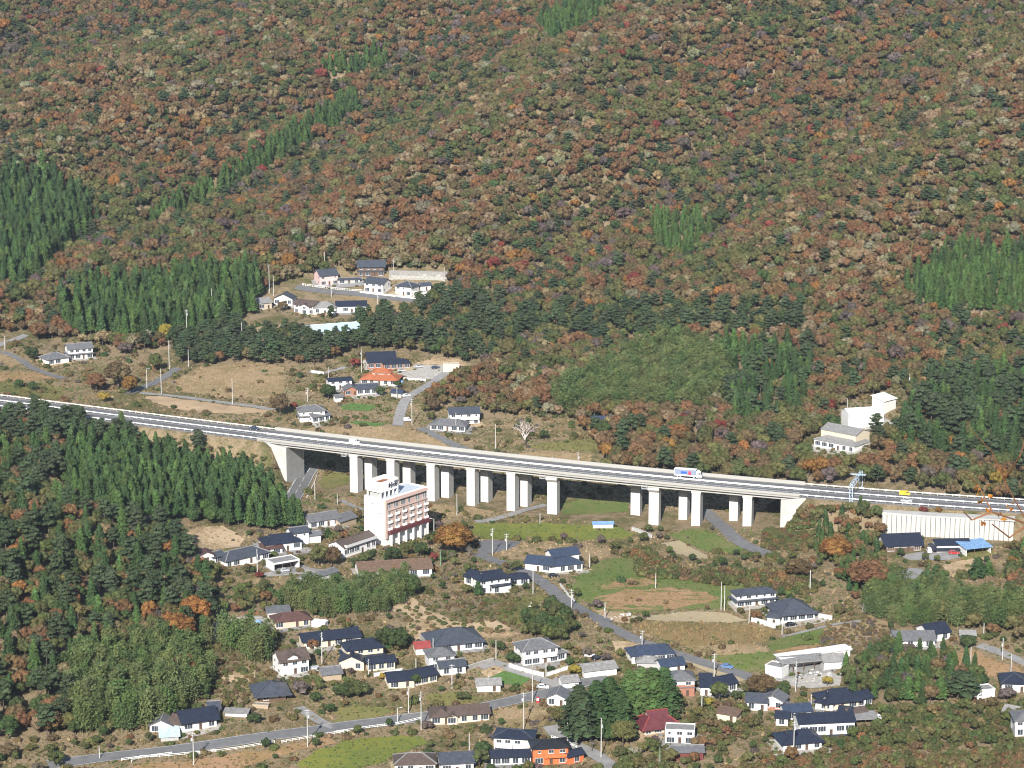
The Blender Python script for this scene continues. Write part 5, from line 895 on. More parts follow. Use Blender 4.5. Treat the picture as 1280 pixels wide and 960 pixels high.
def trunk_mb(h, r, rs, nb=4, spread=.5, lean=.05):
    mb = MB(); p = Vector((0, 0, -.12)); dx, dy = rs.uniform(-lean, lean, 2); k = 4
    for i in range(k):
        q = Vector((dx * (i + 1), dy * (i + 1), h * (i + 1) / k)); mb.tube(p, q, r * (1 - i / k * .6), r * (1 - (i + 1) / k * .6), 6); p = q
    for j in range(nb):
        a = 6.28 * j / nb + rs.uniform(0, 1); z = h * rs.uniform(.55, .95); s = Vector((dx * z / h * k, dy * z / h * k, z)); e = s + Vector((math.cos(a) * spread, math.sin(a) * spread, spread * rs.uniform(.7, 1.3))); mb.tube(s, e, r * .4, r * .12, 5)
    return mb
FORMS = {}       # kind -> list of (crown mesh, trunk mesh, joined mesh)
def reg(kind, crown, trunk, cm, tm):
    j = MB(); j.add(crown.v, crown.f, 0); j.add(trunk.v, trunk.f, 1) if trunk else None
    FORMS.setdefault(kind, []).append((crown.mesh('crown', cm), trunk.mesh('trunk', tm, True) if trunk else None, j.mesh(kind, [cm, tm])))
def broadleaf(seed, lobes=11, leaves=62, flat=.85, core=.86, size=.085, base=.62, kind='broadleaf', lr=(.30, .47)):
    rs = np.random.default_rng(seed); mb = MB(); C_ = []
    for k in range(lobes):
        t = (k + .5) / lobes; z = 1 - 1.55 * t; r = math.sqrt(max(0, 1 - min(1, z * z))) if abs(z) < 1 else 0; a = k * 2.4 + rs.uniform(-.5, .5); rr = rs.uniform(.48, .72)
        c = np.array([math.cos(a) * r * rr, math.sin(a) * r * rr, base + .75 * flat + z * rr * flat * .95]); R_ = rs.uniform(*lr); C_.append((c, R_))
    for c, R_ in C_:
        n_ = ICO[0] * (R_ * core * (1 + rs.normal(0, .10, (len(ICO[0]), 1)))) * np.array([1, 1, .82]) + c; mb.add(n_, ICO[1])
        d = rs.normal(0, 1, (leaves, 3)); d[:, 2] += .25; d /= np.linalg.norm(d, axis=1)[:, None]; P_ = c + d * R_ * rs.uniform(.85, 1.18, (leaves, 1)) * np.array([1, 1, .85]); quads(mb, P_, d, size, rs)
    reg(kind, mb, trunk_mb(base + .75, .075, rs, 5, .42), leaf, bark)
for s in range(7): broadleaf(100 + s, 9 + s % 4, 60, .78 + .07 * (s % 4))
for s in range(4): broadleaf(150 + s, 24 + 2 * s, 95, .82 + .05 * (s % 3), .8, .05, .55, 'bigleaf', (.20, .33))
def cedar(seed, layers=17, rad=.185):
    rs = np.random.default_rng(seed); mb = MB(); n0 = 9; vs = [(0, 0, .985)]
    for i in range(1, 7):
        z = .97 - .80 * i / 6; r = rad * .66 * (1 - z) ** .5 * 1.12
        for k in range(n0): a = 6.28 * k / n0 + i * .3; rr = r * rs.uniform(.8, 1.15); vs.append((math.cos(a) * rr, math.sin(a) * rr, z + rs.uniform(-.02, .02)))
    fs = [(0, 1 + k, 1 + (k + 1) % n0) for k in range(n0)] + [(1 + i * n0 + k, 1 + (i + 1) * n0 + k, 1 + (i + 1) * n0 + (k + 1) % n0, 1 + i * n0 + (k + 1) % n0) for i in range(5) for k in range(n0)]
    mb.add(vs, fs); P_, N_ = [], []
    for i in range(layers):
        z = .97 - .80 * (i + rs.uniform(-.3, .3)) / layers; r = rad * (1 - max(0, min(1, z))) ** .5 * 1.12; nb = 7 + int(i * .5)
        for k in range(nb):
            a = 6.28 * k / nb + i * 1.1 + rs.uniform(-.3, .3); L = r * rs.uniform(.75, 1.25); d = np.array([math.cos(a), math.sin(a), 0])
            for t in (.55, .8, 1.0): P_.append(d * L * t + np.array([0, 0, z + .02 - .045 * t * t + rs.uniform(-.012, .012)])); N_.append(d * .7 + np.array([0, 0, .8]))
    quads(mb, np.array(P_), np.array(N_), .030, rs, 0, 1.5, .45); reg('cedar', mb, trunk_mb(.9, .016, rs, 0, 0, .002), needle, bark)
for s in range(5): cedar(200 + s, 16 + s % 3, .165 + .02 * (s % 3))
def pine(seed):
    rs = np.random.default_rng(seed); mb = MB()
    for k in range(13):
        z = .42 + .56 * k / 12; a = k * 2.4 + rs.uniform(-.5, .5); r = .34 * (1.12 - z) ** .5 * rs.uniform(.35, 1.0); c = np.array([math.cos(a) * r, math.sin(a) * r, z]); R_ = rs.uniform(.12, .19) * (1.25 - .5 * z)
        n_ = ICO[0] * (R_ * .8 * (1 + rs.normal(0, .15, (len(ICO[0]), 1)))) * np.array([1, 1, .42]) + c; mb.add(n_, ICO[1])
        d = rs.normal(0, 1, (48, 3)); d[:, 2] = np.abs(d[:, 2]) * .9 - .1; d /= np.linalg.norm(d, axis=1)[:, None]; quads(mb, c + d * R_ * rs.uniform(.8, 1.25, (48, 1)) * np.array([1, 1, .5]), d, .034, rs, 0, 1.0, .5)
    reg('pine', mb, trunk_mb(.92, .022, rs, 5, .2, .02), needle, bark)
for s in range(4): pine(300 + s)
def bamboo(seed):
    rs = np.random.default_rng(seed); mb = MB(); tk = MB()
    for j in range(5):
        a = rs.uniform(0, 6.28); bx_, by_ = rs.normal(0, .07, 2); lean = rs.uniform(.05, .16); h = rs.uniform(.8, 1.05); pts = [Vector((bx_ + math.cos(a) * lean * t ** 3, by_ + math.sin(a) * lean * t ** 3, h * (t - .08 * t ** 4))) for t in np.linspace(0, 1, 8)]
        for i in range(7): tk.tube(pts[i], pts[i + 1], .006 * (1 - i * .1), .006 * (.9 - i * .1), 4, 0, False)
        P_ = []
        for t in rs.uniform(.22, 1, 140): f = t * 7; i = min(6, int(f)); p = pts[i].lerp(pts[i + 1], f - i); s = .085 * (1.15 - t) ** .5 + .012; P_.append(np.array(p) + rs.normal(0, 1, 3) * np.array([s, s, .02]))
        quads(mb, np.array(P_), np.tile(np.array([0, -.2, .8]), (len(P_), 1)), .020, rs, 0, 2.2, .6)
    reg('bamboo', mb, tk, leaf, culm)
for s in range(4): bamboo(400 + s)
def bare(seed):
    rs = np.random.default_rng(seed); mb = MB()
    def grow(p, d, L, r, lv):
        q = p + d * L; mb.tube(p, q, r, r * .62, 5 if lv < 2 else 3, 0, False)
        if lv >= 4: return
        for k in range(3 if lv else 4):
            a = rs.normal(0, .52, 3); nd = (d + Vector(a)).normalized(); nd.z = max(nd.z, .05); grow(p.lerp(q, rs.uniform(.6, 1)), nd.normalized(), L * rs.uniform(.62, .82), r * .55, lv + 1)
    grow(Vector((0, 0, -.1)), Vector((0, 0, 1)), .62, .05, 0); mb2 = MB(); mb2.tube((0, 0, -.12), (0, 0, .3), .055, .05, 6); reg('bare', mb, mb2, twig, bark)
for s in range(3): bare(500 + s)
def shrub(seed):
    rs = np.random.default_rng(seed); mb = MB()
    for k in range(6):
        a = k * 2.4; r = rs.uniform(.2, .6); c = np.array([math.cos(a) * r, math.sin(a) * r, rs.uniform(.2, .55)]); R_ = rs.uniform(.3, .5); mb.add(ICO[0] * (R_ * .8 * (1 + rs.normal(0, .13, (len(ICO[0]), 1)))) + c, ICO[1])
        d = rs.normal(0, 1, (40, 3)); d[:, 2] = np.abs(d[:, 2]); d /= np.linalg.norm(d, axis=1)[:, None]; quads(mb, c + d * R_ * rs.uniform(.8, 1.3, (40, 1)), d, .10, rs)
    reg('shrub', mb, None, leaf, bark)
for s in range(4): shrub(600 + s)
def tuft(seed):
    rs = np.random.default_rng(seed); mb = MB()
    for k in range(16):
        a = rs.uniform(0, 6.28); r = rs.uniform(0, .6); x, y = math.cos(a) * r, math.sin(a) * r; b = rs.uniform(0, 6.28); w_ = .27; h = rs.uniform(.4, 1.0); l = rs.normal(0, .25, 2); mb.add([(x - math.cos(b) * w_, y - math.sin(b) * w_, -.1), (x + math.cos(b) * w_, y + math.sin(b) * w_, -.1), (x + l[0], y + l[1], h)], [(0, 1, 2)])
    reg('tuft', mb, None, grassm, grassm)
for s in range(3): tuft(700 + s)

# ------------------------------------------------------------------ where things grow
PAL = {'rust': (.160, .090, .045), 'orange': (.215, .108, .036), 'brown': (.128, .092, .048), 'tan': (.205, .155, .088), 'olive': (.112, .106, .042), 'moss': (.080, .094, .034), 'green': (.050, .076, .028), 'pale': (.18, .172, .105), 'purple': (.108, .086, .076),
       'red': (.17, .045, .034), 'yellow': (.27, .205, .04), 'cedar': (.044, .078, .028), 'cedar2': (.064, .108, .032), 'pine': (.050, .072, .036), 'bamboo': (.125, .155, .058), 'bamboo2': (.088, .13, .046), 'grey': (.16, .135, .12), 'whitebark': (.45, .42, .38), 'straw': (.34, .255, .15), 'grass': (.10, .14, .04), 'reed': (.225, .165, .085)}
WORD = {'rust': 'rust-brown', 'orange': 'orange', 'brown': 'brown', 'tan': 'tan', 'olive': 'olive', 'moss': 'mossy green', 'green': 'dark green', 'pale': 'pale green-grey', 'purple': 'purplish', 'red': 'red', 'yellow': 'yellow', 'cedar': 'dark green', 'cedar2': 'bright green', 'pine': 'blue-green', 'bamboo': 'olive', 'bamboo2': 'green', 'grey': 'grey', 'whitebark': 'pale'}
MT = dict(rust=.19, brown=.27, olive=.25, tan=.08, moss=.13, purple=.10, orange=.015, red=.006, green=.04, pale=.03)
VAL = dict(moss=.26, olive=.26, green=.2, rust=.12, brown=.1, orange=.03, purple=.03)
VIV = dict(rust=.2, brown=.24, orange=.06, olive=.27, moss=.18, purple=.05, red=.008, yellow=.004)
# zone: polygon in the photograph, what grows, colours of the broadleaves, spacing, height range of crown radius, phrase for labels
Z = lambda fr, pts: np.array([px(fr, x, y) for x, y in pts])
NONE = [('P', [(322, 392), (330, 366), (372, 349), (440, 341), (470, 338), (556, 338), (562, 352), (540, 376), (512, 392), (470, 396)]), ('P', [(300, 418), (330, 400), (395, 405), (385, 416), (330, 420)]), ('P', [(392, 432), (400, 415), (455, 405), (462, 418), (440, 440), (420, 446)]),
        ('P', [(-200, 432), (0, 425), (35, 435), (60, 430), (118, 430), (118, 462), (165, 480), (175, 490), (220, 460), (300, 452), (385, 458), (410, 458), (450, 438), (520, 436), (580, 452), (592, 462), (560, 474), (535, 495), (525, 530), (580, 545), (640, 520), (720, 525), (745, 560), (760, 592), (640, 585), (330, 545), (0, 505), (-200, 480)])]
NONE = [Z(*q) for q in NONE]
ZONES = [
 ('shed lawn', Z('P', [(1040, 545), (1055, 505), (1130, 485), (1140, 505), (1122, 545)]), dict(shrub=1), dict(moss=.5, olive=.5), 3.5, (.7, 1.3), 'shrub'),
 ('village thicket', Z('P', [(985, 935), (1000, 900), (1060, 888), (1120, 885), (1240, 880), (1350, 880), (1350, 940), (1060, 930)]), dict(shrub=.8, broadleaf=.2), dict(olive=.32, moss=.38, brown=.15, green=.15), 2.3, (.7, 2.3), 'in the thicket of the lower right village'),
 ('cluster thicket', Z('P', [(850, 905), (880, 880), (960, 885), (960, 900), (880, 960), (850, 960)]), dict(shrub=.7, broadleaf=.3), dict(olive=.32, moss=.38, brown=.22, rust=.08), 2.4, (.7, 2.0), 'beside the navy roofed cluster, lower right'),
 ('meadow scrub', Z('P', [(1030, 785), (1080, 770), (1120, 790), (1100, 812), (1050, 830), (1020, 815)]), dict(shrub=1), dict(brown=.6, purple=.2, olive=.2), 2.2, (.6, 1.3), 'shrub'),
 ('lower slope', Z('P', [(260, 800), (330, 840), (320, 870), (300, 895), (265, 875)]), dict(shrub=1), dict(olive=.5, brown=.3, moss=.2), 2.4, (.7, 1.5), 'shrub'),
 ('left bank', Z('P', [(200, 545), (345, 566), (352, 605), (330, 600), (295, 578), (200, 562)]), dict(shrub=1), dict(moss=.4, olive=.4, brown=.2), 2.2, (.8, 1.8), 'shrub'),
 ('factory lawn', Z('P', [(1000, 560), (1010, 545), (1090, 545), (1105, 590), (1010, 588)]), dict(shrub=1), dict(moss=.6, olive=.4), 3.0, (.8, 1.4), 'shrub'),
 ('lane wood', Z('P', [(528, 526), (534, 500), (560, 480), (600, 462), (644, 482), (640, 522), (606, 528), (600, 508), (560, 505), (540, 526)]), dict(broadleaf=1), dict(brown=.4, rust=.25, olive=.25, purple=.1), 5.0, (2.0, 3.0), 'above the lane behind the viaduct'),
 ('cedar strip', Z('P', [(180, 275), (260, 238), (330, 192), (440, 125), (455, 138), (400, 176), (330, 217), (250, 268), (190, 292)]), dict(cedar=1), dict(cedar2=.6, cedar=.4), 4.6, (9, 13), 'mountain'),
 ('left cedars', Z('P', [(-300, 235), (60, 222), (95, 250), (125, 285), (60, 335), (30, 365), (-300, 385)]), dict(cedar=1), dict(cedar2=.45, cedar=.55), 5, (12, 17), 'mountain'),
 ('grove above the lone house', Z('P', [(75, 385), (140, 362), (300, 345), (330, 352), (320, 392), (235, 422), (120, 430), (80, 415)]), dict(cedar=.85, broadleaf=.15), dict(cedar2=.5, cedar=.5), 5, (12, 16), 'in the cedar grove above the lone hillside house'),
 ('m4', Z('P', [(812, 278), (875, 272), (890, 298), (862, 326), (822, 322)]), dict(cedar=1), dict(cedar2=1), 4.6, (8, 12), 'mountain'), ('m5', Z('P', [(1125, 358), (1200, 318), (1450, 320), (1450, 415), (1140, 388)]), dict(cedar=1), dict(cedar2=.7, cedar=.3), 4.8, (10, 14), 'mountain'),
 ('m6', Z('P', [(668, 36), (740, -5), (795, -20), (740, 32), (690, 58)]), dict(cedar=1), dict(cedar2=.7, cedar=.3), 4.8, (9, 13), 'mountain'), ('m7', Z('P', [(395, 88), (480, 66), (484, 92), (410, 106)]), dict(cedar=1), dict(cedar2=.7, cedar=.3), 4.8, (9, 13), 'mountain'),
 ('right wood', Z('P', [(1122, 560), (1132, 512), (1165, 482), (1500, 455), (1500, 585), (1250, 585), (1180, 580)]), dict(cedar=.5, pine=.3, broadleaf=.2), VAL, 5.6, (10, 15), 'in the dark wood behind the expressway on the right'),
 ('bamboo slope', Z('P', [(685, 500), (740, 468), (800, 440), (850, 428), (905, 445), (915, 490), (870, 520), (780, 515), (700, 522)]), dict(bamboo=.85, broadleaf=.15), dict(moss=.6, olive=.4), 4.0, (9, 13), 'bamboo'),
 ('dark belt', Z('P', [(905, 440), (1010, 440), (1015, 470), (1000, 522), (920, 535), (905, 500)]), dict(cedar=.45, pine=.2, broadleaf=.35), VAL, 5.8, (9, 14), 'in the dark belt left of the factory'),
 ('pine belt', Z('P', [(540, 372), (700, 396), (860, 384), (1000, 388), (1010, 420), (900, 424), (760, 432), (680, 420), (600, 458), (480, 440), (500, 400)]), dict(pine=.42, broadleaf=.58), dict(moss=.35, olive=.3, green=.15, brown=.15, rust=.05), 5.6, (8, 12), 'mountain'),
 ('pines below the estate', Z('P', [(200, 418), (300, 398), (300, 422), (390, 420), (480, 392), (502, 402), (500, 438), (440, 440), (400, 458), (222, 456)]), dict(pine=.8, broadleaf=.2), VAL, 5.2, (7, 10), 'in the pine belt below the hillside estate'),
 ('vivid wood', Z('P', [(742, 592), (744, 560), (800, 542), (960, 535), (1012, 556), (1100, 570), (1180, 580), (1300, 590), (1300, 632), (1180, 620), (1060, 608), (1010, 612), (930, 606), (820, 597)]), dict(broadleaf=.93, pine=.07), VIV, 6.2, (3.0, 4.4), 'in the mixed wood just behind the viaduct'),
 ('factory wood', Z('P', [(1000, 520), (1010, 480), (1090, 484), (1050, 500), (1015, 525)]), dict(broadleaf=1), VIV, 6, (2.5, 3.6), 'around the white factory'),
 ('left top', Z('P', [(-300, 500), (0, 516), (130, 530), (250, 553), (285, 562), (290, 575), (200, 570), (90, 560), (0, 560), (-300, 560)]), dict(pine=.45, broadleaf=.45, cedar=.1), VIV, 5.6, (2.4, 3.6), 'in the wood in front of the expressway'),
 ('left cedar wood', Z('P', [(90, 560), (200, 570), (326, 590), (338, 620), (362, 648), (385, 662), (330, 664), (260, 655), (150, 655), (70, 610)]), dict(cedar=.88, broadleaf=.12), dict(cedar=.65, cedar2=.35), 4.8, (10, 14), 'in the cedar wood left of the underpass'),
 ('bamboo low', Z('P', [(85, 840), (150, 818), (230, 812), (258, 836), (268, 870), (215, 898), (180, 918), (100, 922)]), dict(bamboo=.92, broadleaf=.08), VAL, 3.8, (9, 13), 'bamboo'),
 ('bamboo edge', Z('P', [(255, 812), (262, 795), (320, 800), (345, 815), (330, 838), (285, 838)]), dict(bamboo=1), VAL, 3.6, (9, 12), 'bamboo'),
 ('left slope', Z('P', [(-300, 560), (0, 560), (90, 562), (150, 655), (215, 665), (230, 690), (262, 702), (268, 745), (262, 790), (258, 812), (230, 812), (150, 818), (85, 840), (105, 922), (0, 926), (-300, 940)]), dict(pine=.12, broadleaf=.72, cedar=.16), dict(VAL, tan=.03), 5.0, (2.1, 3.5), 'on the wooded left slope below the viaduct'),
 ('bamboo mid', Z('P', [(345, 762), (362, 738), (430, 740), (505, 724), (516, 746), (490, 768), (400, 772)]), dict(bamboo=.95, shrub=.05), VAL, 3.3, (6, 8.5), 'bamboo'),
 ('bush band', Z('P', [(270, 768), (276, 742), (345, 736), (352, 752), (345, 772)]), dict(broadleaf=.7, bamboo=.3), VAL, 4.2, (1.8, 2.6), 'in the thicket left of the bamboo'),
 ('bamboo right', Z('P', [(1080, 768), (1085, 740), (1130, 728), (1200, 745), (1300, 765), (1300, 786), (1120, 786)]), dict(bamboo=.92, broadleaf=.08), VAL, 3.6, (7, 10), 'bamboo'),
 ('lower right wood', Z('P', [(1052, 835), (1110, 815), (1200, 825), (1232, 850), (1225, 872), (1150, 882), (1100, 882), (1062, 865)]), dict(broadleaf=.65, cedar=.35), dict(moss=.4, olive=.27, purple=.06, brown=.12, green=.15), 4.2, (1.9, 3.1), 'in the wood right of the curved navy roofs'),
 ('gantry bank', Z('P', [(1012, 690), (1030, 640), (1105, 642), (1108, 690), (1105, 735), (1070, 755), (1040, 710)]), dict(broadleaf=.8, cedar=.2), dict(moss=.3, olive=.3, rust=.2, brown=.2), 3.6, (1.6, 2.7), 'on the bank left of the retaining wall'),
 ('right edge', Z('P', [(1262, 690), (1300, 680), (1300, 810), (1240, 795), (1180, 790), (1262, 770)]), dict(broadleaf=.8, cedar=.2), VAL, 5.0, (2.0, 3.2), 'at the right edge beside the bamboo'),
 ('round trees', Z('P', [(655, 775), (690, 764), (715, 778), (712, 808), (662, 806)]), dict(broadleaf=1), dict(green=.7, moss=.3), 5.0, (2.4, 3.2), 'in the dark clump behind the white hip roofed house'),
 ('hedge band', Z('P', [(790, 692), (818, 690), (850, 714), (960, 714), (1012, 724), (1020, 746), (960, 738), (870, 728), (800, 722)]), dict(shrub=1), dict(moss=.35, olive=.3, brown=.2, rust=.15), 3.0, (1.8, 3.0), 'shrub'),
 ('mound', Z('P', [(500, 755), (640, 745), (660, 790), (560, 790), (510, 800), (490, 770)]), dict(shrub=1), dict(olive=.3, brown=.4, moss=.3), 3.4, (.7, 1.5), 'shrub'),
 ('road bank', Z('P', [(955, 640), (1004, 606), (1100, 618), (1290, 632), (1290, 650), (1105, 645), (1030, 650), (1010, 690), (955, 687)]), dict(shrub=1), dict(olive=.3, brown=.25, moss=.35, rust=.1), 1.7, (1.0, 2.2), 'shrub'),
 ('bottom right thicket', Z('P', [(1000, 935), (1060, 920), (1350, 905), (1350, 1000), (900, 1000), (930, 950)]), dict(shrub=.9, broadleaf=.1), dict(rust=.15, olive=.38, brown=.27, moss=.2), 2.3, (.8, 2.2), 'shrub'),
 ('bottom thicket', Z('N4', [(430, 960), (520, 870), (700, 830), (860, 880), (860, 1040), (430, 1040)]), dict(broadleaf=.6, shrub=.4), dict(moss=.6, olive=.4), 4.2, (1.8, 2.6), 'in the thicket below the maroon roof'),
 ('left yard', Z('P', [(640, 905), (690, 895), (700, 930), (680, 950)]), dict(shrub=1), dict(brown=.5, purple=.3, tan=.2), 3, (1, 1.8), 'shrub')]
MOUNT_EDGE = np.array([(-400, 425), (0, 418), (40, 418), (75, 428), (120, 432), (160, 445), (230, 430), (300, 398), (330, 366), (375, 349), (440, 342), (560, 340), (566, 360), (600, 450), (596, 500), (640, 522), (720, 528), (745, 560), (820, 594), (930, 602), (1012, 606), (1060, 592), (1180, 602), (1300, 612), (1700, 640)], float)
def in_polys(U, Vv, poly):
    c = np.zeros(len(U), bool); n_ = len(poly)
    for i in range(n_):
        x1, y1 = poly[i]; x2, y2 = poly[(i + 1) % n_]; c ^= ((y1 > Vv) != (y2 > Vv)) & (U < (x2 - x1) * (Vv - y1) / (y2 - y1 + 1e-12) + x1)
    return c
def free(P_, mr):
    """Keep clear of roads, buildings, the expressway and poles."""
    ok = np.ones(len(P_), bool)
    for c, w_ in ROADS:
        for i in range(0, len(c), 2): ok &= (P_[:, 0] - c[i][0]) ** 2 + (P_[:, 1] - c[i][1]) ** 2 > (w_ / 2 + mr) ** 2
    off = (P_[:, 1] - near_y(P_[:, 0])) * ex_tan(0)[0]; ok &= ~((off > -3 - mr) & (off < 20 + mr) & (np.abs(P_[:, 0]) < 420))
    ok &= ~((P_[:, 0] > XW0 - 2) & (P_[:, 0] < XW1 + 2) & (off < 0) & (off > -16))
    for A_, B_, dep in FOOT:
        d = (B_ - A_)[:2]; L = np.hypot(*d); e = d / L; nrm = np.array([-e[1], e[0]]); q = P_[:, :2] - A_[:2]; a, b = q @ e, q @ nrm; ok &= ~((a > -mr) & (a < L + mr) & (b > -mr * 1.6) & (b < dep + mr))
    return ok
HT = G('P', 483, 683); FOOT.append((HT, G('P', 535, 669.5), 12))
def nfield(x, y, f, ph): return np.sin(x * f + ph) * np.cos(y * f * 1.3 - ph * 2) + .6 * np.sin((x + y) * f * 2.1 + ph * 3) + .4 * np.cos((x - 1.7 * y) * f * 3.3 - ph)
PTS = []        # (kind, form, x, y, z, radius or height scale, squash, colour word, colour, phrase)
def pick(w_): ks = list(w_); p = np.array([w_[k] for k in ks], float); return ks, np.cumsum(p / p.sum())
def scatter(poly_world, spacing, keep):
    x0, x1, y0, y1 = poly_world; nx, ny = int((x1 - x0) / spacing), int((y1 - y0) / spacing); I, J = np.meshgrid(np.arange(nx), np.arange(ny)); x = x0 + (I + .5 * (J % 2)) * spacing; y = y0 + J * spacing
    x = (x + rng.uniform(-.42, .42, x.shape) * spacing).ravel(); y = (y + rng.uniform(-.42, .42, y.shape) * spacing).ravel(); z = hgt(x, y); U, Vv, dep = project(np.c_[x, y, z]); k = keep(U, Vv, dep); return np.c_[x, y, z][k], U[k], Vv[k], dep[k]
claimed = None
def grow_zone(poly, mix, cols, spacing, rg, phrase, box, keep):
    P_, U, Vv, dep = scatter(box, spacing, keep)
    if not len(P_): return
    P_ = P_[free(P_, 1.2 if spacing < 4.5 else 2.0)]; ks, cum = pick(mix); cks, ccum = pick(cols)
    for x, y, z in P_:
        kd = ks[int(np.searchsorted(cum, rng.random()))]; n1 = (nfield(x, y, .021, 1.0) / 2 + .5); r = np.clip(.55 * rng.random() + .45 * (n1 % 1), 0, .999) if phrase == 'mountain' else rng.random()
        cw = cks[int(np.searchsorted(ccum, r))]
        if kd == 'cedar' and cw not in ('cedar', 'cedar2'): cw = 'cedar' if rng.random() < .7 else 'cedar2'
        if kd == 'pine': cw = 'pine'
        if kd == 'bamboo': cw = 'bamboo' if rng.random() < .5 else 'bamboo2'
        lo, hi = rg
        if kd == 'broadleaf' and hi > 6: lo, hi = 2.4, 3.6
        if kd in ('cedar', 'pine') and hi < 6: lo, hi = (6, 9) if hi < 3.45 else (8.5, 13)
        if kd == 'shrub' and hi > 3.2: lo, hi = 1.2, 2.2
        s = rng.uniform(lo, hi); PTS.append((kd, x, y, z, s, cw, phrase))
def pbox(poly, pad=8):
    Q = [ground(min(max(u, -400), 1700), v) for u, v in poly]; Q = np.array(Q); return Q[:, 0].min() - pad, Q[:, 0].max() + pad, Q[:, 1].min() - pad, Q[:, 1].max() + pad
def done(U, Vv, upto):
    m = np.zeros(len(U), bool)
    for zz in ZONES[:upto]: m |= in_polys(U, Vv, zz[1])
    return m
for i, (nm, poly, mix, cols, spc, rg, ph) in enumerate(ZONES): grow_zone(poly, mix, cols, spc, rg, ph, pbox(poly), lambda U, Vv, d, i=i, poly=poly: in_polys(U, Vv, poly) & ~done(U, Vv, i))
def mount_keep(U, Vv, dep):
    m = (Vv < np.interp(U, MOUNT_EDGE[:, 0], MOUNT_EDGE[:, 1])) & (Vv > -90) & (U > -130) & (U < 1410)
    for q in NONE: m &= ~in_polys(U, Vv, q)
    return m & ~done(U, Vv, len(ZONES))
# the mountain: broadleaves in drifts of colour, with pines on the spurs
P_, U, Vv, dep = scatter((-520, 520, 1040, 2000), 4.3, mount_keep); P_ = P_[free(P_, 2.5)]; ks, cum = pick(MT)
ORD = ['rust', 'orange', 'brown', 'red', 'tan', 'pale', 'olive', 'moss', 'green', 'purple']
for x, y, z in P_:
    n1 = nfield(x, y, .016, 2.2); n2 = .5 * nfield(x, y, .034, .7) + float(spur(x, y)) / 13; w2 = dict(MT); w2['rust'] *= math.exp(.9 * n1); w2['orange'] *= math.exp(.9 * n1); w2['olive'] *= math.exp(-.7 * n1); w2['moss'] *= math.exp(-.9 * n1); w2['tan'] *= math.exp(1.0 * n2 - .2); w2['pale'] *= math.exp(1.1 * n2 - .2); w2['purple'] *= math.exp(-.9 * n2); w2['green'] *= math.exp(-.5 * n2)
    ks, cum = pick(w2); r = rng.random()
    if r < .05 - .02 * n2: PTS.append(('pine', x, y, z, rng.uniform(7, 10), 'pine', 'mountain')); continue
    cw = ks[int(np.searchsorted(cum, rng.random()))]
    if cw == 'purple' and rng.random() < .55: PTS.append(('bare', x, y, z, rng.uniform(3, 4.2), 'purple', 'mountain')); continue
    PTS.append(('broadleaf', x, y, z, rng.uniform(2.1, 3.6) * (1 if rng.random() < .85 else 1.35), cw, 'mountain'))
# open ground: scattered low shrubs
OPEN = lambda U, Vv, d: (Vv > np.interp(U, MOUNT_EDGE[:, 0], MOUNT_EDGE[:, 1]) - 6) & (Vv < 1000) & (U > -100) & (U < 1380) & ~done(U, Vv, len(ZONES))
FPOLY = [(np.array([p[:2] for p in pxpoly(fr, pts)]), m) for nm, m, fr, pts in FIELDS]
def in_field(P_):
    out = np.full(len(P_), -1)
    for k, (poly, m) in enumerate(FPOLY): out[in_polys(P_[:, 0], P_[:, 1], poly)] = k
    return out
P_, U, Vv, dep = scatter((-330, 330, 690, 1330), 3.0, OPEN); P_ = P_[free(P_, 1.0)]; fi = in_field(P_); SHR = dict(olive=.28, brown=.2, tan=.1, moss=.24, green=.1, rust=.03, purple=.05); ks, cum = pick(SHR)
for (x, y, z), f in zip(P_, fi):
    m = FPOLY[f][1] if f >= 0 else None; pr = .5 if f < 0 else {'bare_soil': .25, 'dry_grass': .16, 'olive_grass': .2, 'red_grass': .06}.get(m, .012)
    if rng.random() < pr * (.55 + .55 * nfield(x, y, .06, .3) + .3 * nfield(x, y, .21, 1.3)): PTS.append(('shrub', x, y, z, (.45 + 1.9 * rng.random() ** 2.2), ks[int(np.searchsorted(cum, rng.random()))], 'shrub'))
# garden and hedgerow trees between the houses
P_, U, Vv, dep = scatter((-260, 260, 700, 1010), 7.0, lambda U, Vv, d: OPEN(U, Vv, d) & (Vv > 640)); P_ = P_[free(P_, 2.2)]; fi = in_field(P_); ks2, cum2 = pick(dict(moss=.35, green=.3, olive=.2, brown=.08, purple=.07))
for (x, y, z), f in zip(P_, fi):
    if f < 0 and rng.random() < .5: PTS.append(('broadleaf', x, y, z, rng.uniform(1.0, 1.9), ks2[int(np.searchsorted(cum2, rng.random()))], 'between the houses of the village'))
# shrubs and small plants against the houses
for A_, B_, dep in FOOT:
    d = (B_ - A_)[:2]; L = np.hypot(*d); e = d / L; nrm = np.array([-e[1], e[0]])
    for k in range(int(3 + L * .45)):
        t = rng.uniform(-.15, 1.15); side = rng.random(); q = A_[:2] + e * L * t + nrm * (-rng.uniform(2.2, 6) if side < .45 else dep + rng.uniform(1.2, 3.5)) if side < .75 else A_[:2] + e * (-rng.uniform(1.2, 4) if side < .87 else L + rng.uniform(1.2, 4)) + nrm * dep * rng.random()
        if free(np.array([[q[0], q[1], 0]]), .5)[0]: PTS.append(('shrub', q[0], q[1], float(hgt(q[0], q[1])), rng.uniform(.4, 1.25), ('moss', 'green', 'olive', 'green', 'brown', 'purple')[int(rng.integers(6))], 'shrub'))
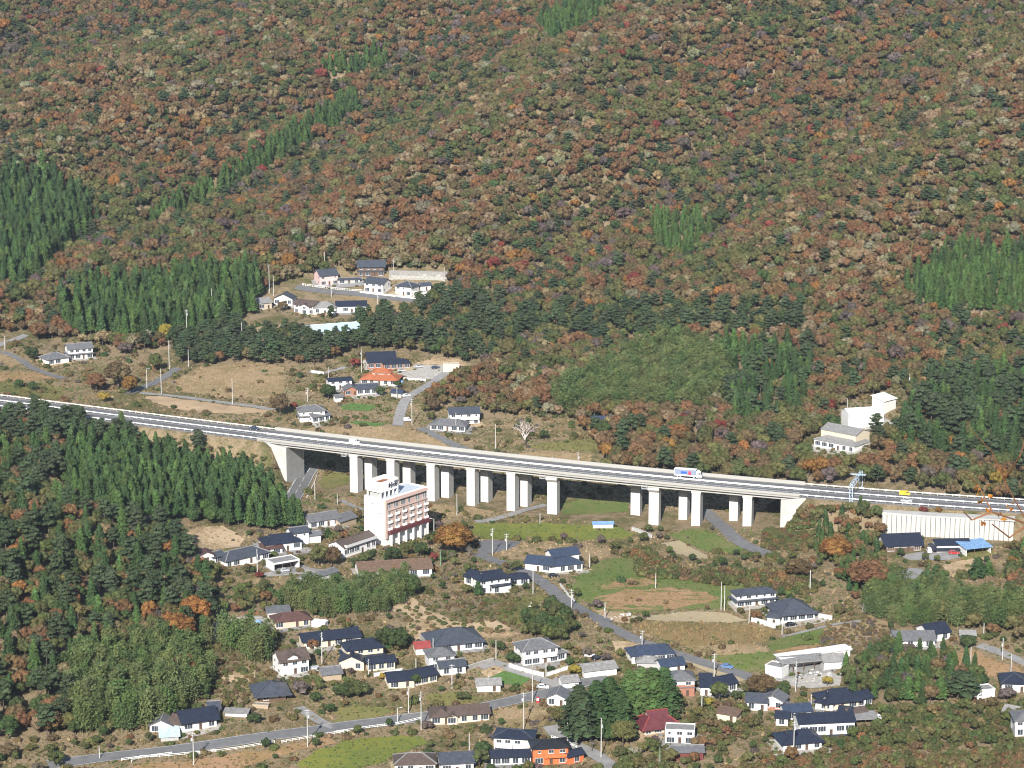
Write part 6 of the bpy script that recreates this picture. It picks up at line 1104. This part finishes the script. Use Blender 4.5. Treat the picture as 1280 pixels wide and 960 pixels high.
# understory filling the gaps of the mountain forest
P_, U, Vv, dep = scatter((-520, 520, 1040, 2000), 9.0, mount_keep); P_ = P_[free(P_, 2.5)]
for x, y, z in P_: PTS.append(('shrub', x, y, z, rng.uniform(1.6, 3.0), ('olive', 'moss', 'brown', 'green')[int(rng.integers(4))], 'shrub'))
# grass tufts
TUFT = {'meadow_green': 'grass', 'field_yellowgreen': 'bamboo', 'dry_grass': 'straw', 'brown_crop': 'reed', 'red_grass': 'reed', 'olive_grass': 'olive', 'stubble': 'straw', 'bare_soil': 'straw', 'crop_green': 'grass'}
P_, U, Vv, dep = scatter((-310, 310, 695, 1250), 1.7, OPEN); P_ = P_[free(P_, .3)]; fi = in_field(P_)
for (x, y, z), f in zip(P_, fi):
    if f >= 0:
        m = FPOLY[f][1]
        if m not in TUFT or rng.random() > (.6 if m != 'stubble' else .1): continue
        cw = TUFT[m]
    else:
        if rng.random() > .8: continue
        cw = ('straw', 'reed', 'olive', 'grass', 'reed')[int(abs(nfield(x, y, .045, 1.1)) * 2.4 + rng.random() * 1.5) % 5]
    PTS.append(('tuft', x, y, z, rng.uniform(.35, .95) * (1.5 if f >= 0 and FPOLY[f][1] == 'brown_crop' else 1), cw, 'tuft'))

# ------------------------------------------------------------------ single trees one can point to
NAME = {'broadleaf': ('broadleaf_tree', 'tree'), 'bigleaf': ('broadleaf_tree', 'tree'), 'cedar': ('cedar_tree', 'tree'), 'pine': ('pine_tree', 'tree'), 'bare': ('bare_tree', 'tree'), 'shrub': ('shrub', 'shrub'), 'bamboo': ('bamboo', 'bamboo')}
UNIT = {'broadleaf': 2.05, 'bigleaf': 2.0, 'cedar': 1, 'pine': 1, 'bare': 2.2, 'shrub': .95, 'bamboo': 1}
def colour(cw, j=.14): c = np.array(PAL[cw]); return tuple(float(x) for x in np.clip(c * rng.uniform(1 - j, 1 + j) * rng.uniform(1 - j * .4, 1 + j * .4, 3), 0, 1)) + (1.0,)
def plant(kind, p, s, cw, label, group=None, wide=1.0, sink=0.0):
    f = FORMS[kind][rng.integers(len(FORMS[kind]))]; nm, cat = NAME[kind]; T = thing(nm, (p[0], p[1], p[2] - sink), label, cat, float(rng.uniform(0, 6.28)), group); T.scale = (s * wide, s * wide, s)
    c = link('crown' if kind != 'shrub' else 'foliage', f[0], T); c['col'] = colour(cw)
    if f[1]: link('trunk', f[1], T)
    return T
LAND = [('Z3', 1075, 690, 13, 'broadleaf', 'orange', 'big orange tree beside the hotel', 1.4), ('Z3', 1140, 712, 8.5, 'bare', 'grey', 'bare grey tree in front of the big orange tree', 1), ('Z3', 1055, 725, 6, 'bare', 'grey', 'small bare tree left of the green pole', 1), ('Z3', 765, 728, 6, 'broadleaf', 'green', 'rounded dark green tree at the hotel corner', 1.3),
 ('Z3', 625, 742, 4.6, 'broadleaf', 'moss', 'round green garden tree before the brown hotel wing', 1.3), ('Z3', 905, 712, 6.2, 'broadleaf', 'green', 'green tree before the hotel columns', 1), ('Z3', 835, 700, 5.2, 'broadleaf', 'moss', 'light green tree under the maroon canopy', 1), ('Z3', 945, 650, 5, 'broadleaf', 'moss', 'green tree at the right end of hotel front', 1), ('Z3', 395, 755, 9, 'broadleaf', 'olive', 'olive tree between the open garage and hotel wing', 1), ('Z3', 460, 752, 8.5, 'broadleaf', 'brown', 'brown-olive tree left of the hotel wing', 1),
 ('Z3', 630, 826, 3, 'broadleaf', 'red', 'low bright red maple before the worn brown hall', 1.6), ('Z3', 765, 795, 4.2, 'broadleaf', 'orange', 'orange-brown tree over the worn brown hall', 1.4), ('Z3', 970, 728, 3.6, 'broadleaf', 'red', 'small red maple before the hotel', 1.2), ('Z3', 850, 905, 8.5, 'broadleaf', 'green', 'dark tree at the right end of the bamboo', 1.1), ('Z3', 790, 890, 8, 'broadleaf', 'green', 'dark tree second from the bamboo end', 1.1), ('Z3', 1190, 900, 6, 'cedar', 'cedar', 'narrow evergreen before the white navy roofed house', 1.8), ('Z3', 1130, 890, 4, 'broadleaf', 'olive', 'olive tree left of the white navy roofed house', 1.2),
 ('Z3', 520, 620, 4, 'broadleaf', 'rust', 'rust tree between annex and brown wing', 1), ('Z3', 440, 610, 4.5, 'cedar', 'cedar', 'small conifer before the grey roofed annex', 1.8), ('Z2', 577, 640, 5, 'broadleaf', 'red', 'vivid red maple left of the thick pole', 1.2), ('Z2', 245, 160, 11, 'broadleaf', 'orange', 'bright orange tree above the hillside estate', 1), ('Z2', 455, 395, 7, 'pine', 'pine', 'dark tree before the pale grey roof', 1.2), ('Z2', 215, 360, 6, 'broadleaf', 'brown', 'brown tree before the small gabled house', 1), ('Z2', 440, 800, 8, 'broadleaf', 'green', 'dark round tree left of the garden plots', 1.15), ('Z2', 270, 850, 4, 'broadleaf', 'red', 'small red maple before the white grey roofed house', 1), ('Z2', 200, 880, 11, 'broadleaf', 'brown', 'tall brown tree left of the white grey roofed house', 1), ('Z2', 700, 780, 4.5, 'broadleaf', 'green', 'green tree beside the traditional house', 1.2), ('Z2', 790, 745, 4, 'broadleaf', 'green', 'dark tree below the blue tarpaulin', 1.1),
 ('Z1', 828, 505, 9.5, 'broadleaf', 'yellow', 'bright yellow ginkgo at the cedar edge', .9), ('Z1', 190, 500, 9, 'broadleaf', 'rust', 'reddish tree left of the cedar trunks', 1.3), ('Z1', 95, 740, 4.5, 'broadleaf', 'green', 'left of two round dark bushes beside the expressway', 1), ('Z1', 165, 755, 5, 'broadleaf', 'green', 'right of two round dark bushes beside the expressway', 1), ('Z1', 590, 740, 14, 'broadleaf', 'brown', 'large brown tree below the lone hillside house', 1.1), ('Z1', 480, 760, 10, 'broadleaf', 'rust', 'rusty tree left of the large brown tree', 1.1), ('Z1', 650, 770, 9, 'broadleaf', 'orange', 'orange-brown tree right of the large brown tree', 1), ('Z1', 520, 810, 5, 'broadleaf', 'yellow', 'yellow-green bush below the large brown tree', 1.4), ('Z1', 780, 660, 10, 'broadleaf', 'moss', 'green tree left of the tall lane pole', .8), ('Z1', 160, 600, 7, 'broadleaf', 'green', 'dark bush left of the lone hillside house', 1.2),
 ('Z4', 225, 145, 19, 'bare', 'whitebark', 'pale bare tree behind the viaduct', 1), ('Z4', 320, 120, 5, 'broadleaf', 'green', 'round green bush right of the pale bare tree', 1), ('Z5', 490, 815, 10.5, 'broadleaf', 'orange', 'orange-olive tree on the bank beside the meadow', 1.45), ('Z5', 620, 940, 12, 'broadleaf', 'rust', 'spreading rust tree at the end of the bamboo', 1.6), ('Z5', 330, 890, 8, 'broadleaf', 'brown', 'brown tree at the right end of the long meadow', 1.5), ('Z5', 870, 935, 8.5, 'cedar', 'cedar', 'left cedar of the small clump by the driveway', 1.6), ('Z5', 905, 925, 9, 'cedar', 'cedar', 'middle cedar of the small clump by the driveway', 1.6), ('Z5', 935, 935, 8, 'cedar', 'cedar2', 'right cedar of the small clump by the driveway', 1.6), ('Z5', 1085, 885, 8.5, 'cedar', 'cedar', 'dark cedar right of the driveway fields', 2.0), ('Z5', 1130, 880, 6.5, 'cedar', 'cedar2', 'smaller green cedar beside the dark cedar', 2.0), ('Z5', 855, 610, 2.6, 'broadleaf', 'red', 'crimson bush above the retaining wall', 1.6), ('Z5', 920, 610, 2.4, 'broadleaf', 'orange', 'orange bush above the retaining wall', 1.6), ('Z5', 410, 112, 4, 'broadleaf', 'yellow', 'small yellow-red tree beyond the factory', 1),
 ('Z7', 1030, 822, 4.3, 'broadleaf', 'yellow', 'round yellow ginkgo beside the white garden wall', 1.2), ('Z7', 722, 765, 4.5, 'broadleaf', 'green', 'dark shrub tree left of white hip roofed house', 1.3), ('Z7', 915, 800, 2.4, 'broadleaf', 'green', 'clipped round bush before the white hip roofed house', 1.3), ('Z7', 90, 680, 8, 'broadleaf', 'green', 'dark tree left of the big slate roof', 1.1), ('Z7', 150, 700, 8.5, 'broadleaf', 'green', 'darker tree beside the little red roof', 1.1), ('Z7', 235, 870, 4.5, 'broadleaf', 'green', 'round bush before the cream house', 1.1), ('Z7', 475, 945, 3, 'broadleaf', 'moss', 'round green shrub at the village roadside', 1.8), ('Z7', 1190, 750, 3.2, 'broadleaf', 'purple', 'reddish bush behind the yellow ginkgo', 1.3), ('Z7', 1155, 480, 3, 'broadleaf', 'purple', 'dark little tree at the meadow edge', 1.2), ('Z7', 735, 300, 4, 'broadleaf', 'moss', 'green shrub tree beside the asphalt lane', 1.3), ('Z7', 510, 305, 4, 'broadleaf', 'moss', 'green shrub tree above the navy roofed annex', 1.5), ('Z7', 1190, 660, 5, 'bare', 'grey', 'bare shrub tree by the lane, beside the dark clump', 1),
 ('Z6', 335, 575, 11, 'broadleaf', 'orange', 'golden tree at the edge of the left wood', 1.2), ('Z6', 240, 680, 13, 'broadleaf', 'orange', 'large orange-rust tree on the left slope edge', 1.25), ('Z6', 290, 850, 10, 'broadleaf', 'rust', 'rust tree below the large orange tree', 1.1), ('Z6', 130, 560, 10, 'bare', 'grey', 'bare grey tree on the left slope', 1), ('Z6', 925, 690, 3.8, 'broadleaf', 'rust', 'rusty bush before the long cream house', 1.2), ('Z6', 645, 680, 3, 'broadleaf', 'red', 'crimson bush above the temple', 1), ('Z6', 390, 380, 11, 'cedar', 'cedar', 'dark conifer at the right edge of the wood', 1.6), ('Z6', 860, 920, 5, 'broadleaf', 'purple', 'dark leafless bush right of the temple', 1.2), ('Z6', 1170, 690, 3.5, 'broadleaf', 'red', 'dark red bush above the layered navy roofs', 1), ('Z6', 660, 330, 2.6, 'broadleaf', 'red', 'dark red bush before the open garage', 1.4),
 ('N4', 300, 800, 20, 'cedar', 'pine', 'tallest spreading conifer, left of the dark grove', 1.7), ('N4', 400, 745, 18, 'cedar', 'cedar', 'second conifer of the dark grove', 1.7), ('N4', 480, 700, 17, 'cedar', 'cedar', 'third conifer of the dark grove', 1.7), ('N4', 545, 745, 15, 'cedar', 'cedar', 'front conifer of the dark grove', 1.8), ('N4', 600, 660, 17.5, 'cedar', 'cedar2', 'light green conifer near the middle of the grove', 1.6), ('N4', 670, 655, 18, 'cedar', 'cedar2', 'conifer behind the maroon roof, left one', 1.7), ('N4', 740, 650, 17.5, 'cedar', 'cedar2', 'conifer behind the maroon roof, middle one', 1.7), ('N4', 805, 640, 17, 'cedar', 'cedar', 'rightmost conifer of the grove beside the brick house', 1.6), ('N4', 200, 700, 7, 'broadleaf', 'olive', 'olive tree at the left foot of the conifers', 1.2), ('N4', 560, 820, 9, 'broadleaf', 'olive', 'olive tree at the right foot of the conifers', 1.1), ('N4', 380, 850, 7, 'bare', 'grey', 'bare tree under the tall conifers', 1), ('N4', 635, 890, 7, 'bare', 'whitebark', 'pale bare tree left of the maroon shed', 1), ('N4', 1130, 560, 7, 'broadleaf', 'moss', 'bright green round tree before the black gable', .95), ('N4', 1070, 590, 3.5, 'broadleaf', 'yellow', 'yellowish bush beside the bright green round tree', 1.2), ('N4', 470, 810, 8, 'broadleaf', 'green', 'dark tree in front of the conifer grove', 1.1),
 ('Z8', 765, 835, 7.5, 'broadleaf', 'brown', 'round maroon-brown tree beside the stone yard', 1.6), ('Z8', 870, 845, 4.5, 'broadleaf', 'green', 'dark bush right of the round maroon-brown tree', 1.2), ('Z8', 740, 465, 4, 'broadleaf', 'rust', 'rust bush before the great dark roof', 1.2), ('Z8', 1095, 790, 3.4, 'broadleaf', 'yellow', 'yellowish bush in the stone yard', 1.2), ('N6', 730, 660, 9.5, 'pine', 'pine', 'broad pine left of the right edge house', 1.5), ('N6', 690, 640, 9, 'pine', 'pine', 'pine behind the broad pine', 1.4), ('N6', 610, 650, 8.5, 'cedar', 'cedar2', 'green conifer left of the broad pine', 1.8), ('N6', 410, 650, 9, 'cedar', 'cedar', 'left conifer of the pair in the right wood', 1.7), ('N6', 460, 650, 9, 'cedar', 'cedar2', 'right conifer of the pair in the right wood', 1.7), ('N6', 640, 770, 5, 'bare', 'grey', 'bare tree in the lower right scrub', 1), ('N6', 150, 875, 3.6, 'cedar', 'cedar', 'small round conifer before the long white house', 2.4), ('N6', 270, 800, 1.8, 'broadleaf', 'red', 'small crimson bush right of the long white house', 1.2), ('N6', 740, 405, 4.5, 'broadleaf', 'green', 'dark hedge tree below the small blue-white shed', 1.6), ('N6', 920, 650, 4.5, 'broadleaf', 'purple', 'purplish bush before the right edge house', 1.5), ('N6', 250, 250, 7, 'bare', 'whitebark', 'pale leaning bare tree at the bamboo end', 1),
 ('N1', 300, 745, 8.5, 'broadleaf', 'rust', 'rust tree at the foot of the left slope', 1.2), ('N1', 450, 750, 5, 'broadleaf', 'green', 'dark bush right of the rust tree at slope foot', 1.2), ('N1', 330, 940, 5, 'broadleaf', 'moss', 'dark bush in front of the village road, bottom left', 1.4), ('N1', 40, 890, 5, 'broadleaf', 'brown', 'brown bush at the bottom left corner', 1.4), ('N2', 1110, 560, 3.4, 'broadleaf', 'green', 'dark shrub at the lane right of the temple', 1.4), ('N2', 750, 690, 4, 'broadleaf', 'green', 'green garden tree right of the farmhouse', 1.4), ('N3', 540, 720, 3, 'broadleaf', 'purple', 'leafless shrub before the cream bungalow', 1.6), ('N3', 870, 890, 6, 'broadleaf', 'green', 'dark tree left of the white navy hip roof', 1), ('N3', 850, 948, 6, 'broadleaf', 'moss', 'green tree before the white navy hip roof', 1.2), ('N3', 130, 530, 6, 'broadleaf', 'moss', 'broad green tree below the layered navy roofs', 1.6), ('N3', 40, 540, 5.5, 'broadleaf', 'green', 'dark tree left of the broad green tree', 1.4), ('N3', 275, 430, 3, 'broadleaf', 'yellow', 'yellow-green bush beside the black roof', 1), ('N3', 1190, 700, 4, 'bare', 'grey', 'bare shrub tree right of tall dry grass pole', 1.2)]
for fr, x, y, h, kd, cw, lab, wide in LAND:
    kd = 'bigleaf' if kd == 'broadleaf' and h * wide > 7.5 else kd
    plant(kd, G(fr, x, y), h / UNIT[kd], cw, lab, None, wide)

# ------------------------------------------------------------------ the nearest trees as things of their own, the far woods as one mass each
arr = {k: [] for k in FORMS}
for q in PTS: arr[q[0]].append(q)
GROUPOF = lambda kd, ph: f'{NAME[kd][0].replace("_", " ")}s {ph}' if ph not in ('mountain', 'shrub') else ('trees low on the mountain' if ph == 'mountain' else 'shrubs on open ground')
EXT = {}
for q in PTS:
    if q[0] in ('broadleaf', 'cedar', 'pine'):
        u_, v_, _d = project(q[1:4])
        if 0 < u_ < 1280 and (q[6] != 'mountain' or v_ > 330): b = EXT.setdefault(q[6], [9e9, -9e9, 9e9, -9e9]); b[0] = min(b[0], u_); b[1] = max(b[1], u_); b[2] = min(b[2], v_); b[3] = max(b[3], v_)
MED = {k: float(np.median([q[4] for q in arr[k]])) for k in ('broadleaf', 'cedar', 'pine')}
single = {'broadleaf': 300, 'cedar': 300, 'pine': 200}
for kd, lim in single.items():
    L_ = arr[kd]
    def size(q):
        u, v, d = project([q[1], q[2], q[3]]); return (q[4] * UNIT[kd]) / d if (10 < u < 1270 and 330 < v < 955) else 0
    L_.sort(key=size, reverse=True); near = [q for q in L_[:lim] if size(q) > 0]; arr[kd] = L_[len(near):]
    for q in near:
        ph = q[6] if q[6] not in ('mountain', 'shrub') else 'at the foot of the mountain'; uu, vv_, _d = project(q[1:4]); b = EXT[q[6]]; cx_ = min(4, int(5 * (uu - b[0]) / (b[1] - b[0] + 1e-6))); cy_ = min(4, int(5 * (vv_ - b[2]) / (b[3] - b[2] + 1e-6)))
        where = ('back', 'upper', 'middle', 'lower', 'front')[max(cy_, 0)] + ' ' + ('far-left', 'left', 'centre', 'right', 'far-right')[max(cx_, 0)]; sz_ = 'tall' if q[4] > MED[kd] * 1.1 else 'small' if q[4] < MED[kd] * .9 else 'medium'
        lab = f'{sz_} {WORD[q[5]].replace(" ", "-")} {NAME[kd][0].replace("_tree", "")}, {where}, {ph}'; plant(kd, q[1:4], q[4], q[5], lab, GROUPOF(kd, ph), 1.55 if kd == 'cedar' and q[4] < 9.2 else 1.0)
def scatter_tree(kd):
    c = bpy.data.collections.new(kd + '_forms')
    for k, f in enumerate(FORMS[kd]): o = bpy.data.objects.new(f'{kd}_form_{k:02d}', f[2]); c.objects.link(o)
    ng = bpy.data.node_groups.new(kd + '_scatter', 'GeometryNodeTree'); ng.interface.new_socket('Geometry', in_out='INPUT', socket_type='NodeSocketGeometry'); ng.interface.new_socket('Geometry', in_out='OUTPUT', socket_type='NodeSocketGeometry')
    N = ng.nodes; gi, go = N.new('NodeGroupInput'), N.new('NodeGroupOutput'); ci = N.new('GeometryNodeCollectionInfo'); ci.inputs[0].default_value = c; ci.inputs['Separate Children'].default_value = True; ci.inputs['Reset Children'].default_value = True
    ip = N.new('GeometryNodeInstanceOnPoints'); ip.inputs['Pick Instance'].default_value = True
    def na(nm, ty): n_ = N.new('GeometryNodeInputNamedAttribute'); n_.data_type = ty; n_.inputs[0].default_value = nm; return n_.outputs[0]
    Lk = ng.links; Lk.new(gi.outputs[0], ip.inputs['Points']); Lk.new(ci.outputs[0], ip.inputs['Instance']); Lk.new(na('form', 'INT'), ip.inputs['Instance Index']); Lk.new(na('turn', 'FLOAT_VECTOR'), ip.inputs['Rotation']); Lk.new(na('size', 'FLOAT_VECTOR'), ip.inputs['Scale']); Lk.new(ip.outputs[0], go.inputs[0]); return ng
MASS = {'broadleaf': ('broadleaf_forest', 'autumn broadleaf forest covering the mountain in rust, olive and tan'), 'cedar': ('cedar_forest', 'dense green cedar plantations on the slopes'), 'pine': ('pine_forest', 'dark pines scattered through the mountain forest'), 'bamboo': ('bamboo_grove', 'feathery olive-green bamboo groves'), 'bare': ('leafless_wood', 'purplish leafless trees among the mountain forest'), 'shrub': ('undergrowth', 'low mixed shrubs scattered over open ground'), 'tuft': ('grass', 'tufts of dry and green grass over the fields')}
for kd, L_ in arr.items():
    if not L_: continue
    n_ = len(L_); me = bpy.data.meshes.new(MASS[kd][0]); co = np.array([(q[1], q[2], q[3]) for q in L_]); me.vertices.add(n_); me.vertices.foreach_set('co', co.ravel())
    s = np.array([q[4] for q in L_]); wv = rng.uniform(.85, 1.2, n_); sz = np.c_[s * wv, s * wv, s * rng.uniform(.85, 1.15, n_)]; rot = np.c_[rng.uniform(-.06, .06, (n_, 2)), rng.uniform(0, 6.28, n_)]
    a = me.attributes.new('form', 'INT', 'POINT'); a.data.foreach_set('value', rng.integers(0, len(FORMS[kd]), n_).astype(np.int32)); a = me.attributes.new('turn', 'FLOAT_VECTOR', 'POINT'); a.data.foreach_set('vector', rot.ravel().astype(np.float32)); a = me.attributes.new('size', 'FLOAT_VECTOR', 'POINT'); a.data.foreach_set('vector', sz.ravel().astype(np.float32))
    a = me.attributes.new('col', 'FLOAT_COLOR', 'POINT'); a.data.foreach_set('color', np.array([colour(q[5], .2) for q in L_], np.float32).ravel())
    o = tag(link(MASS[kd][0], me), MASS[kd][1], kind='stuff'); md = o.modifiers.new('scatter', 'NODES'); md.node_group = scatter_tree(kd); print('MASS', kd, n_)

# ------------------------------------------------------------------ sapling on the lookout, its twigs reaching into the right of the view
def sapling():
    x0, y0 = 3.15, 13.0; z0 = float(hgt(x0, y0)); T = thing('sapling', (x0, y0, z0), 'thin bare twigs with last orange leaves near the camera, right', 'sapling'); rs = np.random.default_rng(5); top = 286.4 - z0
    st = MB(); lv = MB(); p = Vector((.5, 0, -.2)); q = Vector((.45, 0, top * .5)); st.tube(p, q, .03, .02, 6); st.tube(q, (.35, 0, top - .55), .02, .011, 6)
    def tp(u, v): d = ray(u, v); t = (y0 + rs.uniform(-.25, .25)) / d[1]; return Vector((d[0] * t - x0, d[1] * t - y0, CAM_H + d[2] * t - z0))
    root = Vector((.35, 0, top - .55)); LN = [[(1330, 760), (1285, 655), (1255, 600), (1240, 565), (1212, 535)], [(1285, 655), (1240, 640), (1222, 605), (1205, 590)], [(1255, 600), (1275, 570), (1285, 540)], [(1285, 655), (1262, 672), (1240, 655)], [(1240, 640), (1215, 650), (1205, 640)]]
    pts = {}
    for ln in LN:
        prev = None
        for k, uv in enumerate(ln):
            if uv not in pts: pts[uv] = tp(*uv)
            c = pts[uv]
            if prev is not None: st.tube(prev, c, .006 - .0009 * k, .0052 - .0009 * k, 5)
            prev = c
    st.tube(root, pts[(1330, 760)], .011, .006, 5); st.build('stem', mat('twig_brown', (.20, .09, .045), .8), T)
    for uv in ((1240, 620), (1228, 628), (1236, 640), (1250, 645), (1222, 612), (1262, 632), (1232, 652)):
        c = tp(*uv); d = rs.normal(0, 1, (4, 3)); quads(lv, np.array(c) + rs.normal(0, .012, (4, 3)), d, .016, rs)
    o = lv.build('leaves', leaf, T); o['col'] = (.3, .12, .03, 1.0)
sapling()

# ------------------------------------------------------------------ air
hz = MB().box(-2700, 2700, -320, 4300, -60, 620).build('haze', [], None); tag(hz, 'thin blue autumn haze over the valley', kind='stuff')
hm = bpy.data.materials.new('haze_air'); hm.use_nodes = True; t = hm.node_tree; t.nodes.remove(t.nodes['Principled BSDF']); pv = t.nodes.new('ShaderNodeVolumePrincipled'); pv.inputs['Color'].default_value = (.72, .8, .95, 1); pv.inputs['Density'].default_value = HAZE; pv.inputs['Anisotropy'].default_value = .3
t.links.new(pv.outputs[0], t.nodes['Material Output'].inputs['Volume']); hz.data.materials.append(hm)
